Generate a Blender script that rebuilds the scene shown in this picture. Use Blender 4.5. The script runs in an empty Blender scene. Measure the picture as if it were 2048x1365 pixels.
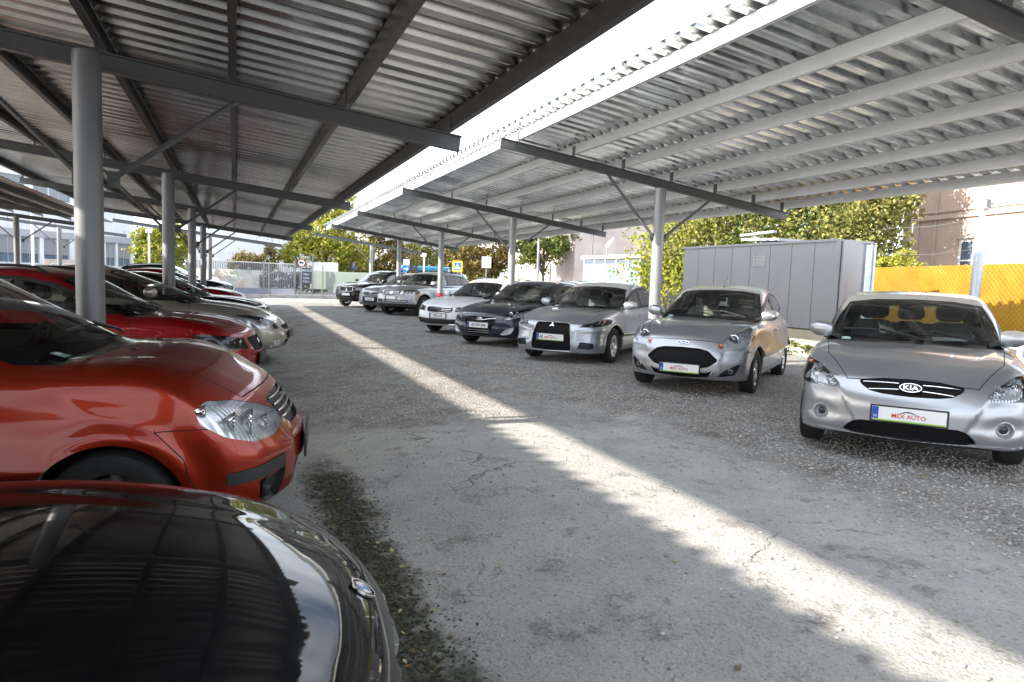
import bpy, bmesh, math, random
import numpy as np
from mathutils import Vector, Matrix
random.seed(7); rng = np.random.default_rng(7)
R = math.radians
scene = bpy.context.scene
col = scene.collection

# ------------------------------------------------------------ camera
CF, CPITCH, CROLL, CYAW, CH = 1370.9, .0852, .0353, .3857, 1.409
cyw, syw = math.cos(CYAW), math.sin(CYAW)
F0 = Vector((syw, cyw, 0)); R0 = Vector((cyw, -syw, 0)); U0 = Vector((0, 0, 1))
cF = F0*math.cos(CPITCH) - U0*math.sin(CPITCH); cU = U0*math.cos(CPITCH) + F0*math.sin(CPITCH)
cR = R0*math.cos(CROLL) + cU*math.sin(CROLL); cU2 = cU*math.cos(CROLL) - R0*math.sin(CROLL)
cam = bpy.data.cameras.new('camera'); camo = bpy.data.objects.new('camera', cam); col.objects.link(camo)
M = Matrix((cR, cU2, -cF)).transposed().to_4x4(); M.translation = Vector((0, 0, CH)); camo.matrix_world = M
cam.sensor_width = 36; cam.lens = CF/2048*36; cam.clip_end = 2000; cam.clip_start = .05
scene.camera = camo

def at(u, v, depth):                      # a point of the place, measured in the photograph, at a given depth
    return Vector((0, 0, CH)) + (cF + cR*((u-1024)/CF) - cU2*((v-682.5)/CF))*depth
def atz(u, v, z):
    d = cF + cR*((u-1024)/CF) - cU2*((v-682.5)/CF)
    return Vector((0, 0, CH)) + d*((z-CH)/d.z)

# ------------------------------------------------------------ light
SUN_S = .468; SUN_Y = -.03
sund = Vector((1, SUN_Y, -SUN_S)).normalized()
sun = bpy.data.lights.new('sun', 'SUN'); sun.energy = 5.0; sun.angle = R(.53); sun.color = (1, .93, .82)
suno = bpy.data.objects.new('sun', sun); col.objects.link(suno)
suno.rotation_euler = sund.to_track_quat('-Z', 'Y').to_euler(); suno.location = (-20, 0, 30)
w = bpy.data.worlds.new('World'); scene.world = w; w.use_nodes = True
nt = w.node_tree; nt.nodes.clear()
sky = nt.nodes.new('ShaderNodeTexSky'); sky.sky_type = 'NISHITA'; sky.sun_disc = False
sky.sun_elevation = math.asin(-sund.z); sky.sun_rotation = math.atan2(-sund.x, -sund.y)
sky.air_density = 1.0; sky.dust_density = 1.6; sky.ozone_density = 1.2
# thin bright clouds, in world directions
tc = nt.nodes.new('ShaderNodeTexCoord'); mp = nt.nodes.new('ShaderNodeMapping'); mp.inputs['Scale'].default_value = (1, 1, 3.2)
no = nt.nodes.new('ShaderNodeTexNoise'); no.inputs['Scale'].default_value = 2.1; no.inputs['Detail'].default_value = 7; no.inputs['Roughness'].default_value = .55
cr = nt.nodes.new('ShaderNodeValToRGB'); cr.color_ramp.elements[0].position = .28; cr.color_ramp.elements[1].position = .60
mx = nt.nodes.new('ShaderNodeMix'); mx.data_type = 'RGBA'; mx.inputs['B'].default_value = (6.6, 7.1, 7.7, 1)
bg = nt.nodes.new('ShaderNodeBackground'); bg.inputs['Strength'].default_value = .15
ow = nt.nodes.new('ShaderNodeOutputWorld')
L = nt.links.new
L(tc.outputs['Generated'], mp.inputs['Vector']); L(mp.outputs['Vector'], no.inputs['Vector']); L(no.outputs['Fac'], cr.inputs['Fac'])
L(cr.outputs['Color'], mx.inputs['Factor']); L(sky.outputs['Color'], mx.inputs['A']); L(mx.outputs['Result'], bg.inputs['Color']); L(bg.outputs['Background'], ow.inputs['Surface'])
scene.view_settings.view_transform = 'Standard'; scene.view_settings.look = 'None'
scene.view_settings.exposure = 1.68; scene.view_settings.gamma = 1
scene.render.engine = 'CYCLES'; scene.cycles.max_bounces = 10; scene.cycles.transparent_max_bounces = 16
scene.cycles.diffuse_bounces = 5; scene.cycles.glossy_bounces = 6

# ------------------------------------------------------------ tagging and meshes
def tag(o, label=None, cat=None, group=None, kind=None):
    if label: o['label'] = label
    if cat: o['category'] = cat
    if group: o['group'] = group
    if kind: o['kind'] = kind
    return o
def empty(name, loc=(0, 0, 0), rz=0, parent=None):
    o = bpy.data.objects.new(name, None); o.location = loc; o.rotation_euler = (0, 0, rz); o.empty_display_size = .2
    col.objects.link(o)
    if parent: o.parent = parent
    return o
def mobj(name, verts, faces, mat, parent=None, smooth=False, normals=None, fm=None):
    me = bpy.data.meshes.new(name)
    me.from_pydata([tuple(map(float, p)) for p in verts], [], [tuple(map(int, f)) for f in faces])
    mats = mat if isinstance(mat, (list, tuple)) else [mat]
    for m in mats: me.materials.append(m)
    if fm is not None: me.polygons.foreach_set('material_index', np.asarray(fm, dtype=np.int32))
    if smooth: me.polygons.foreach_set('use_smooth', np.ones(len(me.polygons), dtype=bool))
    me.validate(); me.update()
    if normals is not None and len(me.vertices) == len(normals):
        me.normals_split_custom_set_from_vertices([tuple(map(float, n)) for n in normals])
    o = bpy.data.objects.new(name, me); col.objects.link(o)
    if parent: o.parent = parent
    return o
class MB:
    """collects boxes, prisms, tubes into ONE mesh"""
    def __init__(s): s.v = []; s.f = []; s.m = []
    def add(s, v, f, m=0):
        b = len(s.v); s.v += [tuple(p) for p in v]; s.f += [tuple(i+b for i in q) for q in f]; s.m += [m]*len(f); return s
    def box(s, c, d, rz=0, m=0, mat=None):
        x, y, z = [k/2 for k in d]
        P = [Vector((i*x, j*y, k*z)) for i in (-1, 1) for j in (-1, 1) for k in (-1, 1)]
        Q = mat if mat is not None else Matrix.Rotation(rz, 3, 'Z')
        P = [Q @ p + Vector(c) for p in P]
        return s.add(P, [(0, 1, 3, 2), (4, 6, 7, 5), (0, 4, 5, 1), (2, 3, 7, 6), (0, 2, 6, 4), (1, 5, 7, 3)], m)
    def bb(s, x0, x1, y0, y1, z0, z1, m=0):
        return s.box(((x0+x1)/2, (y0+y1)/2, (z0+z1)/2), (x1-x0, y1-y0, z1-z0), 0, m)
    def bar(s, a, b, wd, ht, up=(0, 0, 1), m=0):      # beam of rectangular section from a to b
        a = Vector(a); b = Vector(b); d = (b-a); l = d.length; d.normalize(); up = Vector(up)
        sd = d.cross(up).normalized(); u = sd.cross(d)
        return s.box((a+b)/2, (l, wd, ht), 0, m, Matrix((d, sd, u)).transposed())
    def prism(s, poly, a, b, up=(0, 0, 1), m=0):      # 2D section (side, up) swept from a to b
        a = Vector(a); b = Vector(b); d = (b-a).normalized(); up = Vector(up)
        sd = d.cross(up).normalized(); u = sd.cross(d); n = len(poly)
        P = [a+sd*p[0]+u*p[1] for p in poly]+[b+sd*p[0]+u*p[1] for p in poly]
        return s.add(P, [tuple(range(n)), tuple(range(2*n-1, n-1, -1))]+[(i, i+n, (i+1) % n+n, (i+1) % n) for i in range(n)], m)
    def tube(s, pts, r, n=10, m=0, cap=True):
        pts = [Vector(p) for p in pts]; rr = r if isinstance(r, (list, tuple)) else [r]*len(pts); V = []
        up0 = None
        for i, p in enumerate(pts):
            d = (pts[min(i+1, len(pts)-1)]-pts[max(i-1, 0)]).normalized()
            if up0 is None:
                up0 = Vector((0, 0, 1)) if abs(d.z) < .9 else Vector((1, 0, 0))
            sd = d.cross(up0).normalized(); u = sd.cross(d).normalized(); up0 = u
            V += [p+(sd*math.cos(2*math.pi*k/n)+u*math.sin(2*math.pi*k/n))*rr[i] for k in range(n)]
        f = [(i*n+k, i*n+(k+1) % n, (i+1)*n+(k+1) % n, (i+1)*n+k) for i in range(len(pts)-1) for k in range(n)]
        if cap: f += [tuple(range(n-1, -1, -1)), tuple((len(pts)-1)*n+k for k in range(n))]
        return s.add(V, f, m)
    def lathe(s, prof, c=(0, 0, 0), axis=(0, 0, 1), n=24, m=0, closed=False, ref=None):   # prof: (r, h)
        ax = Vector(axis).normalized(); t = Vector(ref) if ref else (Vector((1, 0, 0)) if abs(ax.x) < .9 else Vector((0, 1, 0)))
        a = ax.cross(t).normalized(); b = ax.cross(a); c = Vector(c); V = []
        for r, h in prof: V += [c+ax*h+(a*math.cos(2*math.pi*k/n)+b*math.sin(2*math.pi*k/n))*r for k in range(n)]
        K = len(prof); f = []
        for i in range(K if closed else K-1):
            j = (i+1) % K
            f += [(i*n+k, i*n+(k+1) % n, j*n+(k+1) % n, j*n+k) for k in range(n)]
        return s.add(V, f, m)
    def build(s, name, mat, parent=None, smooth=False, bevel=0):
        o = mobj(name, s.v, s.f, mat, parent, smooth, fm=s.m)
        if len(s.f) < 3000:
            bm_ = bmesh.new(); bm_.from_mesh(o.data); bmesh.ops.recalc_face_normals(bm_, faces=bm_.faces[:]); bm_.to_mesh(o.data); bm_.free()
        if smooth:
            try: o.data.set_sharp_from_angle(angle=R(38))
            except Exception: pass
        if bevel:
            b = o.modifiers.new('b', 'BEVEL'); b.width = bevel; b.segments = 2; b.limit_method = 'ANGLE'; b.angle_limit = R(50)
        return o

# ------------------------------------------------------------ materials
def newmat(name):
    m = bpy.data.materials.new(name); m.use_nodes = True; nt = m.node_tree
    return m, nt, nt.nodes['Principled BSDF'], nt.nodes['Material Output']
def nd(nt, t, **k):
    n = nt.nodes.new(t)
    for a, b in k.items():
        if hasattr(n, a): setattr(n, a, b)
        else: n.inputs[a.replace('_', ' ')].default_value = b
    return n
def simple(name, c, rough=.5, metal=0, coat=0, spec=.5, noise=0, nscale=8, bump=0, bscale=40, emit=0, coordsy='Object', roughvar=0, flute=0):
    m, nt, p, o = newmat(name)
    p.inputs['Base Color'].default_value = (*c, 1); p.inputs['Roughness'].default_value = rough; p.inputs['Metallic'].default_value = metal
    p.inputs['Coat Weight'].default_value = coat; p.inputs['Coat Roughness'].default_value = .03; p.inputs['Specular IOR Level'].default_value = spec
    if noise or bump or roughvar:
        tc = nd(nt, 'ShaderNodeTexCoord')
    if noise or roughvar:
        n = nd(nt, 'ShaderNodeTexNoise'); n.inputs['Scale'].default_value = nscale; n.inputs['Detail'].default_value = 8; n.inputs['Roughness'].default_value = .6
        nt.links.new(tc.outputs[coordsy], n.inputs['Vector'])
    if noise:
        r = nd(nt, 'ShaderNodeValToRGB'); r.color_ramp.elements[0].position = .3; r.color_ramp.elements[1].position = .7
        r.color_ramp.elements[0].color = (*[k*(1-noise) for k in c], 1); r.color_ramp.elements[1].color = (*[min(1, k*(1+noise)) for k in c], 1)
        nt.links.new(n.outputs['Fac'], r.inputs['Fac']); nt.links.new(r.outputs['Color'], p.inputs['Base Color'])
    if roughvar:
        mr = nd(nt, 'ShaderNodeMapRange'); mr.inputs['To Min'].default_value = rough-roughvar; mr.inputs['To Max'].default_value = rough+roughvar
        mr.inputs['From Min'].default_value = .3; mr.inputs['From Max'].default_value = .7
        nt.links.new(n.outputs['Fac'], mr.inputs['Value']); nt.links.new(mr.outputs['Result'], p.inputs['Roughness'])
    if bump:
        n2 = nd(nt, 'ShaderNodeTexNoise'); n2.inputs['Scale'].default_value = bscale; n2.inputs['Detail'].default_value = 5
        if flute: nt.nodes.remove(n2); n2 = nd(nt, 'ShaderNodeTexWave'); n2.bands_direction = 'Y'; n2.inputs['Scale'].default_value = flute
        b = nd(nt, 'ShaderNodeBump'); b.inputs['Strength'].default_value = bump; b.inputs['Distance'].default_value = .02
        nt.links.new(tc.outputs[coordsy], n2.inputs['Vector']); nt.links.new(n2.outputs['Fac'], b.inputs['Height']); nt.links.new(b.outputs['Normal'], p.inputs['Normal'])
    if emit:
        p.inputs['Emission Color'].default_value = (*c, 1); p.inputs['Emission Strength'].default_value = emit
    return m
def paint(name, c, metal=.0, flake=.0, coat=1.0, rough=.35, dust=.12, spec=.5):
    """car paint: flaky base under clear coat, with a film of dust from the lot"""
    m, nt, p, o = newmat(name)
    tc = nd(nt, 'ShaderNodeTexCoord')
    n = nd(nt, 'ShaderNodeTexNoise'); n.inputs['Scale'].default_value = 3.5; n.inputs['Detail'].default_value = 9; n.inputs['Roughness'].default_value = .65
    nt.links.new(tc.outputs['Object'], n.inputs['Vector'])
    mr = nd(nt, 'ShaderNodeMapRange'); mr.inputs['From Min'].default_value = .4; mr.inputs['From Max'].default_value = .75; mr.inputs['To Max'].default_value = dust
    nt.links.new(n.outputs['Fac'], mr.inputs['Value'])
    mix = nd(nt, 'ShaderNodeMix'); mix.data_type = 'RGBA'; mix.inputs['A'].default_value = (*c, 1); mix.inputs['B'].default_value = (.42, .39, .35, 1)
    nt.links.new(mr.outputs['Result'], mix.inputs['Factor']); nt.links.new(mix.outputs['Result'], p.inputs['Base Color'])
    p.inputs['Metallic'].default_value = metal; p.inputs['Roughness'].default_value = rough
    p.inputs['Specular IOR Level'].default_value = spec; p.inputs['Coat Weight'].default_value = coat; p.inputs['Coat IOR'].default_value = 1.45
    mr2 = nd(nt, 'ShaderNodeMapRange'); mr2.inputs['From Min'].default_value = .35; mr2.inputs['From Max'].default_value = .75
    mr2.inputs['To Min'].default_value = .015; mr2.inputs['To Max'].default_value = .07
    nt.links.new(n.outputs['Fac'], mr2.inputs['Value']); nt.links.new(mr2.outputs['Result'], p.inputs['Coat Roughness'])
    # bare inner side of the shell: grey lining
    g = nd(nt, 'ShaderNodeNewGeometry'); d = nd(nt, 'ShaderNodeBsdfDiffuse'); d.inputs['Color'].default_value = (.13, .13, .125, 1); xs_ = nd(nt, 'ShaderNodeMixShader')
    nt.links.new(g.outputs['Backfacing'], xs_.inputs[0]); nt.links.new(p.outputs[0], xs_.inputs[1]); nt.links.new(d.outputs[0], xs_.inputs[2]); nt.links.new(xs_.outputs[0], o.inputs['Surface'])
    return m
def glassmat(name, tint=(.75, .8, .78), ior=1.5, rough=0.0, boost=1.0):
    m, nt, p, o = newmat(name); nt.nodes.remove(p)
    t = nd(nt, 'ShaderNodeBsdfTransparent'); t.inputs['Color'].default_value = (*tint, 1)
    g = nd(nt, 'ShaderNodeBsdfGlossy'); g.inputs['Roughness'].default_value = rough
    f = nd(nt, 'ShaderNodeFresnel'); f.inputs['IOR'].default_value = ior
    mul = nd(nt, 'ShaderNodeMath'); mul.operation = 'MULTIPLY'; mul.inputs[1].default_value = boost; mul.use_clamp = True
    x = nd(nt, 'ShaderNodeMixShader'); l = nt.links.new
    l(f.outputs[0], mul.inputs[0]); l(mul.outputs[0], x.inputs[0]); l(t.outputs[0], x.inputs[1]); l(g.outputs[0], x.inputs[2]); l(x.outputs[0], o.inputs['Surface'])
    return m
def grillemat(name, c=(.012, .012, .013), scale=45, kind='hex'):
    m, nt, p, o = newmat(name); p.inputs['Roughness'].default_value = .7; p.inputs['Specular IOR Level'].default_value = .15; l = nt.links.new
    tc = nd(nt, 'ShaderNodeTexCoord'); mp = nd(nt, 'ShaderNodeMapping')
    l(tc.outputs['Object'], mp.inputs['Vector'])
    if kind == 'hex':
        mp.inputs['Scale'].default_value = (0.01, scale, scale*1.7)
        v = nd(nt, 'ShaderNodeTexVoronoi'); v.feature = 'DISTANCE_TO_EDGE'; v.inputs['Scale'].default_value = 1; v.inputs['Randomness'].default_value = .0
        sk = nd(nt, 'ShaderNodeMapping'); sk.inputs['Rotation'].default_value = (R(45), 0, 0)
        l(mp.outputs[0], sk.inputs[0]); l(sk.outputs[0], v.inputs['Vector']); h = v.outputs['Distance']
    else:
        w_ = nd(nt, 'ShaderNodeTexWave'); w_.wave_type = 'BANDS'; w_.bands_direction = 'Z'; w_.inputs['Scale'].default_value = scale/6
        l(tc.outputs['Object'], w_.inputs['Vector']); h = w_.outputs['Fac']
    r = nd(nt, 'ShaderNodeValToRGB'); r.color_ramp.elements[0].position = .06 if kind == 'hex' else .4; r.color_ramp.elements[1].position = .16 if kind == 'hex' else .6
    r.color_ramp.elements[0].color = (*[k*1.6 for k in c], 1); r.color_ramp.elements[1].color = (.002, .002, .002, 1)
    l(h, r.inputs['Fac']); l(r.outputs['Color'], p.inputs['Base Color'])
    b = nd(nt, 'ShaderNodeBump'); b.invert = True; b.inputs['Strength'].default_value = .9; b.inputs['Distance'].default_value = .01
    l(r.outputs['Color'], b.inputs['Height']); 
    return m
def textmesh(txt, size, depth=.001, align='CENTER'):
    cu = bpy.data.curves.new('t', 'FONT'); cu.body = txt; cu.size = size; cu.extrude = depth; cu.align_x = align; cu.align_y = 'CENTER'; cu.resolution_u = 3; cu.offset = size*.008
    o = bpy.data.objects.new('t', cu); col.objects.link(o)
    bpy.context.view_layer.update()
    me = bpy.data.meshes.new_from_object(o.evaluated_get(bpy.context.evaluated_depsgraph_get()))
    col.objects.unlink(o); bpy.data.objects.remove(o)
    return me
def textobj(name, txt, size, mat, parent, loc, face, sx=1, depth=.001, rot=0):
    """text whose plane faces the direction `face` (a vector), upright"""
    me = textmesh(txt, size, depth); me.materials.clear(); me.materials.append(mat)
    o = bpy.data.objects.new(name, me); col.objects.link(o); o.parent = parent
    f = Vector(face).normalized(); up = Vector((0, 0, 1)); x = up.cross(f).normalized(); u = f.cross(x)
    Q = Matrix((x, u, f)).transposed() @ Matrix.Rotation(rot, 3, 'Z')
    o.matrix_local = Matrix.Translation(Vector(loc)) @ Q.to_4x4() @ Matrix.Diagonal((sx, 1, 1, 1))
    return o
# ------------------------------------------------------------ car engine: one smooth surface, cut along outlines into panels, glass and lamps
def curve(pts, n=None):
    P = np.array(sorted(pts), float); X, Y = P[:, 0], P[:, 1]
    h = np.diff(X); d = np.diff(Y)/h; m = np.zeros(len(X))
    m[0], m[-1] = d[0], d[-1]
    for i in range(1, len(X)-1):
        m[i] = 0 if d[i-1]*d[i] <= 0 else 2*d[i-1]*d[i]/(d[i-1]+d[i])
    def f(x):
        x = np.clip(x, X[0], X[-1]); i = np.clip(np.searchsorted(X, x, side='right')-1, 0, len(X)-2)
        t = (x-X[i])/h[i]; t2 = t*t; t3 = t2*t
        return (2*t3-3*t2+1)*Y[i]+(t3-2*t2+t)*h[i]*m[i]+(-2*t3+3*t2)*Y[i+1]+(t3-t2)*h[i]*m[i+1]
    return f
def smax(a, b, k):
    h = np.maximum(k-np.abs(a-b), 0)/k
    return np.maximum(a, b)+h*h*k*.25
def smin(a, b, k): return -smax(-a, -b, k)
def polysd(P, poly):
    """signed distance of points P (n,2) to a closed polygon, negative inside"""
    poly = np.asarray(poly, float); d = np.full(len(P), 1e9); s = np.ones(len(P)); n = len(poly)
    for i in range(n):
        a = poly[i]; b = poly[i-1]; e = b-a; w_ = P-a
        t = np.clip((w_@e)/(e@e+1e-12), 0, 1); q = w_-t[:, None]*e; d = np.minimum(d, (q*q).sum(1))
        c1 = P[:, 1] >= a[1]; c2 = P[:, 1] < b[1]; c3 = e[0]*w_[:, 1] > e[1]*w_[:, 0]
        s = np.where((c1 & c2 & c3) | (~c1 & ~c2 & ~c3), -s, s)
    return s*np.sqrt(d)
class Surf:
    def __init__(s, V, N, T): s.V, s.N, s.T = V, N, T; s.L = np.zeros(len(T), int)
    def refine(s, fn, mask=None):
        f = fn(s.V); f = np.where(np.abs(f) < 2e-4, 2e-4, f); g = f < 0; t = s.T; gt = g[t]; c = gt.sum(1)
        mix = (c == 1) | (c == 2)
        if mask is not None: mix &= mask(s)
        if not mix.any(): return f
        tt = t[mix]; gg = gt[mix]; ll = s.L[mix]
        odd = np.where(gg.sum(1) == 1, gg.argmax(1), (~gg).argmax(1))
        r = np.arange(len(tt)); a = tt[r, odd]; b = tt[r, (odd+1) % 3]; c_ = tt[r, (odd+2) % 3]
        E = np.concatenate([np.stack([a, b], 1), np.stack([a, c_], 1)]); Es = np.sort(E, 1)
        U, inv = np.unique(Es, axis=0, return_inverse=True); inv = inv.ravel()
        w_ = (f[U[:, 0]]/(f[U[:, 0]]-f[U[:, 1]]))[:, None]
        nv = s.V[U[:, 0]]*(1-w_)+s.V[U[:, 1]]*w_; nn = s.N[U[:, 0]]*(1-w_)+s.N[U[:, 1]]*w_
        nn /= np.linalg.norm(nn, axis=1)[:, None]+1e-9; base = len(s.V); k = len(tt)
        ab = base+inv[:k]; ac = base+inv[k:]
        new = np.concatenate([np.stack([a, ab, ac], 1), np.stack([ab, b, c_], 1), np.stack([ab, c_, ac], 1)])
        s.V = np.concatenate([s.V, nv]); s.N = np.concatenate([s.N, nn])
        s.T = np.concatenate([t[~mix], new]); s.L = np.concatenate([s.L[~mix], ll, ll, ll])
        return None
    def cut(s, fn, lab, only=(0,)):
        """faces with fn < 0 among labels `only` get the label lab"""
        m = lambda q: np.isin(q.L, only)
        # refine every face the outline crosses (neighbours too, so no cracks open)
        s.refine(fn)
        C = s.V[s.T].mean(1); f = fn(C); s.L[np.isin(s.L, only) & (f < 0)] = lab
    def piece(s, lab):
        t = s.T[np.isin(s.L, np.atleast_1d(lab))]
        if len(t) == 0: return None
        u, inv = np.unique(t, return_inverse=True)
        return s.V[u].copy(), s.N[u].copy(), inv.reshape(-1, 3)
def mirror(V, N, T):
    return V*np.array([1, -1, 1]), N*np.array([1, -1, 1]), T[:, ::-1]
def both(p):
    V, N, T = p; V2, N2, T2 = mirror(V, N, T)
    c = (np.abs(V[:, 1]) < 1e-5)
    N = N.copy(); N[c, 1] = 0; N2 = N2.copy(); N2[c, 1] = 0
    idx = np.arange(len(V))+len(V); idx[c] = np.arange(len(V))[c]
    return np.concatenate([V, V2]), np.concatenate([N, N2]), np.concatenate([T, idx[T2]])
def bedges(T):
    E = np.concatenate([T[:, [0, 1]], T[:, [1, 2]], T[:, [2, 0]]]); S = np.sort(E, 1)
    U, i, c = np.unique(S, axis=0, return_index=True, return_counts=True)
    return E[i[c == 1]]
def put(name, p, mat, parent, off=0.0, wall=0.0, walldir=None, wallmat=None):
    """link a piece, moved `off` along its normals, with a wall of depth `wall` along its border"""
    V, N, T = p; W_ = V+N*off; v = list(W_); n = list(N); f = [tuple(q) for q in T]; fm = [0]*len(f)
    if wall:
        E = bedges(T); E = E[~((np.abs(V[E[:, 0], 1]) < 1e-5) & (np.abs(V[E[:, 1], 1]) < 1e-5))]
        b = len(v); D = (N if walldir is None else np.tile(np.array(walldir, float), (len(V), 1)))
        if walldir is not None: D = D*np.where(V[:, 1:2] < 0, np.array([1, -1, 1]), 1)
        for i, (p0, p1) in enumerate(E):
            q = b+i*4; v += [W_[p0], W_[p1], W_[p1]+D[p1]*wall, W_[p0]+D[p0]*wall]
            e = V[p1]-V[p0]; nn = np.cross(e, D[p0]); nn = nn/(np.linalg.norm(nn)+1e-9); n += [nn]*4
            f.append((q, q+1, q+2, q+3)); fm.append(1)
    return mobj(name, v, f, [mat, wallmat or mat], parent, True, n, fm)

def car_sdf(c):
    hw = c['W']/2
    hood, roof, belt = curve(c['hood']), curve(c['roof']), curve(c['belt'])
    nose, tail, sec, plan = curve(c['nose']), curve(c['tail']), curve(c['sec']), curve(c['plan'])
    wc = curve(c['cabw']); bf, br, bw = c.get('bowf', .28), c.get('bowr', .2), c.get('bowc', .16)
    cr, zs = c.get('crown', .05), c.get('bottom', .19); cowl = c['cowl']; wb = c['wb']; tum = c.get('tumble', .35)
    kh, kn = c.get('kh', .075), c.get('kn', .12); roofk = c.get('roofk', .11)
    Rw = c['rw']+c.get('gap', .05); xn = nose(np.array([.5]))[0]
    creases = c.get('creases', [])
    def f(P):
        x, y, z = P[:, 0], np.abs(P[:, 1]), P[:, 2]; yn = y/hw
        xe = x+.55*bf*yn**2.2*np.clip((x+.2)/.9, 0, 1)
        T = np.where(xe > cowl, hood(np.maximum(xe, cowl)), belt(xe))
        # shoulders of the hood: slightly raised fenders
        T = T-cr*yn**2+c.get('fender', .02)*np.exp(-((yn-.78)/.16)**2)*np.clip((x+.9)/.6, 0, 1)
        if c.get('ridge', .009):                # two pressed lines running from the windscreen corners to the nose
            rc = .66-.24*np.clip((x-cowl)/(c['keys']['lead'][0]-cowl), 0, 1); T = T+c.get('ridge', .009)*(1/(1+np.exp(-(yn-rc)/.022))-.5)*np.clip((x-cowl)/.2, 0, 1)*np.clip((c['keys']['lead'][0]+.05-x)/.2, 0, 1)
        a = (z-T)*.97
        W_ = hw*plan(x)*sec(z)
        for (px, pz, am, s1) in creases: pass
        # wheel arch flares
        for ax in (0, -wb):
            r = np.hypot(x-ax, z-c['rw']); W_ = W_+c.get('flare', .012)*np.exp(-((r-Rw-.03)/.06)**2)
        if 'crease' in c:                      # character line along the flank
            z0, z1, am = c['crease']; zc = z0+(z1-z0)*(-x/wb); W_ = W_+am*np.exp(-np.maximum(zc-z, 0)/.05)*(1-np.exp(-np.maximum(zc-z, 0)/.2))*1.5
        b = y-W_
        g = smax(a, b, kh)
        g = smax(g, (x+bf*yn**2.4-nose(z))*.92, kn)
        g = smax(g, (tail(z)+br*yn**2.4-x)*.95, c.get('kt', .14))
        g = smax(g, zs+c.get('botf', .03)*np.clip(x/.7, 0, 1)-z, .06)
        xr = x+bw*yn**2*np.clip((x+2.0)/1.2, 0, 1)-.10*yn**2*np.clip((-x-wb+.6)/.8, 0, 1)
        Zr = roof(xr)-c.get('rcrown', .075)*(y/hw)**2
        dz = (roof(xr+.01)-roof(xr-.01))/.02
        a2 = (z-Zr)/np.sqrt(1+dz*dz)
        b2 = (y-(wc(x)-tum*(z-1.0)))*.93
        g2 = smax(a2, b2, roofk)
        g2 = smax(g2, .5-z, .05)
        g2 = smax(g2, np.maximum(x-cowl-.45, tail(np.minimum(z, .9))+.06+br*yn**2.4-x), .03)
        g = smin(g, g2, c.get('kb', .035))
        for fn in c.get('carve', []): g = g+fn(x, y, z)
        return g
    return f
def car_grid(c, step=.03, nphi=96, nend=34):
    f = car_sdf(c); z0 = c.get('z0', .60)
    xa = curve(c['nose'])(np.array([z0]))[0]-.50; xb = curve(c['tail'])(np.array([z0]))[0]+.45
    nm = int((xa-xb)/step)+1
    O_ = []; D_ = []
    t = np.linspace(0, 1, nphi); ph = -np.pi/2+np.pi*t
    for k in range(nend, 0, -1):
        ps = (np.pi/2)*k/nend; O_.append((xa, ps)); 
    rows = [(xa, ps) for xa_, ps in O_]+[(xa+(xb-xa)*i/nm, 0) for i in range(nm+1)]+[(xb, -(np.pi/2)*k/nend) for k in range(1, nend+1)]
    X = np.array([r[0] for r in rows])[:, None]+0*ph; PS = np.array([r[1] for r in rows])[:, None]+0*ph; PH = 0*PS+ph
    D = np.stack([np.sin(PS), np.cos(PS)*np.cos(PH), np.cos(PS)*np.sin(PH)], -1).reshape(-1, 3)
    Og = np.stack([X, 0*X, 0*X+z0], -1).reshape(-1, 3); n = len(D)
    ts = np.linspace(.05, 1.5, 59); hi = np.full(n, 1.5); lo = np.zeros(n); found = np.zeros(n, bool)
    prev = ts[-1]
    for tt in ts[::-1]:
        g = f(Og+D*tt); nw = (g < 0) & ~found; lo[nw] = tt; hi[nw] = prev; found |= nw; prev = tt
        if found.all(): break
    for _ in range(16):
        m = (lo+hi)/2; g = f(Og+D*m[:, None]); ins = g < 0; lo = np.where(ins, m, lo); hi = np.where(ins, hi, m)
    V = Og+D*((lo+hi)/2)[:, None]
    V[:, 1] = np.where(np.abs(V[:, 1]) < 2e-4, 0, V[:, 1])
    e = 2.5e-3; N = np.stack([f(V+np.eye(3)[i]*e)-f(V-np.eye(3)[i]*e) for i in range(3)], 1)
    c0 = V[:, 1] == 0; N[c0, 1] = 0; N /= np.linalg.norm(N, axis=1)[:, None]+1e-9
    nr, m = len(rows), nphi; V[:m] = V[m//2]; N[:m] = N[m//2]; V[-m:] = V[-m+m//2]; N[-m:] = N[-m+m//2]; V[:m, 1] = 0; V[-m:, 1] = 0
    i, j = np.meshgrid(np.arange(nr-1), np.arange(m-1), indexing='ij'); i = i.ravel(); j = j.ravel()
    q = np.stack([i*m+j, i*m+j+1, (i+1)*m+j+1, (i+1)*m+j], 1)
    T = np.concatenate([q[:, [0, 1, 2]], q[:, [0, 2, 3]]])
    A = np.linalg.norm(np.cross(V[T[:, 1]]-V[T[:, 0]], V[T[:, 2]]-V[T[:, 0]]), axis=1); T = T[A > 1e-9]; T = np.where(T < m, 0, T); T = np.where(T >= (nr-1)*m, (nr-1)*m, T)
    # orientation
    fn = np.cross(V[T[:, 1]]-V[T[:, 0]], V[T[:, 2]]-V[T[:, 0]]); sgn = (fn*N[T[:, 0]]).sum(1) < 0; T[sgn] = T[sgn][:, ::-1]
    return Surf(V, N, T), f
def side(poly, ymin=.35, r=0.0, extra=None):
    poly = np.array(poly, float)
    def fn(V):
        d = polysd(V[:, [0, 2]], poly)-r; d = np.maximum(d, ymin-V[:, 1])
        if extra is not None: d = np.maximum(d, extra(V))
        return d
    return fn
def front(poly, xmin=.2, r=0.0, xmax=9, ny=None):
    poly = np.array(poly, float)
    def fn(V):
        return np.maximum(np.maximum(polysd(V[:, [1, 2]], poly)-r, xmin-V[:, 0]), V[:, 0]-xmax)
    return fn
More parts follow.
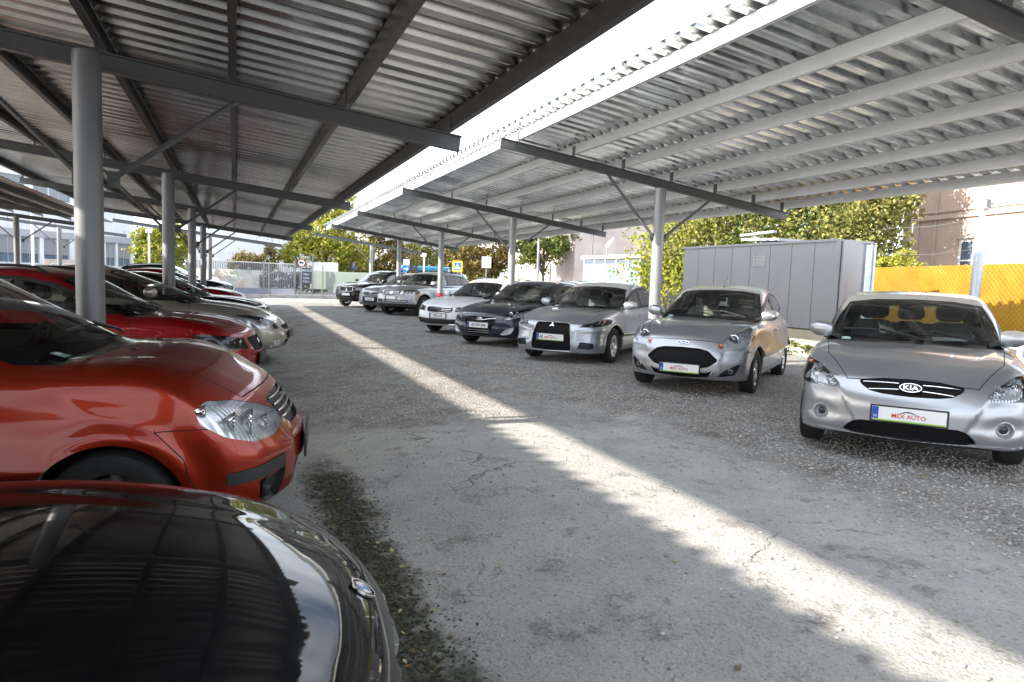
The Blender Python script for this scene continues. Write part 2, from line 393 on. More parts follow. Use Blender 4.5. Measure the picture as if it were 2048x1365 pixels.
def sym(poly):            # half outline listed from centre top to centre bottom -> closed across y=0
    return [tuple(p) for p in poly]+[(-p[0], p[1]) for p in reversed(poly)]
def diag(pts3, al=42, r=0.0, xmin=-.4):
    """outline given by 3-D points near the surface, cut along a slanting direction"""
    a = R(al); P = np.array([(-q[0]*math.sin(a)+q[1]*math.cos(a), q[2]) for q in pts3])
    def fn(V):
        p = np.stack([-V[:, 0]*math.sin(a)+V[:, 1]*math.cos(a), V[:, 2]], 1)
        return np.maximum(np.maximum(polysd(p, P)-r, xmin-V[:, 0]), .05-V[:, 1])
    return fn
def topv(poly, zmin=.5, r=0.0):
    poly = np.array(poly, float)
    return lambda V: np.maximum(polysd(V[:, [0, 1]], poly)-r, zmin-V[:, 2])
def surfpt(f, o, d, t0=0, t1=2.5):
    o = np.array(o, float); d = np.array(d, float); d /= np.linalg.norm(d)
    ts = np.linspace(t1, t0, 100); g = f(o+d*ts[:, None]); i = np.argmax(g < 0)
    ts = np.linspace(ts[max(i-1, 0)], ts[i], 40); g = f(o+d*ts[:, None]); i = np.argmax(g < 0)
    return o+d*ts[i]

def make_wheel(parent, c, x, ys, steer=0, style='five'):
    rw = c['rw']; wd = c.get('tw', .2); hw = c['W']/2; yc = ys*(hw-.018-wd/2)
    wo = empty('wheel', (x, yc, rw), 0, parent); wo.rotation_euler = (0, 0, steer)
    a = ys; rr = c.get('rim', .205)
    tm = MB(); h = wd/2
    tm.lathe([(rr-.01, -h*.86), (rr+.012, -h*.93), (rr+.05, -h*1.0), (rw-.035, -h*.97), (rw-.010, -h*.86), (rw, -h*.55), (rw, h*.55), (rw-.010, h*.86), (rw-.035, h*.97), (rr+.05, h*1.0), (rr+.012, h*.93), (rr-.01, h*.86)], axis=(0, 1, 0), n=48)
    tm.build('tyre', M_TYRE, wo, True)
    rm = MB()
    rm.lathe([(rr+.004, -h*.85), (rr+.004, -h*.4), (rr-.03, 0), (rr-.018, h*.5), (rr-.006, h*.72), (rr+.010, h*.86), (rr+.014, h*.80)] if a > 0 else [(rr+.004, h*.85), (rr+.004, h*.4), (rr-.03, 0), (rr-.018, -h*.5), (rr-.006, -h*.72), (rr+.010, -h*.86), (rr+.014, -h*.80)], axis=(0, 1, 0), n=48)
    yo = a*h*.62
    rm.lathe([(0, yo+a*.016), (.03, yo+a*.016), (.036, yo+a*.008), (.062, yo+a*.0), (.07, yo-a*.03)], axis=(0, 1, 0), n=24)
    ns = {'five': 5, 'six': 6, 'seven': 7, 'ten': 10, 'double': 10}[style]
    for k in range(ns):
        an = 2*math.pi*k/ns+.2
        if style == 'double': an = 2*math.pi*(k//2)/5+(.17 if k % 2 else -.17)
        w0 = {'five': .075, 'six': .055, 'seven': .05, 'ten': .034, 'double': .032}[style]; w1 = w0*(.62 if style == 'five' else .8)
        d = Vector((math.cos(an), 0, math.sin(an))); s = Vector((-d.z, 0, d.x)); ay = Vector((0, a, 0)); c0 = Vector((0, yo, 0))
        P = []
        for (r_, ww, oy) in ((.045, w0, -.004), (rr*.6, (w0+w1)/2, .004), (rr-.006, w1*1.15, .012)):
            p = c0+d*r_+ay*oy
            P += [p-s*ww/2-ay*.03, p-s*ww*.32, p+s*ww*.32, p+s*ww/2-ay*.03]
        q = [(i*4+j, i*4+j+1, i*4+5+j, i*4+4+j) for i in range(2) for j in range(3)]
        rm.add(P, q)
    rm.build('rim', c.get('rimmat', M_RIM), wo, True)
    dm = MB(); dm.lathe([(.0, a*.0), (rr*.80, a*0), (rr*.80, -a*.03), (0, -a*.03)], axis=(0, 1, 0), n=32); dm.build('brake_disc', M_DARKMETAL, wo, True)
    return wo
def make_seat(mb, x, y, z, wdt=.5, m=0):
    """padded bucket seat with bolsters and a headrest"""
    def pad(sec, c, rot=0):
        pass
    for (zz, sx, sy, th, xx) in ():
        pass
    # backrest: lofted rounded slab leaning back
    def loft(rings):
        V = []; n = 12
        for (cx, cz, dx, dy, tx, tz) in rings:
            for k in range(n):
                a = 2*math.pi*k/n; ca, sa = math.cos(a), math.sin(a)
                ex = math.copysign(abs(ca)**.6, ca); ey = math.copysign(abs(sa)**.6, sa)
                V.append((x+cx+ex*dx*tx, y+ey*dy, z+cz+ex*dx*tz))
        f = [(i*n+k, i*n+(k+1) % n, (i+1)*n+(k+1) % n, (i+1)*n+k) for i in range(len(rings)-1) for k in range(n)]
        f += [tuple(range(n-1, -1, -1)), tuple((len(rings)-1)*n+k for k in range(n))]
        mb.add(V, f, m)
    w2 = wdt/2
    loft([(-.02, .0, .05, w2*.8, 1, .2), (-.05, .08, .09, w2, 1, .2), (-.12, .28, .085, w2*.98, 1, .25), (-.19, .48, .07, w2*.9, 1, .25), (-.23, .585, .05, w2*.66, 1, .25), (-.24, .61, .02, w2*.5, 1, .2)])
    loft([(-.245, .63, .03, .10, 1, .2), (-.25, .66, .055, .135, 1, .2), (-.265, .74, .06, .14, 1, .2), (-.27, .80, .045, .125, 1, .2), (-.27, .825, .015, .09, 1, .2)])
    loft([(-.28, -.02, .02, w2*.8, .2, 1), (-.24, -.01, .07, w2*.95, .2, 1), (0.0, .0, .085, w2, .2, 1), (.22, .03, .07, w2*.96, .2, 1), (.28, .03, .03, w2*.85, .2, 1)])
# ------------------------------------------------------------ shared car materials
M_TYRE = simple('tyre rubber', (.022, .021, .020), .82, noise=.3, nscale=30, bump=.3, bscale=120)
M_RIM = simple('alloy', (.62, .63, .64), .28, .9, noise=.08, nscale=20)
M_DARKMETAL = simple('dark metal', (.16, .15, .14), .5, .6, noise=.3, nscale=20)
M_BLACK = simple('black plastic', (.018, .018, .019), .48, noise=.3, nscale=12)
M_GLOSSBLACK = simple('gloss black', (.008, .008, .009), .12)
M_GAP = simple('panel gap', (.004, .004, .004), .9)
M_WELL = simple('wheel well', (.008, .008, .008), .95)
M_CHROME = simple('chrome', (.78, .78, .79), .09, 1)
M_SATIN = simple('satin silver plastic', (.55, .56, .57), .3, .7)
M_REFL = simple('lamp reflector', (.88, .89, .90), .10, 1, bump=.35, flute=26)
M_LAMPDARK = simple('lamp housing', (.03, .03, .032), .3)
M_LAMPGREY = simple('lamp housing grey', (.74, .75, .77), .2, .5, bump=.22, flute=14)
M_GLASS = glassmat('car glass', (.80, .85, .82), 1.52, boost=1.9)
M_DARKGLASS = glassmat('tinted car glass', (.16, .18, .18), 1.52)
M_LENS = glassmat('lamp lens', (.93, .94, .95), 1.46)
M_AMBER = simple('amber lamp', (.75, .16, .02), .2, coat=1)
M_RED = simple('red lamp', (.5, .01, .01), .2, coat=1)
M_SEATD = simple('dark seat cloth', (.055, .055, .058), .9, noise=.25, nscale=25, bump=.3, bscale=150)
M_SEATG = simple('grey seat cloth', (.24, .24, .23), .9, noise=.2, nscale=25, bump=.3, bscale=150)
M_DASH = simple('dashboard plastic', (.035, .036, .038), .6, noise=.2, nscale=40, bump=.2, bscale=200)
M_WHEELG = simple('steering wheel rim', (.10, .10, .10), .45)
M_LINER = simple('headlining', (.34, .33, .31), .9)
M_PLATE = simple('plate white', (.82, .83, .82), .35, coat=.3)
M_EU = simple('plate blue', (.01, .07, .42), .35)
M_PTXT = simple('plate black letters', (.01, .01, .012), .5)
M_PRED = simple('plate red letters', (.62, .02, .02), .5)
M_PGREEN = simple('plate green rim', (.33, .55, .10), .5)
M_PAPER = simple('white paper', (.85, .85, .83), .7)
M_GRILLE = grillemat('grille mesh', scale=38)
M_GRILLEF = grillemat('fine grille', scale=60)
M_MIRRORG = simple('mirror glass', (.7, .72, .74), .03, 1)
M_STICKER = simple('sticker', (.25, .42, .36), .5)
M_STICKW = simple('sticker white', (.7, .75, .75), .5)

def spec(name, W, H, wb, foh, roh, rw, lead, cowl, header, rhead, rbase, **k):
    """tables of a car body from the main points of its side view (x from the front axle, forward +)"""
    lx, lz = lead; cx, cz = cowl; hx, hz = header; rx, rz = rhead; bx, bz = rbase
    c = dict(name=name, W=W, wb=wb, rw=rw, cowl=cx+.06)
    hm = k.pop('hoodmid', .03); bmp = k.pop('bump_z', .47); lip = k.pop('lip', .10); lb = k.pop('lowlip', .20)
    c['hood'] = [(cx-.4, cz+.03), (cx, cz-.012), (cx+.35*(lx-cx), cz+(lz-cz)*.35+hm), (cx+.7*(lx-cx), cz+(lz-cz)*.66+hm*1.15), (lx-.06, lz+hm*.55), (lx, lz), (lx+.10, lz-.09), (lx+.22, lz-.24)]
    pk = k.pop('peak', (hx-.55, H))
    c['roof'] = [(cx+.55, cz-.285), (cx+.14, cz-.075), (cx, cz), (cx+(hx-cx)*.5, cz+(hz-cz)*.525), (hx+.10, hz-.035), (hx, hz), (hx-.2, hz+(pk[1]-hz)*.62), pk, (rx, rz)] \
        + ([(rx-.12, rz-.05)] if not k.get('steep') else [(rx-.06, rz-.05)]) + [(bx, bz), (bx-.12, bz-.22)]
    k.pop('steep', None)
    bt = k.pop('beltz', cz-.03); bt2 = k.pop('beltz2', bt+.03); deck = k.pop('deck', None)
    c['belt'] = [(-wb-roh-.1, (deck or bt2)-.06), (-wb-roh+.12, deck or bt2)]+([(bx-.02, deck+.01), (bx+.25, bt2)] if deck else [])+[(cx-1.6, (bt+bt2)/2), (cx-.5, bt), (cx+.06, cz-.012)]
    nx = k.pop('nosex', foh)
    c['nose'] = k.pop('nose', [(.05, nx-.22), (lb-.02, nx-lip-.02), (lb+.06, nx-.03), (bmp-.08, nx), (bmp, nx), (bmp+.11, nx-.015), (lz-.03, lx+.05), (lz+.04, lx-.02), (lz+.25, lx-.30)])
    c['tail'] = k.pop('tail', [(.1, -wb-roh+.2), (.35, -wb-roh+.02), (.5, -wb-roh), (.65, -wb-roh+.01), (.85, -wb-roh+.05), (bz, min(-wb-roh+.13, bx-.05)), (1.3, bx+.1), (1.6, bx+.3)] if not deck else [(.1, -wb-roh+.2), (.35, -wb-roh+.02), (.5, -wb-roh), (.9, -wb-roh+.06), (1.05, -wb-roh+.12), (1.4, -wb-roh+.2)])
    c['sec'] = k.pop('sec', [(.1, .90), (.2, .95), (.32, .985), (.5, .998), (.62, 1.0), (.78, .985), (.92, .955), (1.05, .91), (1.3, .8)])
    pf = k.pop('planf', .90)
    c['plan'] = k.pop('plan', [(-wb-roh, .90), (-wb-.35, .955), (-wb, .985), (-wb*.6, 1.0), (-.6, .995), (0, .98), (.4, .95), (foh, pf)])
    cw = k.pop('cab', .80)+.012
    c['cabw'] = [(bx-.3, cw*.84), (-wb-.1, cw*.95), (-wb*.7, cw), (cx-.7, cw), (cx-.2, cw*.975), (cx+.2, cw*.93), (cx+.5, cw*.85)]
    c['H'] = H; c['keys'] = dict(lead=lead, cowl=cowl, header=header, rhead=rhead, rbase=rbase, foh=foh, roh=roh)
    c.update(k); return c

def number_plate(parent, f, x, z, style, w_=.52, h=.112, y=0, tilt=0, frame=True):
    """plate screwed on at the nose (x, z); style is the writing on it"""
    o = MB(); fr = M_BLACK
    if style == 'holder':
        o.box((x-.006, y, z), (.014, w_+.03, h+.03)); return o.build('plate_holder', M_BLACK, parent, bevel=.003)
    if frame: o.box((x-.006, y, z), (.010, w_+.03, h+.026), m=0)
    b = o.build('number_plate', fr, parent, bevel=.002)
    q = MB(); q.box((x+.002, y, z), (.006, w_, h)); pl = q.build('plate_face', M_PLATE, b)
    e = MB(); e.box((x+.0058, y+w_/2*.0+(w_/2-.024)*(-1), z), (.0015, .046, h-.004)); e.build('plate_band', M_EU, b)
    X = x+.0060
    def T(txt, size, yy, zz, m, sx=1): return textobj('plate_lettering', txt, size, m, b, (X+.001, yy, zz), (1, 0, 0), sx, .0004)
    T('H', .032, -(w_/2-.024), z-.022, M_PLATE)
    if style.startswith('mex'):
        g = MB(); g.box((x+.0062, y, z-h/2+.006), (.0015, w_-.01, .012)); g.build('plate_rim', M_PGREEN, b)
        off = .05 if style == 'mexAI' else 0
        T('MEX AUTO', .047, y+off*.3, z-.010, M_PRED, 1.02)
        s = MB(); P = [(-.075, .012), (-.05, .020), (-.028, .030), (.0, .034), (.025, .028), (.045, .018), (.075, .012), (.04, .014), (.015, .024), (-.02, .024), (-.045, .014)]
        n = len(P); s.add([(X+.001, a+off*.3, b_+z) for a, b_ in P]+[(X+.0016, a+off*.3, b_+z) for a, b_ in P], [tuple(range(n)), tuple(range(2*n-1, n-1, -1))]+[(i, i+n, (i+1) % n+n, (i+1) % n) for i in range(n)])
        s.build('plate_swoosh', M_PTXT, b)
        if style == 'mexAI': T('AI', .088, -.165, z, M_PTXT, .8)
    elif style == 'blank': pass
    else: T(style, .094, y+.022, z, M_PTXT, .80)
    return b

def emblem_obj(parent, kind, p, n):
    """maker's badge at point p facing n"""
    f = Vector(n).normalized(); x = Vector((0, 0, 1)).cross(f).normalized(); u = f.cross(x); p = Vector(p)
    root = None
    def P2(a, b, h=0): return p+x*a+u*b+f*h
    def poly(mb, pts, h0, h1):
        k = len(pts); mb.add([P2(a, b, h0) for a, b in pts]+[P2(a, b, h1) for a, b in pts], [tuple(range(k, 2*k)), tuple(range(k-1, -1, -1))]+[(i, (i+1) % k, (i+1) % k+k, i+k) for i in range(k)])
    def ell(a, b, n=28, da=0, db=0): return [(da+a*math.cos(2*math.pi*i/n), db+b*math.sin(2*math.pi*i/n)) for i in range(n)]
    def ring(mb, a, b, t, h0, h1, n=32):
        o = [P2(*q, h1) for q in ell(a, b, n)]; i_ = [P2(*q, h1) for q in ell(a-t, b-t, n)]; o0 = [P2(*q, h0) for q in ell(a, b, n)]; i0 = [P2(*q, h0) for q in ell(a-t, b-t, n)]
        mb.add(o+i_+o0+i0, [(k, (k+1) % n, (k+1) % n+n, k+n) for k in range(n)]+[(k+2*n, (k+1) % n+2*n, (k+1) % n, k) for k in range(n)]+[(k+n, (k+1) % n+n, (k+1) % n+3*n, k+3*n) for k in range(n)])
    def stroke(mb, a, b, t, h0=.004, h1=.009):
        d = Vector((b[0]-a[0], b[1]-a[1])); d.normalize(); s = Vector((-d.y, d.x))*t/2
        poly(mb, [(a[0]-s.x, a[1]-s.y), (b[0]-s.x, b[1]-s.y), (b[0]+s.x, b[1]+s.y), (a[0]+s.x, a[1]+s.y)][::-1], h0, h1)
    m = MB()
    if kind == 'kia':
        poly(m, ell(.078, .040), -.02, .004); root = m.build('emblem', M_GLOSSBLACK, parent)
        r = MB(); ring(r, .080, .042, .006, -.01, .010); r.build('badge_ring', M_CHROME, root, True)
        textobj('badge_lettering', 'KIA', .062, M_CHROME, root, P2(0, 0, .006), f, 1.12, .002)
    elif kind == 'ford':
        poly(m, ell(.075, .030), -.02, .006); root = m.build('emblem', simple('badge blue', (.01, .05, .22), .15, coat=1), parent)
        r = MB(); ring(r, .078, .033, .006, -.01, .010); r.build('badge_ring', M_CHROME, root, True)
        textobj('badge_lettering', 'Ford', .036, M_CHROME, root, P2(0, .002, .008), f, 1.3, .001)
    elif kind == 'mit':
        for k in range(3):
            a = math.pi/2+k*2*math.pi/3; d = Vector((math.cos(a), math.sin(a))); s = Vector((-d.y, d.x)); L_ = .052
            poly(m, [(0, 0), tuple(d*L_/2+s*L_*.29), tuple(d*L_), tuple(d*L_/2-s*L_*.29)][::-1], 0, .010)
        root = m.build('emblem', M_CHROME, parent)
    elif kind == 'hyu':
        ring(m, .075, .038, .007, 0, .010); root = m.build('emblem', M_CHROME, parent, True)
        r = MB(); stroke(r, (-.036, -.026), (-.018, .028), .010); stroke(r, (.018, -.028), (.036, .026), .010); stroke(r, (-.03, -.006), (.03, .006), .009); r.build('badge_letter', M_CHROME, root)
    elif kind == 'vw':
        ring(m, .062, .062, .007, 0, .010); root = m.build('emblem', M_CHROME, parent, True)
        r = MB()
        for s in (-1, 1):
            stroke(r, (s*.024, .050), (0, .006), .009); stroke(r, (s*.050, .022), (s*.024, -.046), .009); stroke(r, (s*.024, -.046), (0, -.004), .009)
        r.build('badge_letter', M_CHROME, root)
    elif kind == 'mazda':
        ring(m, .075, .058, .008, 0, .010); root = m.build('emblem', M_CHROME, parent, True)
        r = MB()
        for s in (-1, 1): stroke(r, (s*.066, .020), (s*.03, .012), .012); stroke(r, (s*.034, .016), (0, -.022), .011)
        r.build('badge_letter', M_CHROME, root)
    elif kind == 'bmw':
        poly(m, ell(.041, .041), -.012, .003); root = m.build('emblem', M_GLOSSBLACK, parent)
        r = MB(); ring(r, .042, .042, .004, 0, .006); ring(r, .027, .027, .003, 0, .0055); r.build('badge_ring', M_CHROME, root, True)
        for q, mt in ((0, simple('badge white', (.8, .8, .8), .3)), (1, simple('badge sky blue', (.05, .25, .6), .3)), (2, None), (3, None)):
            mt = mt or (bpy.data.materials['badge white'] if q == 2 else bpy.data.materials['badge sky blue'])
            s = MB(); poly(s, [(0, 0)]+[(.025*math.cos(math.pi/2*(q+k/6)), .025*math.sin(math.pi/2*(q+k/6))) for k in range(7)], .0, .0045); s.build('badge_quarter', mt, root)
    elif kind == 'audi':
        for k in range(4):
            n0 = len(m.v); o = [P2(q[0]+(k-1.5)*.046, q[1], .008) for q in ell(.031, .031, 20)]; i_ = [P2(q[0]+(k-1.5)*.046, q[1], .008) for q in ell(.025, .025, 20)]
            m.add(o+i_, [(j, (j+1) % 20, (j+1) % 20+20, j+20) for j in range(20)])
        root = m.build('emblem', M_CHROME, parent)
    elif kind == 'seat':
        for k in (-1, 0, 1): stroke(m, (-.035, -.012+k*.018), (.035, .012+k*.018), .011, 0, .006)
        root = m.build('emblem', M_CHROME, parent)
    return root

def mirror_part(parent, f, c, pm, s, mat):
    """door mirror: rounded pod on a short foot; pm = point of the foot on the body (y > 0)"""
    x, y, z = pm; w_ = c.get('mirw', .20); m = MB(); n = 14; V = []
    rings = [(.0, .020, .03), (.015, .06, .064), (.06, .082, .078), (.14, .085, .078), (w_-.02, .078, .068), (w_+.015, .055, .045), (w_+.03, .015, .014)]
    for k, (dy, ax, az) in enumerate(rings):
        cx = x-.02-dy*.28; cz = z+.055+dy*.06
        for j in range(n):
            a = 2*math.pi*j/n; ca, sa = math.cos(a), math.sin(a); px = math.copysign(abs(ca)**.8, ca)*ax; px = px if px > 0 else px*.42
            V.append((cx+px, s*(y+.05+dy), cz+math.copysign(abs(sa)**.75, sa)*az))
    fc = [(i*n+j, i*n+(j+1) % n, (i+1)*n+(j+1) % n, (i+1)*n+j) for i in range(len(rings)-1) for j in range(n)]+[tuple(range(n-1, -1, -1)), tuple((len(rings)-1)*n+j for j in range(n))]
    if s < 0: fc = [tuple(reversed(q)) for q in fc]
    m.add(V, fc); o = m.build('door_mirror', mat, parent, True)
    a = MB(); a.bar((x, s*(y-.03), z-.005), (x-.035, s*(y+.11), z+.03), .075, .035); a.bar((x-.075, s*(y+.08), z+.06), (x-.115, s*(y+.05+w_-.03), z+.075), .004, .095, (0, 0, 1)); a.build('mirror_foot', M_BLACK, o, bevel=.006)
    return o

def make_car(c, loc, rz, label, cat='car', group=None, fine=1.0):
    root = empty(c['oname'], loc, rz); tag(root, label, cat, group)
    step = .03/fine; nphi = int(96*fine); nend = int(34*fine)
    S, f = car_grid(c, step, nphi, nend); K = c['keys']; hw = c['W']/2; wb = c['wb']; rw = c['rw']; Rw = rw+c.get('gap', .05)
    paintm = c['paint']; cx, cz = K['cowl']; hx, hz = K['header']
    # labels: 0 paint, 1 windscreen, 2 rear window, 3 side glass, 4 frit/black band, 5 gap, 6 black trim, 30 arch
    arch = lambda ax: (lambda V: np.maximum(np.hypot(V[:, 0]-ax, (V[:, 2]-rw)*c.get('archsq', 1.0))-Rw, .45-V[:, 1]))
    S.cut(arch(0), 30); S.cut(arch(-wb), 30)
    if c.get('cladding'):
        for ax in (0, -wb): S.cut(lambda V, ax=ax: np.maximum(np.hypot(V[:, 0]-ax, V[:, 2]-rw)-Rw-c['cladding'], .45-V[:, 1]), 6)
    if c.get('sillz'): S.cut(lambda V: V[:, 2]-c['sillz'], 6)
    # windscreen with its black border and the cowl below it
    wt, wbm = c.get('ws_top', .55)+.04, c.get('ws_bot', .70)+.018
    zt = hz-.012; zbc = cz-.002; zbs = cz+c.get('ws_side', .02)
    ws = sym([(0, zt+.012), (wt*.6, zt), (wt, zt-.035), ((wt+wbm)/2+.012, (zt+zbs)/2-.01), (wbm, zbs), (wbm*.6, zbc+.012), (0, zbc)])
    xm = lambda V: np.maximum(V[:, 0]-(cx+.25), (hx-.12)-V[:, 0])
    fws = lambda V: np.maximum(polysd(V[:, [1, 2]], ws), xm(V))
    ws2 = sym([(0, zt+.012), (wt*.6, zt), (wt, zt-.035), ((wt+wbm)/2+.012, (zt+zbs)/2-.01), (wbm, zbs), (wbm+.01, zbs-.07), (wbm*.6, zbc-.08), (0, zbc-.08)])
    S.cut(lambda V: np.maximum(np.maximum(polysd(V[:, [1, 2]], ws2)-.006, xm(V)), V[:, 0]+c.get('bowc', .16)*(V[:, 1]/hw)**2-(cx+c.get('hoodrear', .10))), 4); S.cut(lambda V: fws(V)+.012, 1, (4,))
    if not c.get('noback'):
        rx, rz_ = K['rhead']; bx, bz = K['rbase']
        rwp = sym([(0, rz_-.03), (.45, rz_-.05), (.60, bz+.06), (.3, bz+.035), (0, bz+.03)])
        S.cut(lambda V: np.maximum(polysd(V[:, [1, 2]], rwp), V[:, 0]-(rx+.02)), 2)
    # side glass
    dlo = c.get('dlo')
    for poly in dlo or []:
        S.cut(side(poly, .4, c.get('dlor', .012)), 6)
    gl = {}
    for i, (poly, dark) in enumerate(c.get('sidewin', [])):
        S.cut(side(poly, .4, -.006), 40+i, (6, 0, 4)); gl[40+i] = dark
    for i, ft in enumerate(c.get('feat', [])):
        ft['lab'] = 60+i; S.cut(ft['fn'], 60+i, ft.get('only', (0,)))
    for fn in c.get('trim', []): S.cut(fn, 6, (0,))
    # shut lines
    for fn, w_ in c.get('gaps', []):
        S.refine(lambda V: fn(V)+w_/2); S.refine(lambda V: fn(V)-w_/2)
        C = S.V[S.T].mean(1); d_ = fn(C); lim = getattr(fn, 'lim', None); ok = np.isin(S.L, (0, 6)) & (np.abs(d_) < w_/2)
        if lim is not None: ok &= C[:, 0] < lim
        S.L[ok] = 5
    S.L[(S.L == 0) & (S.V[S.T].mean(1)[:, 2] < c.get('bottom', .19)+.03)] = 6
    # paint body: body + gaps + trim faces as one shell
    t = np.isin(S.L, (0, 5, 6)); T = S.T[t]; lab = S.L[t]; u, inv = np.unique(T, return_inverse=True); V, N, T = S.V[u], S.N[u], inv.reshape(-1, 3)
    nT = len(T); V2, N2, T2 = both((V, N, T)); fm = np.tile(np.select([lab == 0, lab == 5], [0, 1], 2), 2)
    body = mobj('body', V2, T2, [paintm, M_GAP, c.get('trimmat', M_BLACK)], root, True, N2, fm)
    # rolled lips of the arches
    p = S.piece(30)
    mb = MB()
    if p is not None:
        Va, Na, Ta = p; E = bedges(Ta)
        for ax in (0, -wb):
            for s in (1, -1):
                vv = []; ff = []
                for (a, b) in E:
                    if Va[a, 1] < .5 or Va[b, 1] < .5 or abs(Va[a, 0]-ax) > 1: continue
                    q = len(vv); A_, B_ = Va[a]*[1, s, 1], Va[b]*[1, s, 1]; vv += [A_, B_, B_-[0, s*.05, 0], A_-[0, s*.05, 0]]; ff.append((q, q+1, q+2, q+3))
                if ff: mobj('arch_lip', vv, ff, M_BLACK if c.get('cladding') else paintm, root, False)
    for ax in (0, -wb):
        if ax and c.get('frontonly'): continue
        for s in (1, -1):
            wl = MB(); n = 26; P = [(ax+(Rw+.012)*math.cos(math.pi*(-.06+1.12*k/n)), rw+(Rw+.012)*math.sin(math.pi*(-.06+1.12*k/n))) for k in range(n+1)]
            Vv = [(a, s*(hw-.05), b) for a, b in P]+[(a, s*.42, b) for a, b in P]; wl.add(Vv, [(k, k+1, k+n+2, k+n+1) for k in range(n)]+[tuple(range(n+1, 2*n+2))]); wl.build('wheel_well', M_WELL, root, False)
    put('windscreen', both(S.piece(1)), M_GLASS, root, -.004)
    b = S.piece(4)
    if b is not None: put('windscreen_surround', both(b), M_GLOSSBLACK, root, -.002)
    b = S.piece(2)
    if b is not None and not c.get('noback'): put('rear_window', both(b), M_GLASS, root, -.003)
    for k, dark in gl.items():
        b = S.piece(k)
        if b is None: continue
        gm = M_DARKGLASS if dark else M_GLASS
        put('side_window', b, gm, root, -.004); put('side_window', mirror(*b), gm, root, -.004)
    for ft in c.get('feat', []):
        b = S.piece(ft['lab'])
        if b is None: print('EMPTY FEATURE', c['oname'], ft['name']); continue
        sides = [both(b)] if ft.get('center') else [b, mirror(*b)]
        for si, pc in enumerate(sides):
            s = 1 if si == 0 else -1
            if ft['kind'] == 'recess':
                o = put(ft['name'], pc, ft['mat'], root, -ft.get('d', .03), ft.get('d', .03), None, ft.get('wall', M_BLACK))
            elif ft['kind'] == 'flush': o = put(ft['name'], pc, ft['mat'], root, ft.get('off', .001), ft.get('w', 0), None, ft.get('wall'))
            elif ft['kind'] == 'lamp':
                o = put(ft['name'], pc, ft.get('mat', M_LAMPDARK), root, -ft.get('d', .07), ft.get('d', .07)-.004, None, ft.get('wall', M_LAMPDARK))
                put('lens', pc, M_LENS, o, -.001)
                for (py, pz, r_, kind) in ft.get('bowls', []):
                    bm = MB(); ax = (1, s*ft.get('aim', .0), 0); q_ = surfpt(f, (-.2, py, pz), (1, 0, 0)); cc = Vector((q_[0]-.012-r_*.30-ft.get('sink', .0), s*py, pz))
                    if kind == 'proj':
                        bm.lathe([(r_*1.25, .0), (r_*1.3, .008), (r_*1.12, .012), (r_, .004), (r_*.92, -.006)], cc, ax, 26); q = bm.build('lamp_ring', M_CHROME, o, True)
                        bl = MB(); bl.lathe([(r_*.93, -.004), (r_*.7, .014), (r_*.4, .024), (.001, .028)], cc, ax, 24); bl.build('projector_lens', simple('projector glass', (.10, .12, .14), .02, 0, coat=1), o, True)
                    elif kind == 'amber':
                        bm.lathe([(r_, .0), (r_*.7, r_*.35), (.001, r_*.5)], cc, ax, 18); bm.build('indicator_bulb', M_AMBER, o, True)
                    else:
                        bm.lathe([(r_*1.06, .006), (r_*1.08, 0), (r_, -.002), (r_*.86, -.022), (r_*.6, -.042), (r_*.28, -.055), (r_*.27, -.020), (r_*.2, -.008), (.001, -.005)], cc, ax, 28); bm.build('reflector_bowl', M_REFL, o, True)
                for seg in ft.get('strips', []):
                    sm = MB(); sm.tube([(a_, s*b_, c_) for a_, b_, c_ in seg[0]], seg[1], 8); sm.build('lamp_strip', seg[2] if len(seg) > 2 else M_CHROME, o, True)
            if ft.get('label'): o['label'] = ft['label']
    # cabin
    if not c.get('nocabin'):
        seatm = c.get('seatmat', M_SEATD); sx = cx-1.22; zf = .26+c.get('seatup', 0)
        fl = MB(); fl.bb(-wb-.4, cx+.15, -hw+.14, hw-.14, .22, .27); fl.bb(cx-.08, cx-.05, -hw+.2, hw-.2, .27, cz-.12)
        fl.build('cabin_floor', M_WELL, root)
        d = MB()
        Pd = [(cx-.02, cz-.05), (cx-.15, cz-.045), (cx-.33, cz-.06), (cx-.43, cz-.09), (cx-.46, cz-.17), (cx-.40, cz-.34), (cx-.1, cz-.45), (cx+.0, cz-.2)]
        n = len(Pd); yw = hw-.17
        Pe = [(min(a, cx-.15), b) for a, b in Pd]; yw2 = hw*.45
        for q in range(3):
            ya, yb, A_, B_ = ((yw, yw2, Pe, Pd), (yw2, -yw2, Pd, Pd), (-yw2, -yw, Pd, Pe))[q]
            d.add([(a, ya, b) for a, b in A_]+[(a, yb, b) for a, b in B_], [(i, (i+1) % n, (i+1) % n+n, i+n) for i in range(n)])
        if 0: d.add([], [tuple(range(n)), tuple(range(2*n-1, n-1, -1))]+[(i, (i+1) % n, (i+1) % n+n, i+n) for i in range(n)])
        d.bb(cx-1.5, cx-.42, -.09, .09, .27, .52)
        dh = d.build('dashboard', M_DASH, root, bevel=.02)
        ch = MB(); ch.lathe([(.11, -.02), (.13, .0), (.12, .03), (.02, .035)], (cx-.40, .37, cz-.035), (-.5, 0, 1), 20); ch.build('instrument_hood', M_DASH, dh, True)
        st = MB(); cc = Vector((cx-.56, .37, cz-.10)); axw = Vector((-.88, 0, .48)).normalized(); a0 = axw.cross(Vector((0, 1, 0))).normalized(); b0 = Vector((0, 1, 0))
        st.tube([cc+(a0*math.cos(2*math.pi*k/28)+b0*math.sin(2*math.pi*k/28))*.185 for k in range(29)], .015, 8, cap=False)
        for an in (0, 2.3, -2.3): st.bar(cc-axw*.02, cc+(a0*math.cos(an)+b0*math.sin(an))*.18, .035, .014, axw)
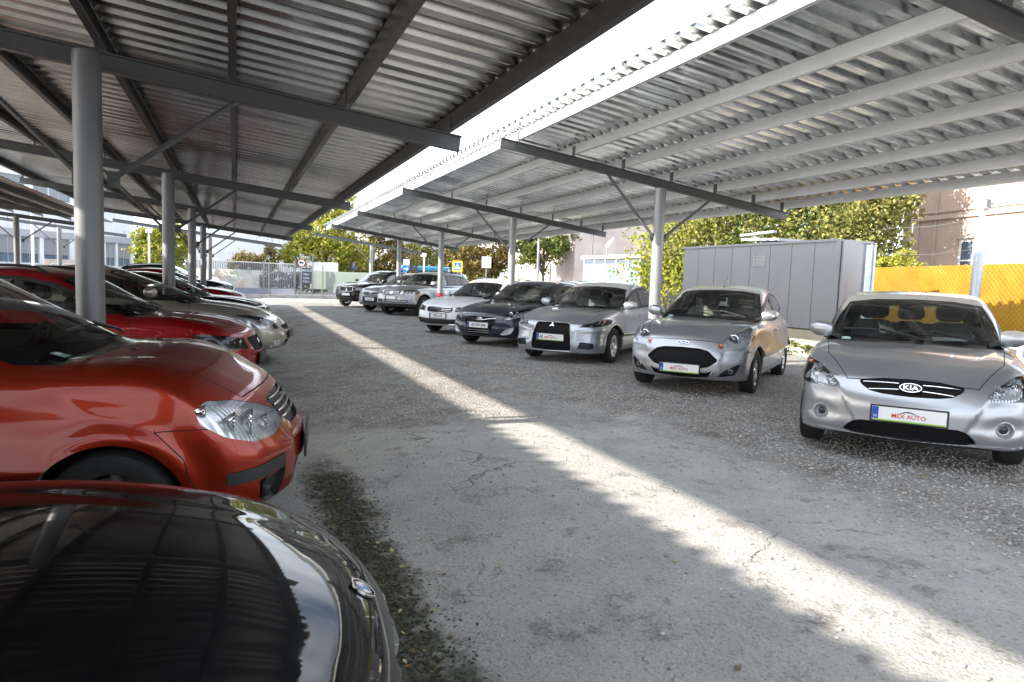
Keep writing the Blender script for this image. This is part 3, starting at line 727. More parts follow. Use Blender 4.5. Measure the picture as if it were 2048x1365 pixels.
        st.lathe([(.001, .012), (.06, .006), (.065, -.03)], cc-axw*.02, axw, 18); st.tube([cc-axw*.03, cc-axw*.25], .03, 8); st.build('steering_wheel', M_WHEELG, root, True)
        for s in (1, -1):
            sm = MB(); make_seat(sm, sx+.30, s*.36, zf+.27); sm.build('front_seat', seatm, root, True)
        rb = MB(); xr_ = sx-.78
        for s in (1, 0, -1): make_seat(rb, xr_+.28, s*.40, zf+.24, .43)
        if not c.get('norear'): rb.build('rear_bench', seatm, root, True)
        else: pass
        mi = surfpt(f, (hx+.16, 0, .8), (0, 0, 1)); mm = MB(); mm.tube([Vector(mi)+Vector((0, 0, -.01)), Vector(mi)+Vector((-.03, 0, -.06))], .008, 6); mm.box((mi[0]-.03, 0, mi[2]-.085), (.03, .22, .06)); mm.build('rear_view_mirror', M_BLACK, root, bevel=.01)
        if c.get('paper'):
            pp = MB(); px, py, a_, b_ = c['paper']; m3 = Matrix.Rotation(.2, 3, 'Z') @ Matrix.Rotation(.30, 3, 'Y'); pp.box((cx+px-.12, py, cz+.012), (a_, b_, .002), mat=m3); pp.build('paper_sheet', M_PAPER, root)
    if c.get('sticker', 1):
        q = surfpt(f, (cx-.02, -(wbm-.16), cz-.1), (.35, 0, 1)); fnv = surfpt(f, (cx-.22, -(wbm-.16), cz-.1), (.35, 0, 1)); dirv = Vector(fnv-q).normalized(); nrm = dirv.cross(Vector((0, 1, 0))).normalized()
        if nrm.z < 0: nrm = -nrm
        sb = MB(); cc = Vector(q)*.55+Vector(fnv)*.45-nrm*.007; sb.box(cc, (.07, .085, .001), mat=Matrix((dirv, Vector((0, 1, 0)), nrm)).transposed()); so = sb.build('toll_sticker', M_STICKER, root)
        sb = MB(); sb.box(cc+dirv*.012+nrm*.0012, (.026, .06, .0006), mat=Matrix((dirv, Vector((0, 1, 0)), nrm)).transposed()); sb.build('sticker_print', M_STICKW, so)
    # wipers lie on the glass
    if c.get('wipers', 1):
        for (y0, y1, l) in c.get('wip', [(.42, -.16, .0), (-.02, -.62, .0)]):
            wm = MB(); pts = []
            for k in range(8):
                yy = y0+(y1-y0)*k/7; zz = cz+.03+.028*math.sin(math.pi*k/7)+.03*k/7
                p = surfpt(f, (hx-.2, yy, zz), (1, 0, 0)); pts.append(Vector(p)+Vector((.012, 0, .012)))
            wm.tube(pts, .006, 6); a_ = pts[3]; wm.tube([pts[0]+Vector((.03, .12, -.03)), pts[0]+Vector((.02, .02, .0)), a_+Vector((.01, 0, .015))], .009, 6); wm.build('wiper', M_BLACK, root, True)
    # mirrors, handles, wheels
    if c.get('mir'):
        mx, mz = c['mir']; yy = surfpt(f, (mx, 0, mz), (0, 1, 0))[1]
        for s in (1, -1):
            if s == 1 and c.get('rightonly'): continue
            mirror_part(root, f, c, (mx, yy, mz), s, c.get('mirmat', paintm))
    for (hx_, hz_) in c.get('handles', []):
        yy = surfpt(f, (hx_, 0, hz_), (0, 1, 0))[1]
        for s in (1, -1):
            hm_ = MB(); hm_.tube([(hx_+.095, s*(yy-.004), hz_), (hx_+.07, s*(yy+.024), hz_+.002), (hx_, s*(yy+.03), hz_+.003), (hx_-.07, s*(yy+.024), hz_+.002), (hx_-.095, s*(yy-.004), hz_)], [.010, .013, .013, .013, .010], 8); hm_.build('door_handle', c.get('handlemat', paintm), root, True)
    if c.get('rails'):
        for s in (1, -1):
            pts = []
            x0, x1 = c['rails']; n = 12
            for k in range(n+1):
                xx = x0+(x1-x0)*k/n; p = surfpt(f, (xx, c.get('raily', .56)*s, .8), (0, 0, 1)); pts.append(Vector(p)+Vector((0, 0, .045 if 0 < k < n else -.005)))
            rm = MB(); rm.tube(pts, .016, 8); rm.build('roof_rail', c.get('railmat', M_BLACK), root, True)
    if c.get('antenna'):
        ax_, ang, ln = c['antenna']; p = Vector(surfpt(f, (ax_, 0, .8), (0, 0, 1))); am = MB(); d = Vector((-math.cos(R(ang)), 0, math.sin(R(ang)))); am.lathe([(.022, -.01), (.02, .012), (.008, .022)], p, (0, 0, 1), 12); am.tube([p, p+d*ln*.3, p+d*ln], [.005, .0035, .002], 6); am.build('antenna', M_BLACK, root, True)
    for ax in ((0,) if c.get('frontonly') else (0, -wb)):
        for s in (1, -1): make_wheel(root, c, ax, s, c.get('steer', 0) if ax == 0 else 0, c.get('rimstyle', 'five'))
    if c.get('plate'):
        px, pz, st = c['plate']; q = surfpt(f, (0, 0, pz), (1, 0, 0), 0, 2.0); q2 = surfpt(f, (0, .2, pz), (1, 0, 0), 0, 2.0); number_plate(root, f, q[0]+.022+c.get('plateoff', 0), pz, st)
    if c.get('emblem'):
        k_, ez = c['emblem'][:2]; p = surfpt(f, (0, 0, ez), (1, 0, 0), 0, 2.0)
        a = surfpt(f, (0, 0, ez+.03), (1, 0, 0), 0, 2.0); b_ = surfpt(f, (0, 0, ez-.03), (1, 0, 0), 0, 2.0); tz = Vector(a-b_).normalized(); n_ = Vector((0, -1, 0)).cross(tz); n_ = n_ if n_.x > 0 else -n_
        emblem_obj(root, k_, Vector(p)+n_*c.get('emboff', .004), n_)
    for fn in c.get('post', []): fn(root, f, c, S)
    return root
P_SILVER = paint('silver paint', (.42, .43, .45), .75, rough=.34, dust=.10)
P_SILVER2 = paint('light silver paint', (.40, .42, .45), .7, rough=.33, dust=.12)
def kia():
    HL[0] = .76+.03
    c = spec('k', 1.79, 1.47, 2.65, .90, .71, .316, (.76, .755), (-.40, .985), (-1.20, 1.375), (-2.95, 1.385), (-3.27, 1.03), cab=.79, bump_z=.46, lowlip=.2, lip=.07)
    c.update(oname='parked_car', paint=P_SILVER, ws_top=.56, ws_bot=.715, bowf=.30, crown=.075, fender=.028, crease=(.74, .86, .010), mir=(-.56, .985), handles=[(-1.28, .80), (-2.2, .84)], wipers=1, paper=(-.10, .33, .16, .30), seatmat=M_SEATD, rimstyle='ten')
    dl = [(-.62, .965), (-.95, 1.13), (-1.35, 1.325), (-1.75, 1.385), (-2.45, 1.385), (-2.85, 1.30), (-3.02, 1.16), (-2.98, 1.075), (-2.0, 1.0), (-1.0, .965)]
    c['dlo'] = [dl]; c['sidewin'] = [([(-.86, 1.0), (-1.02, 1.12), (-1.38, 1.295), (-1.66, 1.35), (-1.62, 1.0), (-1.0, .985)], 0), ([(-1.74, 1.36), (-2.42, 1.355), (-2.50, 1.05), (-1.70, 1.005)], 0), ([(-2.55, 1.345), (-2.80, 1.27), (-2.95, 1.15), (-2.90, 1.09), (-2.58, 1.06)], 0)]
    grille = sym([(0, .735), (.20, .728), (.355, .705), (.375, .69), (.355, .66), (.29, .622), (.20, .607), (0, .600)])
    low = sym([(0, .385), (.34, .378), (.40, .36), (.45, .315), (.475, .275), (.40, .258), (0, .250)])
    hl = [(.60, .52, .685), (.42, .60, .70), (.30, .80, .79), (.15, .86, .865), (.22, .74, .855), (.42, .60, .80), (.60, .50, .72)]
    hl = [(.74, .475, .605), (.55, .70, .615), (.36, .84, .64), (.25, .86, .72), (.20, .85, .79), (.26, .77, .825), (.40, .66, .80), (.58, .55, .73), (.70, .49, .66)]
    c['feat'] = [
        dict(name='headlight', kind='lamp', fn=diag(hl, 38, -.002), mat=M_LAMPGREY, d=.06, wall=M_LAMPDARK, bowls=[(.70, .722, .064, 'b'), (.585, .678, .052, 'b'), (.79, .79, .018, 'amber')], aim=.25),
        dict(name='radiator_grille', kind='recess', fn=front(grille, .3), mat=M_GRILLE, d=.028, center=1, wall=M_CHROME),
        dict(name='lower_intake', kind='recess', fn=front(low, .3), mat=M_GRILLE, d=.035, center=1, wall=M_BLACK),
        dict(name='fog_light_recess', kind='recess', fn=lambda V: np.maximum(np.hypot(V[:, 1]-.655, V[:, 2]-.395)-.062, .3-V[:, 0]), mat=M_SATIN, d=.035, wall=P_SILVER)]
    g1 = lambda V: front(sym([(0, .245), (.45, .25), (.62, .235), (.60, .19), (0, .18)]), .3)(V)
    c['trim'] = [g1]
    HL[0] = .79; hoodp = hoodgap(-.40, .62, .47, .66, .72)[0]
    door1 = side([(-.42, .30), (-.45, .6), (-.58, .96), (-1.66, .97), (-1.68, .30)], .5); door2 = side([(-1.69, .30), (-1.69, .97), (-2.7, 1.0), (-2.52, .72), (-2.2, .5), (-2.1, .30)], .5)
    bump = limited(side([(.60, .10), (.33, .40), (.30, .64), (1.3, .64), (1.3, .1)], .4), .46)
    c['gaps'] = [(hoodp, .007), (door1, .006), (door2, .006), (bump, .005)]
    def post(root, f, c, S):
        for s in (1, -1):
            p = Vector(surfpt(f, (0, s*.655, .395), (1, 0, 0), 0, 2)); m = MB(); m.lathe([(.066, -.006), (.069, .004), (.060, .008), (.050, -.01), (.046, -.026), (.040, -.018), (.034, -.020), (.018, -.014), (.001, -.012)], p, (1, s*.28, 0), 28); m.build('fog_light', M_SATIN, root, True)
            m = MB(); m.lathe([(.034, -.016), (.02, -.008), (.001, -.006)], p, (1, s*.28, 0), 20); m.build('fog_lens', M_LAMPDARK, root, True)
        for zc, hh in ((.694, .0045), (.653, .0045)):
            for s in (1, -1):
                m = MB(); pts = [Vector(surfpt(f, (0, s*yy, zc+(.012 if zc > .68 else -.006)*(yy/.35)-.02*(yy/.35)**2), (1, 0, 0), 0, 2))+Vector((-.006, 0, 0)) for yy in np.linspace(.085, .345 if zc > .68 else .30, 9)]
                m.tube(pts, hh, 6); m.build('grille_bar', M_CHROME, root, True)
        pts = [Vector(surfpt(f, (0, yy, zz), (1, 0, 0), 0, 2)) for yy, zz in [(y, .6) for y in ()]]
    sg = lambda t: 1/(1+np.exp(-np.clip(t, -40, 40)))
    c['carve'] = [lambda x, y, z: np.where(x > .3, .013*sg((y-(.44+(z-.45)*.55))/.007)*sg((z-.36)/.02)*sg((.625-z)/.012), 0),
                  lambda x, y, z: np.where(x > .3, .011*np.exp(-(((y-.645)/.125)**2+((z-.395-.10*(y-.645))/.085)**2)**2), 0),
                  lambda x, y, z: np.where(x > .2, -.014*np.exp(-((z-.238)/.018)**2), 0)]
    c['post'] = [post]; c['plate'] = (.9, .455, 'mex'); c['emblem'] = ('kia', .667); c['antenna'] = (-2.85, 40, .18); c['emboff'] = .0
    return c
def doors(c, xs, zb=.30, xa=-.42, za=.6, rear=True, bz=.97):
    """door shut lines: front door from the fender to xs[0], rear door to xs[1]"""
    g = [(side([(xa, zb), (xa-.03, za), (xa-.15, bz), (xs[0], bz+.01), (xs[0]-.02, zb)], .5), .006)]
    if rear: g.append((side([(xs[0]-.03, zb), (xs[0]-.03, bz+.01), (xs[1], bz+.03), (xs[1]+.2, .72), (xs[1]+.42, .52), (xs[1]+.55, zb)], .5), .006))
    return g
HL = [.8]
def hoodgap(cx, xf, yf, ym, yr, w_=.007):
    xl = HL[0]; P = [(xl-.20*(y/.9)**2, y) for y in (-yf, -yf*.66, -yf*.33, 0, yf*.33, yf*.66, yf)]
    return (topv(P+[(xf-.3, ym), (cx+.12, yr), (cx+.04, yr+.02), (cx+.04, -yr-.02), (cx+.12, -yr), (xf-.3, -ym)], .6), w_)
HL = [.8]
def limited(fn, lim): fn.lim = lim; return fn
def windows(c, base, wf, wr, ws_front, split, end, top, htop=None, dark=False, quarter=None):
    """side glass from: belt height at front/back, apex of the front corner, the split and the end"""
    cx, cz = c['keys']['cowl']; b0, b1 = base; hx, hz = c['keys']['header']
    dl = [(cx-.20, b0-.005), (cx-.52, b0+(top-b0)*.40), (hx-.10, top-.075), (hx-.45, top-.012), ((hx+end)/2-.2, top), (end+.40, top-.03), (end+.12, top-.13), (end, b1+.05), (end+.02, b1), ((cx+end)/2, (b0+b1)/2-.005), (cx-.6, b0-.005)]
    c['dlo'] = [dl]
    m = .032
    g1 = [(cx-.44, b0+.03), (cx-.60, b0+(top-b0)*.38), (hx-.13, top-.105), (hx-.40, top-.045), (split+.03, top-m), (split+.03, b0+.022), (cx-.7, b0+.02)]
    e2 = quarter if quarter else end+.05
    g2 = [(split-.05, top-m), ((split+e2)/2, top-m-.002), (e2+.02, top-(.05 if quarter else .10)), (e2, b1+.03), (split-.05, (b0+b1)/2+.022)]
    c['sidewin'] = [(g1, dark), (g2, dark or c.get('darkrear', False))]
    if quarter: c['sidewin'].append(([(quarter-.04, top-.06), (end+.35, top-.075), (end+.13, top-.16), (end+.05, b1+.06), (end+.08, b1+.035), (quarter-.04, b1+.03)], dark or c.get('darkrear', False)))
def bars(zs, y0, y1, r_, mat=None, x0=-.006, name='grille_bar', bend=0.0, part='c'):
    def post(root, f, c, S):
        for z in zs:
            for s in ((1, -1) if y0 > 0 else (1,)):
                yy = np.linspace(y0 if y0 > 0 else -y1, y1, 9 if y0 > 0 else 15)
                pts = [Vector(surfpt(f, (0, s*y, z-bend*(y/y1)**2), (1, 0, 0), 0, 2))+Vector((x0, 0, 0)) for y in yy]
                m = MB(); m.tube(pts, r_, 6); m.build(name, mat or M_CHROME, root, True)
    return post
def outline(pts, r_, mat=None, name='chrome_frame', closed=True, dx=0.0, sides=(1,)):
    """a bright strip laid on the nose along front-view points"""
    def post(root, f, c, S):
        for s in sides:
            P = []; n = len(pts)
            for i in range(n if closed else n-1):
                a, b = pts[i], pts[(i+1) % n]
                for k in range(5): t = k/5; P.append((a[0]+(b[0]-a[0])*t, a[1]+(b[1]-a[1])*t))
            P.append(pts[0] if closed else pts[-1])
            Q = [Vector(surfpt(f, (0, s*y, z), (1, 0, 0), 0, 2))+Vector((dx, 0, 0)) for y, z in P]
            m = MB(); m.tube(Q, r_, 6, cap=not closed); m.build(name, mat or M_CHROME, root, True)
    return post
def fog(y, z, r_, mat=None, lensy=True):
    def post(root, f, c, S):
        for s in (1, -1):
            p = Vector(surfpt(f, (0, s*y, z), (1, 0, 0), 0, 2))+Vector((-.03, 0, 0)); m = MB()
            m.lathe([(r_*1.2, -.01), (r_*1.2, .008), (r_, .010), (r_*.85, -.012), (r_*.4, -.022), (r_*.3, -.008), (.001, -.006)], p, (1, s*.15, 0), 22); m.build('fog_light', mat or M_REFL, root, True)
    return post
def low(n, poly, d=.035, mat=None, wall=None, name='lower_intake'):
    return dict(name=name, kind='recess', fn=front(sym(poly) if n else poly, .2), mat=mat or M_GRILLE, d=d, center=n, wall=wall or M_BLACK)
def lamp(pts, al=38, mat=None, bowls=(), d=.065, wall=None, **k):
    return dict(name='headlight', kind='lamp', fn=diag(pts, al), mat=mat or M_LAMPGREY, d=d, wall=wall or M_LAMPDARK, bowls=list(bowls), **k)

def ford():
    HL[0] = .66+.03
    c = spec('f', 1.72, 1.485, 2.49, .83, .65, .305, (.64, .80), (-.42, 1.01), (-1.28, 1.405), (-2.72, 1.37), (-3.0, 1.08), cab=.765, bump_z=.42, hoodmid=.035, lip=.08)
    c.update(oname='parked_car', paint=P_SILVER, ws_top=.54, ws_bot=.69, bowf=.30, crown=.085, fender=.012, crease=(.70, .92, .012), mir=(-.62, 1.0), handles=[(-1.30, .84), (-2.12, .90)], paper=(-.10, .30, .15, .26), rimstyle='ten', seatmat=M_SEATG, antenna=(-1.45, 38, .34), steer=0)
    windows(c, (.99, 1.10), 0, 0, 0, -1.62, -2.78, 1.385)
    hl = [(.66, .42, .625), (.56, .54, .625), (.40, .67, .675), (.20, .78, .77), (.04, .81, .86), (.0, .78, .895), (.12, .71, .90), (.32, .61, .85), (.50, .50, .78), (.62, .43, .70)]
    gr = [(0, .635), (.24, .628), (.35, .60), (.465, .50), (.465, .47), (.37, .395), (.28, .375), (0, .37)]
    lo = [(0, .315), (.34, .315), (.43, .355), (.435, .35), (.36, .255), (0, .235)]
    fg = [(.47, .275), (.56, .36), (.69, .435), (.735, .44), (.70, .34), (.66, .295), (.55, .275)]
    c['feat'] = [lamp(hl, 40, M_LAMPGREY, [(.61, .76, .048, 'proj'), (.71, .83, .030, 'b'), (.48, .67, .030, 'amber')], .045, M_LAMPGREY), low(1, gr, .03, name='radiator_grille'), low(1, lo, .05), low(0, fg, .03, name='fog_light_recess', mat=M_BLACK)]
    c['gaps'] = doors(c, (-1.66, -2.55), bz=1.0)+[hoodgap(-.42, .52, .52, .64, .70), (limited(side([(.52, .1), (.30, .42), (.36, .60), (1.3, .60), (1.3, .1)], .4), .46), .005)]
    c['post'] = [fog(.62, .345, .026), outline([(.44, .37), (.375, .27), (.365, .25)], .005, M_SATIN, 'bumper_blade', False, .003, (1, -1))]
    sg = lambda t: 1/(1+np.exp(-np.clip(t, -40, 40)))
    c['carve'] = [lambda x, y, z: np.where(x > .3, .012*sg((y-(.50+abs(z-.48)*.2))/.007)*sg((z-.22)/.02)*sg((.60-z)/.012), 0),
                  lambda x, y, z: np.where(x > .2, -.014*np.exp(-((z-.222)/.018)**2), 0)]
    c['plate'] = (.83, .358, 'mex'); c['emblem'] = ('ford', .685); c['plateoff'] = .004
    return c
def lancer():
    HL[0] = .80+.03
    c = spec('m', 1.76, 1.49, 2.635, .94, 1.0, .322, (.80, .775), (-.40, 1.00), (-1.22, 1.39), (-2.45, 1.42), (-3.05, 1.10), cab=.78, bump_z=.34, hoodmid=.03, deck=1.06, beltz2=1.0, lip=.05, lowlip=.17)
    c.update(oname='parked_car', paint=P_SILVER2, ws_top=.55, ws_bot=.70, bowf=.27, crown=.07, fender=.03, crease=(.80, .92, .012), mir=(-.62, .99), handles=[(-1.35, .85), (-2.3, .88)], paper=(-.10, .30, .16, .26), rimstyle='double', seatmat=M_SEATG, gap=.06, antenna=(-2.5, 60, .18))
    windows(c, (.985, 1.03), 0, 0, 0, -1.62, -2.95, 1.39, quarter=-2.5)
    c['nose'] = [(.05, .70), (.17, .86), (.25, .93), (.34, .94), (.48, .925), (.62, .905), (.72, .87), (.79, .80), (1.0, .50)]
    hl = [(.78, .46, .665), (.60, .62, .675), (.40, .78, .70), (.20, .86, .73), (.13, .86, .80), (.30, .80, .815), (.50, .66, .775), (.70, .50, .715)]
    gr = [(0, .74), (.27, .735), (.33, .71), (.375, .50), (.395, .30), (.37, .245), (0, .235)]
    fg = [(.50, .30), (.53, .42), (.74, .40), (.76, .32), (.70, .29)]
    c['feat'] = [lamp(hl, 36, M_LAMPDARK, [(.66, .735, .045, 'b'), (.755, .758, .036, 'b'), (.56, .71, .032, 'b'), (.815, .765, .026, 'amber')], .06), low(1, gr, .035, M_GRILLEF, name='radiator_grille'), low(0, fg, .03, M_BLACK, name='fog_light_recess')]
    c['gaps'] = doors(c, (-1.66, -2.75), bz=.99)+[hoodgap(-.40, .66, .60, .68, .72), (limited(side([(.60, .1), (.36, .42), (.36, .70), (1.3, .70), (1.3, .1)], .4), .46), .005)]
    o = [(0, .235), (.37, .245), (.395, .30), (.375, .50), (.33, .71), (.27, .735), (0, .74), (-.27, .735), (-.33, .71), (-.375, .50), (-.395, .30), (-.37, .245)]
    c['post'] = [outline(o, .008, M_SATIN, 'chrome_frame', True, .0), fog(.64, .355, .032, M_LAMPDARK)]
    c['carve'] = [lambda x, y, z: np.where(x > .2, -.018*np.exp(-((z-.215)/.018)**2), 0), lambda x, y, z: np.where(x > .3, .012/(1+np.exp(-np.clip((y-.44)/.007, -40, 40)))*np.exp(-((z-.50)/.10)**4), 0)]
    c['plate'] = (.93, .475, 'mexAI'); c['emblem'] = ('mit', .685); c['plateoff'] = .0
    return c
P_NAVY = paint('dark blue paint', (.006, .009, .024), .3, rough=.4, dust=.05)
P_WHITE = paint('white paint', (.78, .79, .80), 0, rough=.5, dust=.08)
P_GREY = paint('grey paint', (.16, .165, .17), .5, dust=.12)
P_BLACK = paint('black paint', (.004, .004, .005), 0, rough=.5, dust=.004, spec=.05)
P_ORANGE = paint('orange red paint', (.27, .020, .005), .6, rough=.36, dust=.0, spec=.2, coat=.7)
P_RED = paint('red paint', (.29, .005, .008), .5, rough=.4, dust=.0, spec=.2, coat=.7)
P_BEIGE = paint('beige silver paint', (.42, .385, .34), .65, dust=.08)
def i40():
    HL[0] = .80+.03
    c = spec('h', 1.815, 1.47, 2.77, .95, 1.05, .33, (.80, .75), (-.45, .985), (-1.32, 1.37), (-3.25, 1.38), (-3.65, 1.05), cab=.79, bump_z=.40, hoodmid=.03, lip=.07)
    c.update(oname='parked_car', paint=P_NAVY, ws_top=.56, ws_bot=.71, bowf=.33, crown=.08, fender=.02, crease=(.80, .92, .012), mir=(-.66, .99), handles=[(-1.35, .85), (-2.3, .88)], rails=(-1.6, -3.3), rimstyle='ten', seatmat=M_SEATG, railmat=M_CHROME)
    windows(c, (.98, 1.04), 0, 0, 0, -1.75, -3.35, 1.365, quarter=-2.7)
    hl = [(.76, .46, .60), (.60, .56, .62), (.42, .70, .67), (.20, .84, .76), (.08, .86, .84), (.22, .78, .85), (.44, .64, .795), (.66, .50, .71)]
    gr = [(0, .66), (.26, .655), (.36, .64), (.40, .62), (.36, .50), (.30, .36), (.22, .28), (0, .27)]
    fg = [(.50, .29), (.62, .40), (.76, .46), (.76, .40), (.72, .32), (.62, .285)]
    c['feat'] = [lamp(hl, 40, M_LAMPGREY, [(.64, .715, .044, 'proj'), (.72, .76, .03, 'b'), (.52, .655, .03, 'b')]), low(1, gr, .03, grillemat('bar grille', scale=80, kind='bars'), M_CHROME, name='radiator_grille'), low(0, fg, .02, M_LAMPGREY, M_CHROME, name='fog_light_recess')]
    c['gaps'] = doors(c, (-1.8, -2.85))+[hoodgap(-.45, .62, .55, .68, .72)]
    c['post'] = [outline([(.39, .625), (.22, .615), (.09, .585), (0, .585), (-.09, .585), (-.22, .615), (-.39, .625)], .007, closed=False), fog(.68, .37, .03), bars((.50, .455, .41, .365, .32), 0, .27, .004, M_SATIN)]
    c['plate'] = (.94, .475, 'AI·GW-544'); c['emblem'] = ('hyu', .60)
    return c
def passat():
    HL[0] = .82+.03
    c = spec('p', 1.82, 1.50, 2.71, .93, 1.13, .335, (.82, .765), (-.42, 1.0), (-1.25, 1.385), (-3.3, 1.42), (-3.6, 1.08), cab=.79, bump_z=.44, hoodmid=.035, lip=.05)
    c.update(oname='parked_car', paint=P_WHITE, ws_top=.56, ws_bot=.71, bowf=.27, crown=.07, mir=(-.62, .99), rails=(-1.5, -3.3), railmat=M_CHROME, seatmat=M_SEATG, crease=(.78, .88, .01), handles=[(-1.35, .83), (-2.3, .86)])
    windows(c, (.99, 1.03), 0, 0, 0, -1.7, -3.35, 1.375, quarter=-2.7)
    hl = [(.80, .44, .60), (.56, .70, .615), (.36, .84, .64), (.22, .87, .74), (.30, .82, .775), (.56, .62, .75), (.76, .46, .715)]
    gr = [(0, .715), (.36, .705), (.415, .69), (.40, .60), (.34, .575), (0, .57)]
    lo = [(0, .40), (.42, .405), (.74, .42), (.76, .33), (.70, .28), (.40, .27), (0, .265)]
    c['feat'] = [lamp(hl, 38, M_LAMPDARK, [(.62, .68, .042, 'proj'), (.72, .695, .036, 'b'), (.52, .665, .034, 'b')]), low(1, gr, .02, M_GLOSSBLACK, M_CHROME, name='radiator_grille'), low(1, lo, .03, M_BLACK)]
    c['gaps'] = doors(c, (-1.74, -2.8))+[hoodgap(-.42, .66, .50, .68, .72)]
    c['post'] = [bars((.70, .655, .613), 0, .36, .006, M_CHROME), bars((.255,), 0, .66, .010, M_CHROME, .0, 'bumper_strip', -.03)]
    c['plate'] = (.93, .485, 'PXX-673'); c['emblem'] = ('vw', .655)
    return c
def touareg():
    HL[0] = .76+.03
    c = spec('t', 1.93, 1.72, 2.855, .88, 1.0, .385, (.76, .985), (-.42, 1.20), (-1.15, 1.62), (-3.25, 1.62), (-3.6, 1.22), cab=.84, bump_z=.62, hoodmid=.035, lip=.08, lowlip=.32, steep=1)
    c.update(oname='parked_car', paint=P_SILVER2, bottom=.30, ws_top=.60, ws_bot=.76, bowf=.26, crown=.07, mir=(-.62, 1.2), rails=(-1.4, -3.2), seatmat=M_SEATG, sillz=.46, darkrear=True, handles=[(-1.35, 1.0), (-2.4, 1.03)], gap=.065, tw=.25, rim=.24)
    c['sec'] = [(.2, .94), (.4, .985), (.6, 1.0), (.8, 1.0), (1.0, .985), (1.15, .955), (1.4, .86)]
    windows(c, (1.185, 1.21), 0, 0, 0, -1.7, -3.35, 1.60, quarter=-2.75)
    hl = [(.76, .50, .80), (.56, .74, .80), (.36, .88, .82), (.26, .92, .90), (.34, .86, .975), (.56, .68, .985), (.74, .52, .96)]
    gr = [(0, .955), (.36, .95), (.42, .94), (.38, .80), (.32, .77), (0, .765)]
    lo = [(0, .60), (.36, .60), (.38, .52), (.36, .50), (0, .50)]
    lo2 = [(.42, .60), (.70, .61), (.74, .56), (.70, .50), (.42, .50)]
    c['feat'] = [lamp(hl, 38, M_LAMPGREY, [(.66, .89, .05, 'b'), (.78, .90, .045, 'b'), (.56, .88, .03, 'amber')]), low(1, gr, .03, M_BLACK, M_CHROME, name='radiator_grille'), low(1, lo, .03, M_BLACK), low(0, lo2, .03, M_BLACK)]
    c['gaps'] = doors(c, (-1.74, -2.85), .5, bz=1.18)+[hoodgap(-.42, .60, .56, .72, .78)]
    c['post'] = [bars((.90, .855, .81), 0, .35, .007), bars((.55,), .43, .69, .006), bars((.55,), 0, .35, .006)]
    c['plate'] = (.9, .68, 'blank'); c['emblem'] = ('vw', .865)
    return c
def mazda():
    HL[0] = .80+.03
    c = spec('z', 1.87, 1.645, 2.75, .95, .98, .365, (.80, .88), (-.50, 1.12), (-1.45, 1.54), (-3.1, 1.52), (-3.5, 1.15), cab=.82, bump_z=.46, hoodmid=.05, lip=.06, lowlip=.26)
    c.update(oname='parked_car', paint=P_GREY, bottom=.25, ws_top=.58, ws_bot=.74, bowf=.34, crown=.09, mir=(-.72, 1.12), seatmat=M_SEATG, gap=.06, handles=[(-1.45, .95)], darkrear=True)
    c['sec'] = [(.15, .93), (.35, .985), (.6, 1.0), (.8, .995), (.95, .975), (1.1, .93), (1.4, .82)]
    windows(c, (1.11, 1.15), 0, 0, 0, -1.8, -3.1, 1.525)
    hl = [(.76, .50, .74), (.56, .70, .745), (.36, .84, .77), (.22, .90, .84), (.34, .82, .90), (.56, .66, .88), (.72, .52, .82)]
    gr = [(0, .80), (.30, .80), (.40, .81), (.42, .79), (.34, .735), (0, .73)]
    lo = [(0, .63), (.40, .63), (.46, .60), (.40, .42), (.30, .36), (0, .35)]
    c['feat'] = [lamp(hl, 38, M_LAMPGREY, [(.66, .82, .045, 'b'), (.76, .84, .04, 'b')]), low(1, gr, .03, M_BLACK, name='radiator_grille'), low(1, lo, .04, M_BLACK)]
    c['gaps'] = doors(c, (-1.84, -2.75), .4, bz=1.1)
    c['post'] = [fog(.66, .44, .04)]
    c['plate'] = (.95, .53, 'KXS-268'); c['emblem'] = ('mazda', .80)
    return c
def x5():
    HL[0] = .78+.03
    c = spec('x', 1.93, 1.76, 2.93, .88, 1.0, .375, (.78, 1.0), (-.55, 1.21), (-1.35, 1.64), (-3.3, 1.64), (-3.65, 1.25), cab=.84, bump_z=.60, hoodmid=.04, lip=.06, lowlip=.28, steep=1)
    c.update(oname='parked_car', paint=P_BLACK, bottom=.27, ws_top=.60, ws_bot=.77, bowf=.30, crown=.08, mir=(-.75, 1.2), gap=.06, darkrear=True, seatmat=M_SEATG, rim=.25)
    c['sec'] = [(.2, .94), (.4, .985), (.6, 1.0), (.8, 1.0), (1.0, .985), (1.15, .955), (1.4, .86)]
    windows(c, (1.20, 1.23), 0, 0, 0, -1.85, -3.45, 1.62, quarter=-2.9)
    hl = [(.78, .42, .80), (.56, .70, .80), (.36, .86, .82), (.26, .91, .88), (.36, .84, .93), (.58, .64, .93), (.76, .44, .92)]
    kd = [(.04, .95), (.36, .95), (.38, .93), (.36, .76), (.32, .73), (.06, .73), (.04, .76)]
    lo = [(0, .48), (.40, .48), (.42, .40), (.36, .34), (0, .33)]
    lo2 = [(.48, .56), (.74, .58), (.78, .50), (.72, .42), (.50, .42)]
    c['feat'] = [lamp(hl, 38, M_LAMPGREY, [(.60, .865, .05, 'b'), (.73, .87, .045, 'b')]), low(0, kd, .02, grillemat('kidney slats', (.10, .10, .10), 60), M_CHROME, name='kidney_grille'), low(1, lo, .03, M_BLACK), low(0, lo2, .03, M_BLACK)]
    c['post'] = [outline(kd, .010, M_CHROME, 'chrome_frame', True, .0, (1, -1))]
    c['plate'] = (.9, .60, 'blank'); c['emblem'] = ('bmw', 1.0)
    return c
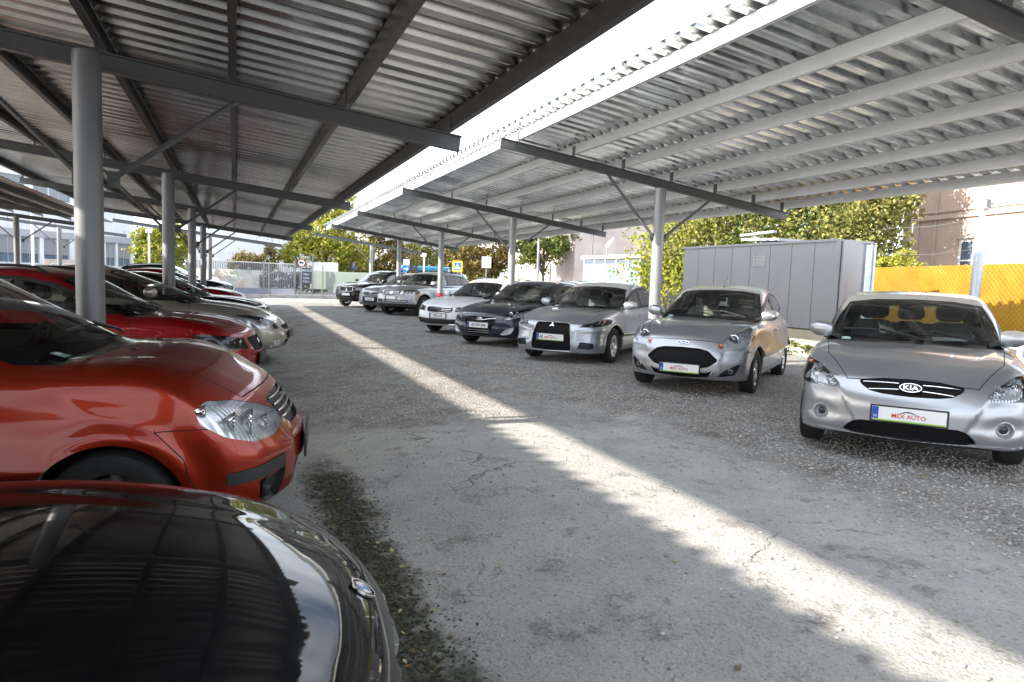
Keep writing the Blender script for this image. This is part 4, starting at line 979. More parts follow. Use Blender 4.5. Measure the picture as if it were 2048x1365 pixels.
def sx4():
    HL[0] = .62+.03
    c = spec('s', 1.755, 1.60, 2.50, .86, .80, .30, (.62, .885), (-.20, 1.075), (-1.08, 1.50), (-2.85, 1.48), (-3.15, 1.15), cab=.79, bump_z=.44, hoodmid=.05, lip=.06, lowlip=.22)
    c.update(oname='parked_car', paint=P_ORANGE, bottom=.2, ws_top=.57, ws_bot=.72, bowf=.32, crown=.085, fender=.012, ws_side=.015, bowc=.22, handles=[(-1.45, .90)], sticker=1, gap=.045, flare=.02, hoodrear=.13, wip=[(.30, -.30, 0)], mir=(-.70, 1.08), rimmat=M_DARKMETAL)
    c['nose'] = [(.05, .60), (.18, .75), (.28, .85), (.40, .875), (.52, .87), (.62, .84), (.74, .78), (.84, .70), (.92, .60), (1.1, .3)]
    windows(c, (1.08, 1.13), 0, 0, 0, -1.8, -2.85, 1.475)
    hl = [(.80, .42, .655), (.74, .54, .61), (.62, .68, .61), (.50, .78, .655), (.42, .85, .725), (.39, .84, .80), (.43, .79, .84), (.54, .67, .825), (.68, .54, .775), (.79, .43, .715)]
    gr = [(0, .80), (.34, .79), (.38, .77), (.34, .66), (.26, .62), (0, .61)]
    lo = [(0, .42), (.36, .42), (.40, .30), (.36, .26), (0, .25)]
    fg = [(.50, .52), (.72, .50), (.74, .42), (.50, .44)]
    fg2 = [(.50, .425), (.72, .405), (.70, .30), (.60, .25), (.53, .26)]
    c['feat'] = [lamp(hl, 52, M_LAMPGREY, [(.61, .70, .070, 'b'), (.73, .72, .050, 'b'), (.51, .68, .040, 'b'), (.80, .79, .030, 'b')], .05, M_LAMPGREY), low(1, gr, .03, M_BLACK, name='radiator_grille'), low(1, lo, .03), dict(name='bumper_pad', kind='flush', fn=diag([(.70, .42, .50), (.45, .74, .47), (.45, .74, .405), (.70, .42, .43)], 45), mat=M_BLACK, off=.006, w=-.008), low(0, fg2, .04, M_BLACK, name='fog_light_recess')]
    c['gaps'] = [hoodgap(-.20, .46, .58, .66, .70), (limited(side([(.60, .1), (.36, .44), (.33, .56), (.20, .70), (1.3, .72), (1.3, .1)], .4), .46), .005), (side([(-.42, .30), (-.45, .6), (-.50, 1.06), (-1.85, 1.08), (-1.87, .30)], .5), .006)]
    c['post'] = [bars((.77, .735, .70, .665), 0, .33, .007, M_CHROME), fog(.62, .34, .045, M_LAMPDARK)]
    def sidelamp(root, f, c, S):
        for s in (-1, 1):
            y = surfpt(f, (-.56, 0, .80), (0, 1, 0))[1]; m = MB(); m.lathe([(.030, -.004), (.026, .006), (.001, .012)], (-.52, s*(y-.001), .80), (0, s, 0), 18); o = m.build('side_indicator', M_SATIN, root, True); o.scale = (1, 1, 1)
        for yy in (.30, -.30):
            p = surfpt(f, (-.02, yy, .8), (0, 0, 1)); m = MB(); m.box(Vector(p)+Vector((0, 0, .005)), (.035, .02, .012)); m.build('washer_nozzle', M_BLACK, root, bevel=.004)
    c['post'].append(sidelamp)
    c['plate'] = (.87, .48, 'holder')
    return c
def ibiza():
    HL[0] = .68+.03
    c = spec('r', 1.78, 1.55, 2.56, .85, .72, .325, (.68, .83), (-.45, 1.04), (-1.28, 1.45), (-2.85, 1.43), (-3.15, 1.10), cab=.79, bump_z=.48, hoodmid=.035, lip=.06)
    c.update(oname='parked_car', paint=P_RED, ws_top=.57, ws_bot=.71, bowf=.26, crown=.075, fender=.02, crease=(.78, .86, .018), cladding=.03, gap=.05, mir=(-.66, 1.04), handles=[(-1.4, .88)], rails=(-1.5, -2.85))
    windows(c, (1.03, 1.08), 0, 0, 0, -1.75, -2.9, 1.43)
    hl = [(.72, .48, .60), (.52, .66, .60), (.38, .78, .65), (.22, .86, .75), (.12, .87, .79), (.30, .78, .79), (.52, .62, .765), (.70, .48, .73)]
    gr = [(0, .73), (.36, .73), (.42, .70), (.36, .56), (0, .54)]
    lo = [(0, .42), (.36, .42), (.40, .30), (.36, .26), (0, .25)]
    fg = [(.50, .40), (.74, .47), (.76, .36), (.62, .27), (.52, .28)]
    c['feat'] = [lamp(hl, 50, M_LAMPDARK, [(.60, .68, .036, 'proj'), (.70, .69, .030, 'b')], .055, strips=[([(.60, .60, .735), (.44, .70, .745), (.30, .79, .765)], .009), ([(.62, .59, .63), (.46, .70, .64)], .008)]), low(1, gr, .03, name='radiator_grille'), low(1, lo, .03), low(0, fg, .04, M_BLACK, name='fog_light_recess')]
    c['gaps'] = doors(c, (-1.78, -2.6), bz=1.03)+[hoodgap(-.45, .52, .58, .68, .72), (limited(side([(.60, .1), (.36, .44), (.36, .60), (1.3, .60), (1.3, .1)], .4), .46), .005)]
    c['post'] = [fog(.64, .36, .035)]
    c['plate'] = (.87, .45, 'holder'); c['emblem'] = ('seat', .66)
    return c
def beige():
    HL[0] = .70+.03
    c = spec('b', 1.78, 1.50, 2.70, .90, .85, .32, (.70, .72), (-.55, .985), (-1.75, 1.42), (-3.0, 1.36), (-3.5, 1.06), cab=.79, bump_z=.42, hoodmid=.04, lip=.06, peak=(-2.1, 1.50))
    c.update(oname='parked_car', paint=P_BEIGE, ws_top=.54, ws_bot=.70, bowf=.30, crown=.085, mir=(-1.02, 1.03), handles=[(-1.6, .84)], gap=.05)
    windows(c, (.985, 1.05), 0, 0, 0, -2.0, -3.1, 1.42)
    hl = [(.72, .46, .55), (.52, .64, .545), (.32, .80, .59), (.18, .87, .68), (.16, .85, .77), (.30, .78, .775), (.50, .62, .73), (.68, .48, .66)]
    gr = [(0, .60), (.34, .59), (.38, .57), (.30, .52), (0, .51)]
    lo = [(0, .36), (.40, .36), (.44, .27), (.36, .24), (0, .23)]
    fg = [(.56, .36), (.74, .36), (.74, .27), (.56, .27)]
    c['feat'] = [lamp(hl, 45, M_LAMPGREY, [(.62, .655, .045, 'b'), (.72, .68, .04, 'b')]), low(1, gr, .02, name='radiator_grille'), low(1, lo, .03), low(0, fg, .03, M_LAMPGREY, M_CHROME, name='fog_light_recess')]
    c['gaps'] = doors(c, (-1.9, -2.7))+[hoodgap(-.55, .52, .56, .68, .72)]
    c['post'] = [fog(.65, .315, .035), outline([(.76, .25), (.60, .22), (.3, .20)], .008, M_SATIN, 'bumper_strip', False, .0, (1, -1))]
    c['plate'] = (.9, .44, 'holder')
    return c
def blacksedan():
    HL[0] = .78+.03
    c = spec('a', 1.83, 1.45, 2.80, .88, 1.0, .325, (.78, .76), (-.50, .975), (-1.35, 1.36), (-2.6, 1.38), (-3.3, 1.08), cab=.79, bump_z=.44, hoodmid=.035, lip=.06, deck=1.03, beltz2=.98)
    c.update(oname='parked_car', paint=P_BLACK, ws_top=.56, ws_bot=.71, bowf=.24, crown=.07, mir=(-.68, .98), gap=.05)
    windows(c, (.97, 1.0), 0, 0, 0, -1.75, -3.1, 1.36)
    hl = [(.78, .46, .58), (.56, .68, .58), (.36, .82, .60), (.24, .88, .68), (.34, .82, .735), (.56, .66, .735), (.76, .48, .70)]
    gr = [(0, .72), (.30, .715), (.34, .70), (.32, .36), (.26, .33), (0, .33)]
    c['feat'] = [lamp(hl, 40, M_LAMPGREY, [(.62, .66, .045, 'b'), (.72, .66, .04, 'b')]), low(1, gr, .03, name='radiator_grille')]
    c['gaps'] = doors(c, (-1.8, -2.85))+[hoodgap(-.5, .62, .50, .66, .72)]
    vb = []
    def vbars(root, f, c, S):
        for k in range(-5, 6):
            m = MB(); m.tube([Vector(surfpt(f, (0, k*.055, z), (1, 0, 0), 0, 2))+Vector((-.004, 0, 0)) for z in np.linspace(.36, .70, 6)], .006, 6); m.build('grille_bar', M_CHROME, root, True)
    c['post'] = [outline([(0, .33), (.26, .33), (.32, .36), (.34, .70), (.30, .715), (0, .72), (-.30, .715), (-.34, .70), (-.32, .36), (-.26, .33)], .010), vbars]
    c['plate'] = (.88, .45, 'blank')
    return c
def redhatch():
    c = ibiza(); c['paint'] = P_RED; c['rails'] = None; c['mir'] = None; return c
def whitecar():
    c = beige(); c['paint'] = paint('pearl paint', (.60, .60, .58), .3, dust=.08); return c
def blacksuv():
    c = x5(); c['rails'] = (-1.4, -3.2); c['railmat'] = M_BLACK; c['emblem'] = None; c['plate'] = (.9, .60, 'blank'); return c
def redwagon():
    c = ibiza(); return c
def bmw():
    HL[0] = .66+.03
    c = spec('w', 1.82, 1.42, 2.76, .78, 1.0, .32, (.66, .755), (-.80, .985), (-1.7, 1.36), (-2.9, 1.36), (-3.4, 1.08), cab=.78, bump_z=.40, hoodmid=.055, lip=.02, deck=1.03)
    c['nose'] = [(.05, .58), (.18, .68), (.28, .73), (.40, .75), (.52, .765), (.62, .79), (.70, .785), (.76, .72), (1.0, .35)]
    c.update(oname='parked_car', paint=P_BLACK, ws_top=.55, ws_bot=.70, bowf=.40, crown=.10, fender=.012, kh=.14, kn=.10, frontonly=0, gap=.05, bowc=.2)
    windows(c, (.97, 1.0), 0, 0, 0, -2.0, -3.1, 1.34)
    hl = [(.70, .36, .58), (.50, .62, .57), (.30, .78, .60), (.20, .84, .68), (.32, .76, .725), (.52, .58, .70), (.68, .38, .665)]
    kd = [(.025, .65), (.20, .65), (.215, .63), (.20, .54), (.17, .52), (.04, .52), (.025, .54)]
    lo = [(0, .40), (.34, .40), (.36, .28), (0, .26)]
    c['feat'] = [lamp(hl, 40, M_LAMPGREY, [(.52, .64, .045, 'b'), (.64, .65, .045, 'b')]), low(0, kd, .03, M_BLACK, M_CHROME, name='kidney_grille'), low(1, lo, .03)]
    c['gaps'] = [hoodgap(-.8, .60, .60, .68, .72)]
    c['ridge'] = .004; c['emblem'] = ('bmw', .745); c['plate'] = (.8, .42, 'holder')
    return c
# ------------------------------------------------------------ ground
def gz(x):
    t = min(max((2.15-x)/1.5, 0), 1); t = t*t*(3-2*t); return -.08*t
def groundmat():
    m, nt, p, o = newmat('gravel and worn concrete'); l = nt.links.new
    tc = nd(nt, 'ShaderNodeTexCoord'); P = tc.outputs['Object']
    def noise(s, d=6, r=.6):
        n = nd(nt, 'ShaderNodeTexNoise'); n.inputs['Scale'].default_value = s; n.inputs['Detail'].default_value = d; n.inputs['Roughness'].default_value = r; l(P, n.inputs['Vector']); return n.outputs['Fac']
    def ramp(v, a, b, c0=(0, 0, 0), c1=(1, 1, 1)):
        r = nd(nt, 'ShaderNodeValToRGB'); r.color_ramp.elements[0].position = a; r.color_ramp.elements[1].position = b
        r.color_ramp.elements[0].color = (*c0, 1); r.color_ramp.elements[1].color = (*c1, 1); l(v, r.inputs['Fac']); return r.outputs['Color']
    def math_(op, a, b=None, clamp=False):
        n = nd(nt, 'ShaderNodeMath'); n.operation = op; n.use_clamp = clamp
        for i, q in enumerate((a, b)):
            if q is None: continue
            if isinstance(q, (int, float)): n.inputs[i].default_value = q
            else: l(q, n.inputs[i])
        return n.outputs[0]
    def mix(f, a, b, bt='MIX'):
        n = nd(nt, 'ShaderNodeMix'); n.data_type = 'RGBA'; n.blend_type = bt
        for k, q in (('Factor', f), ('A', a), ('B', b)):
            if isinstance(q, tuple): n.inputs[k].default_value = (*q, 1)
            elif isinstance(q, (int, float)): n.inputs[k].default_value = q
            else: l(q, n.inputs[k])
        return n.outputs['Result']
    sx = nd(nt, 'ShaderNodeSeparateXYZ'); l(P, sx.inputs[0]); X, Y = sx.outputs[0], sx.outputs[1]
    # gravel: crushed limestone, every stone its own tone
    v = nd(nt, 'ShaderNodeTexVoronoi'); v.inputs['Scale'].default_value = 46; l(P, v.inputs['Vector'])
    v2 = nd(nt, 'ShaderNodeTexVoronoi'); v2.inputs['Scale'].default_value = 80; l(P, v2.inputs['Vector'])
    sc = nd(nt, 'ShaderNodeSeparateColor'); l(v.outputs['Color'], sc.inputs[0]); sc2 = nd(nt, 'ShaderNodeSeparateColor'); l(v2.outputs['Color'], sc2.inputs[0])
    g1 = ramp(sc.outputs[0], 0, 1, (.285, .277, .262), (.62, .605, .58)); g2 = ramp(sc2.outputs[0], 0, 1, (.12, .115, .11), (.60, .585, .56))
    grav = mix(ramp(noise(3.1), .42, .58), g1, g2)
    gap = ramp(v.outputs['Distance'], .0, .55, (1, 1, 1), (.5, .49, .48)); grav = mix(.8, grav, gap, 'MULTIPLY')
    leafy = ramp(noise(1.3, 8, .7), .50, .66); grav = mix(math_('MULTIPLY', leafy, .6), grav, (.10, .075, .05))
    # worn concrete with fines
    con = ramp(noise(2.2, 10, .65), .3, .7, (.31, .302, .286), (.415, .406, .388)); spk = ramp(sc2.outputs[1], .80, .90, (1, 1, 1), (.78, .76, .73)); con = mix(1.0, con, spk, 'MULTIPLY')
    spw = ramp(sc2.outputs[2], .90, .95, (0, 0, 0), (1, 1, 1)); con = mix(math_('MULTIPLY', spw, .5), con, (.48, .46, .42))
    w_ = nd(nt, 'ShaderNodeVectorMath'); w_.operation = 'ADD'; nn = nd(nt, 'ShaderNodeTexNoise'); nn.inputs['Scale'].default_value = 3; nn.inputs['Detail'].default_value = 6; l(P, nn.inputs['Vector'])
    sub = nd(nt, 'ShaderNodeVectorMath'); sub.operation = 'SCALE'; sub.inputs['Scale'].default_value = .5; l(nn.outputs['Color'], sub.inputs[0]); l(P, w_.inputs[0]); l(sub.outputs[0], w_.inputs[1])
    ve = nd(nt, 'ShaderNodeTexVoronoi'); ve.feature = 'DISTANCE_TO_EDGE'; ve.inputs['Scale'].default_value = .55; l(w_.outputs[0], ve.inputs['Vector'])
    crack = math_('MULTIPLY', ramp(ve.outputs['Distance'], .0, .006, (1, 1, 1), (0, 0, 0)), ramp(noise(.7), .48, .56)); con = mix(math_('MULTIPLY', crack, .7), con, (.07, .066, .06))
    # where the concrete shows: near lane, ragged edges
    e = math_('ADD', X, math_('MULTIPLY', math_('SUBTRACT', noise(1.7, 8, .7), .5), 1.6))
    a = ramp(math_('MULTIPLY', math_('SUBTRACT', 4.35, e), 1.0), .0, .55); b = ramp(math_('SUBTRACT', math_('ADD', 7.0, math_('MULTIPLY', math_('SUBTRACT', noise(.9, 7, .7), .5), 5.0)), Y), .0, 1.0)
    cm = math_('MULTIPLY', a, b); cm = math_('MULTIPLY', cm, ramp(noise(2.7, 9, .75), .34, .44, (.35, .35, .35), (1, 1, 1)))
    far = math_('MULTIPLY', ramp(noise(.45, 8, .7), .50, .64), .55)            # trodden patches further off
    cm = math_('MAXIMUM', cm, far); colr = mix(cm, grav, con)
    # moss along the low edge of the lane
    ms = math_('ADD', X, math_('MULTIPLY', math_('SUBTRACT', noise(2.2, 9, .7), .5), .55))
    tri = math_('SUBTRACT', 1.0, math_('ABSOLUTE', math_('MULTIPLY', math_('SUBTRACT', ms, .66), 4.3)), True); mm = ramp(math_('MULTIPLY', math_('MULTIPLY', tri, ramp(noise(7, 8, .75), .30, .55, (.25, .25, .25), (1, 1, 1))), ramp(math_('SUBTRACT', 6.0, Y), 0, 1.0)), .05, .5)
    moss = ramp(noise(22, 6, .7), .35, .65, (.018, .020, .010), (.055, .055, .028)); colr = mix(math_('MULTIPLY', mm, .8), colr, moss)
    row_shade = math_('MULTIPLY', ramp(math_('SUBTRACT', .7, X), 0, .8), .5); colr = mix(row_shade, colr, (.075, .066, .055))  # ground under the left row darkened in colour, to dim the roof above
    l(colr, p.inputs['Base Color']); p.inputs['Roughness'].default_value = .92; p.inputs['Specular IOR Level'].default_value = .25
    h = math_('ADD', math_('MULTIPLY', v.outputs['Distance'], -1.1), math_('MULTIPLY', v2.outputs['Distance'], -.45)); h = math_('MULTIPLY', h, math_('SUBTRACT', 1.0, math_('MULTIPLY', cm, .86)))
    h = math_('ADD', h, math_('MULTIPLY', noise(60, 4), .35)); h = math_('SUBTRACT', h, math_('MULTIPLY', crack, math_('MULTIPLY', cm, .6)))
    bm = nd(nt, 'ShaderNodeBump'); bm.inputs['Strength'].default_value = .95; bm.inputs['Distance'].default_value = .018; l(h, bm.inputs['Height']); l(bm.outputs['Normal'], p.inputs['Normal'])
    return m
M_GROUND = groundmat()
xs = [-400, -60, -20, -8]+[round(-7+.25*i, 3) for i in range(70)]+[11, 14, 20, 60, 400]
ys = [-60, -12, -4]+[round(-2+.5*i, 3) for i in range(30)]+[14, 16, 20, 26, 34, 46, 80, 600]
rg = np.random.default_rng(3)
gv = []
for y in ys:
    for x in xs:
        j = .012*math.sin(x*2.3+y*.7)+.010*math.sin(y*1.9-x*1.1) if -7 < x < 11 and y < 46 else 0
        gv.append((x, y, gz(x)+j))
nx = len(xs); gf = [(j*nx+i, j*nx+i+1, (j+1)*nx+i+1, (j+1)*nx+i) for j in range(len(ys)-1) for i in range(nx-1)]
ground = mobj('ground', gv, gf, M_GROUND, None, True); tag(ground, kind='structure')
def ground_z(x, y): return gz(x)+(.012*math.sin(x*2.3+y*.7)+.010*math.sin(y*1.9-x*1.1))

def stone_field(name, n, fx, mats, rlo, rhi, label, flat=.6):
    """loose stones as one mesh: squashed octahedra with jittered corners"""
    base = np.array([(1, 0, 0), (0, 1, 0), (-1, 0, 0), (0, -1, 0), (0, 0, 1), (0, 0, -1)], float)
    T = np.array([(0, 1, 4), (1, 2, 4), (2, 3, 4), (3, 0, 4), (1, 0, 5), (2, 1, 5), (3, 2, 5), (0, 3, 5)])
    P = fx(n); n = len(P); r = rg.uniform(rlo, rhi, n)**1.0
    V = base[None]*rg.uniform(.65, 1.25, (n, 6, 3))*r[:, None, None]; a = rg.uniform(0, 6.28, n); c, s = np.cos(a), np.sin(a)
    x = V[..., 0]*c[:, None]-V[..., 1]*s[:, None]; y = V[..., 0]*s[:, None]+V[..., 1]*c[:, None]; z = V[..., 2]*flat
    V = np.stack([x+P[:, 0:1], y+P[:, 1:2], z+P[:, 2:3]+r[:, None]*flat*.35], -1).reshape(-1, 3)
    F = (T[None]+(np.arange(n)*6)[:, None, None]).reshape(-1, 3)
    o = mobj(name, V, F, mats, None, False, fm=np.repeat(rg.integers(0, len(mats), n), 8)); tag(o, label, 'ground cover', kind='stuff'); return o
def fx_gravel(n):
    y = 1.2+16*rg.power(1.0, n)**1.4; x = rg.uniform(.9, 8.5, n)
    keep = (x+rg.normal(0, .35, n) > 4.1) | (rg.random(n) < np.where(y > 6.5, .5, .03))
    x, y = x[keep], y[keep]; return np.stack([x, y, [ground_z(a, b) for a, b in zip(x, y)]], 1)
stm = [simple('stone %d' % i, c, .9, noise=.3, nscale=60) for i, c in enumerate([(.42, .395, .36), (.34, .32, .30), (.26, .24, .22), (.48, .455, .42), (.34, .29, .235)])]
stone_field('gravel', 75000, fx_gravel, stm, .006, .017, 'loose pale crushed stone on the lot')
def leaves(name, n, fx, mats, size, label):
    P = fx(n); n = len(P); a = rg.uniform(0, 6.28, n); sz = rg.uniform(.5, 1.2, n)*size; up = rg.uniform(-.4, .4, (n, 2))
    q = np.array([(-1, 0), (-.3, .55), (.5, .45), (1, 0), (.5, -.45), (-.3, -.55)]); c, s = np.cos(a), np.sin(a)
    X = (q[None, :, 0]*c[:, None]-q[None, :, 1]*s[:, None])*sz[:, None]; Y = (q[None, :, 0]*s[:, None]+q[None, :, 1]*c[:, None])*sz[:, None]
    Z = X*up[:, :1]+Y*up[:, 1:]+P[:, 2:3]+.007
    V = np.stack([X+P[:, :1], Y+P[:, 1:2], Z], -1).reshape(-1, 3); F = (np.arange(6)[None]+(np.arange(n)*6)[:, None])
    o = mobj(name, V, F, mats, None, False, fm=rg.integers(0, len(mats), n)); tag(o, label, 'ground cover', kind='stuff'); return o
def fx_l(n):
    y = rg.uniform(.8, 6.0, n); x = rg.normal(.66, .14, n); k = rg.random(n) < .03; x[k] = rg.uniform(.5, 3.8, k.sum())
    y2 = rg.uniform(2.5, 14, n//3); x2 = rg.uniform(4.3, 7.5, n//3); x = np.concatenate([x, x2]); y = np.concatenate([y, y2])
    return np.stack([x, y, [ground_z(a, b) for a, b in zip(x, y)]], 1)
M_LEAFG = [simple('dry leaf %d' % i, c, .8, noise=.3, nscale=50) for i, c in enumerate([(.36, .30, .08), (.25, .16, .06), (.14, .09, .05), (.40, .36, .18)])]
leaves('fallen_leaves', 200, fx_l, M_LEAFG, .018, 'small dry leaves strewn along the mossy edge of the lane')
def fx_m(n):
    y = rg.uniform(.6, 5.2, n); x = rg.normal(.65, .10, n); return np.stack([x, y, [ground_z(a, b)-.003 for a, b in zip(x, y)]], 1)
leaves('moss', 5200, fx_m, [simple('moss green', (.035, .045, .015), .95), simple('moss brown', (.045, .035, .02), .95)], .011, 'dark moss and weeds in the gutter of the lane')

# ------------------------------------------------------------ carports
def galv(name, base=(.56, .575, .59), rough=.3, metal=.85, streak=(0.35, 3.2, 1), k_=1.0, wavy=0):
    m, nt, p, o = newmat(name); l = nt.links.new
    tc = nd(nt, 'ShaderNodeTexCoord'); mp = nd(nt, 'ShaderNodeMapping'); mp.inputs['Scale'].default_value = streak; l(tc.outputs['Object'], mp.inputs[0])
    n = nd(nt, 'ShaderNodeTexNoise'); n.inputs['Scale'].default_value = 1.6; n.inputs['Detail'].default_value = 8; n.inputs['Roughness'].default_value = .7; l(mp.outputs[0], n.inputs['Vector'])
    v = nd(nt, 'ShaderNodeTexVoronoi'); v.inputs['Scale'].default_value = 26; l(tc.outputs['Object'], v.inputs['Vector'])
    sc = nd(nt, 'ShaderNodeSeparateColor'); l(v.outputs['Color'], sc.inputs[0])
    r = nd(nt, 'ShaderNodeValToRGB'); r.color_ramp.elements[0].position = .3; r.color_ramp.elements[1].position = .7
    r.color_ramp.elements[0].color = (*[k*(1-.38*k_) for k in base], 1); r.color_ramp.elements[1].color = (*[min(1, k*(1+.22*k_)) for k in base], 1); l(n.outputs['Fac'], r.inputs['Fac'])
    mx_ = nd(nt, 'ShaderNodeMix'); mx_.data_type = 'RGBA'; mx_.blend_type = 'MULTIPLY'; mx_.inputs['Factor'].default_value = .35*k_; l(r.outputs['Color'], mx_.inputs['A'])
    r2 = nd(nt, 'ShaderNodeValToRGB'); r2.color_ramp.elements[0].color = (.7, .7, .7, 1); l(sc.outputs[0], r2.inputs['Fac']); l(r2.outputs['Color'], mx_.inputs['B'])
    l(mx_.outputs['Result'], p.inputs['Base Color']); p.inputs['Metallic'].default_value = metal
    mr = nd(nt, 'ShaderNodeMapRange'); mr.inputs['From Min'].default_value = .3; mr.inputs['From Max'].default_value = .7; mr.inputs['To Min'].default_value = rough*.7; mr.inputs['To Max'].default_value = rough*1.4
    l(n.outputs['Fac'], mr.inputs['Value']); l(mr.outputs['Result'], p.inputs['Roughness'])
    if wavy:
        m2 = nd(nt, 'ShaderNodeMapping'); m2.inputs['Scale'].default_value = (.8, 7, 1); l(tc.outputs['Object'], m2.inputs[0]); w2 = nd(nt, 'ShaderNodeTexNoise'); w2.inputs['Scale'].default_value = 1.3; w2.inputs['Detail'].default_value = 2; l(m2.outputs[0], w2.inputs['Vector'])
        b = nd(nt, 'ShaderNodeBump'); b.inputs['Strength'].default_value = wavy; b.inputs['Distance'].default_value = .012; l(w2.outputs['Fac'], b.inputs['Height']); l(b.outputs['Normal'], p.inputs['Normal'])
    return m
M_SHEETSHADE = galv('shaded galvanised sheet', (.50, .49, .47), .2, .95, (.22, 9, 1), 1.2, 0)  # galvanised sheet with the shade under the left roofs put into its colour
M_PURLINSHADE = simple('shaded purlin', (.085, .08, .075), .4, .4, noise=.15, nscale=4)  # same purlins, coloured darker to carry the shade of the left roofs
M_SHEET = galv('galvanised sheet', (.76, .78, .79), .16, .93, (.22, 9, 1), 1.3, 0)
M_PURLIN = galv('galvanised purlin', (.74, .755, .765), .42, .35, (1, .3, 1), .4)
M_STEELD = simple('dark painted steel', (.105, .107, .11), .45, .25, noise=.12, nscale=6, roughvar=.1)
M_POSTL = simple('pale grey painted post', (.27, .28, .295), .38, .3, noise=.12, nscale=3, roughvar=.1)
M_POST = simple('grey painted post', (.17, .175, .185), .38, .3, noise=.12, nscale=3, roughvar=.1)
def carport(name, label, px, py0, S, n0, n1, xl, zl, xr, zr, ry0, pur, ys0, ys1, postoff=0.0, over=(.22, .10), dark=False, hgt=.068):
    root = empty(name, (px, py0, 0)); tag(root, label, 'carport', 'open carports of galvanised sheet'); inv = Vector((-px, -py0, 0))
    def B(mb, nm, mat, parent=root, **k):
        mb.v = [tuple(Vector(v)+inv) for v in mb.v]; return mb.build(nm, mat, parent, **k)
    sl = (zr-zl)/(xr-xl); zb = lambda x: zl+sl*(x-xl)
    RH, RW, PH, CG = .155, .085, .155, .045
    for k in range(n0, n1+1):
        y = ry0+k*S; py = py0+k*S; top = zb(px)+(.0 if not postoff else .05)
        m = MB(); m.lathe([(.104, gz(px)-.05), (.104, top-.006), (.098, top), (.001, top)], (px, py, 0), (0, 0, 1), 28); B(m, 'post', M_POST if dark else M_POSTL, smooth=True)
        m = MB(); I = [(-RW/2, 0), (RW/2, 0), (RW/2, .011), (.004, .013), (.004, RH-.013), (RW/2, RH-.011), (RW/2, RH), (-RW/2, RH), (-RW/2, RH-.011), (-.004, RH-.013), (-.004, .013), (-RW/2, .011)]
        m.prism(I, (xl, y, zl), (xr, y, zr)); r = B(m, 'rafter', M_STEELD)
        for x in pur:
            c = MB(); c.box((x-.006, y, zb(x)+RH+.09), (.010, .09, .18)); B(c, 'cleat', M_STEELD, r)
        for s in (-1, 1):
            m = MB(); zlow = zb(px)-.92
            m.tube([(px+s*.09, y, zlow), (px+s*1.12, y, zb(px+s*1.12)+.005)], .026, 6); b = B(m, 'brace', M_STEELD if dark else M_POST)
            c = MB(); c.box((px+s*.13, y, zlow+.02), (.10, .010, .14)); B(c, 'brace_plate', M_STEELD, b)
    for x in pur:
        z = zb(x)+RH+CG; t = .004; w_ = .06
        C = [(0, 0), (w_, 0), (w_, .022), (w_-t, .022), (w_-t, t), (t, t), (t, PH-t), (w_-t, PH-t), (w_-t, PH-.022), (w_, PH-.022), (w_, PH), (0, PH)]
        m = MB(); m.prism([(a, b) for a, b in C], (x, ys0+.12, z), (x, ys1-.05, z)); B(m, 'purlin', M_PURLINSHADE if dark else M_PURLIN)
    # trapezoidal sheet: ribs run across the bay, down the slope
    pit = .262; x0, x1 = xl-over[0], xr+over[1]; xsg = np.linspace(x0, x1, 9)
    prof = []; y = ys0
    while y < ys1:
        prof += [(y, 0), (y+.040, 0), (y+.045, .005), (y+.050, 0), (y+.114, 0), (y+.135, hgt), (y+.240, hgt)]; y += pit
    prof.append((y, 0)); nP = len(prof)
    V = []; 
    jit = rg.normal(0, 1e-7, (len(xsg), nP))
    for i, x in enumerate(xsg):
        for j, (yy, h) in enumerate(prof): V.append((x-px, yy-py0, zb(x)+RH+CG+PH+.004+h+jit[i, j]))
    F = [(i*nP+j, i*nP+j+1, (i+1)*nP+j+1, (i+1)*nP+j) for i in range(len(xsg)-1) for j in range(nP-1)]
    o = mobj('roof_sheet', V, F, M_SHEETSHADE if dark else M_SHEET, root); o.modifiers.new('t', 'SOLIDIFY').thickness = .0012
    return root
S_ = 7.25
sa = -.108; purA = [2.02-1.035*i for i in range(6)]+[-5.06]
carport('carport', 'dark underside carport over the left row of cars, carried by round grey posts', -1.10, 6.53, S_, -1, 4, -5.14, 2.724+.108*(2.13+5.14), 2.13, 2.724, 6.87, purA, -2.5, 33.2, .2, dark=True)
carport('carport', 'bright galvanised carport over the right row, seven pale purlins under it', 7.28, 10.91, S_, -2, 4, 4.09, 3.648, 10.27, 2.85, 10.91, [4.42, 5.47, 6.47, 7.51, 8.51, 9.44, 10.17], -5.5, 37.2, over=(-.16, .12))
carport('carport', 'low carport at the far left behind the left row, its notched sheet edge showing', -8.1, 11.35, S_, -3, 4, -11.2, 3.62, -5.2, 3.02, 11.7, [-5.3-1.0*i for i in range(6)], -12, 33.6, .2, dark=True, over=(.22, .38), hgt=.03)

# ------------------------------------------------------------ plants
def leafmat(name, c0, c1, c2):
    m, nt, p, o = newmat(name); l = nt.links.new
    g = nd(nt, 'ShaderNodeNewGeometry'); r = nd(nt, 'ShaderNodeValToRGB'); e = r.color_ramp.elements
    e[0].color = (*c0, 1); e[1].color = (*c2, 1); x = e.new(.5); x.color = (*c1, 1); l(g.outputs['Random Per Island'], r.inputs['Fac']); l(r.outputs['Color'], p.inputs['Base Color'])
    p.inputs['Roughness'].default_value = .55; p.inputs['Specular IOR Level'].default_value = .3
    t = nd(nt, 'ShaderNodeBsdfTranslucent'); l(r.outputs['Color'], t.inputs['Color']); mxs = nd(nt, 'ShaderNodeMixShader'); mxs.inputs[0].default_value = .3
    l(p.outputs[0], mxs.inputs[1]); l(t.outputs[0], mxs.inputs[2]); l(mxs.outputs[0], o.inputs['Surface']); return m
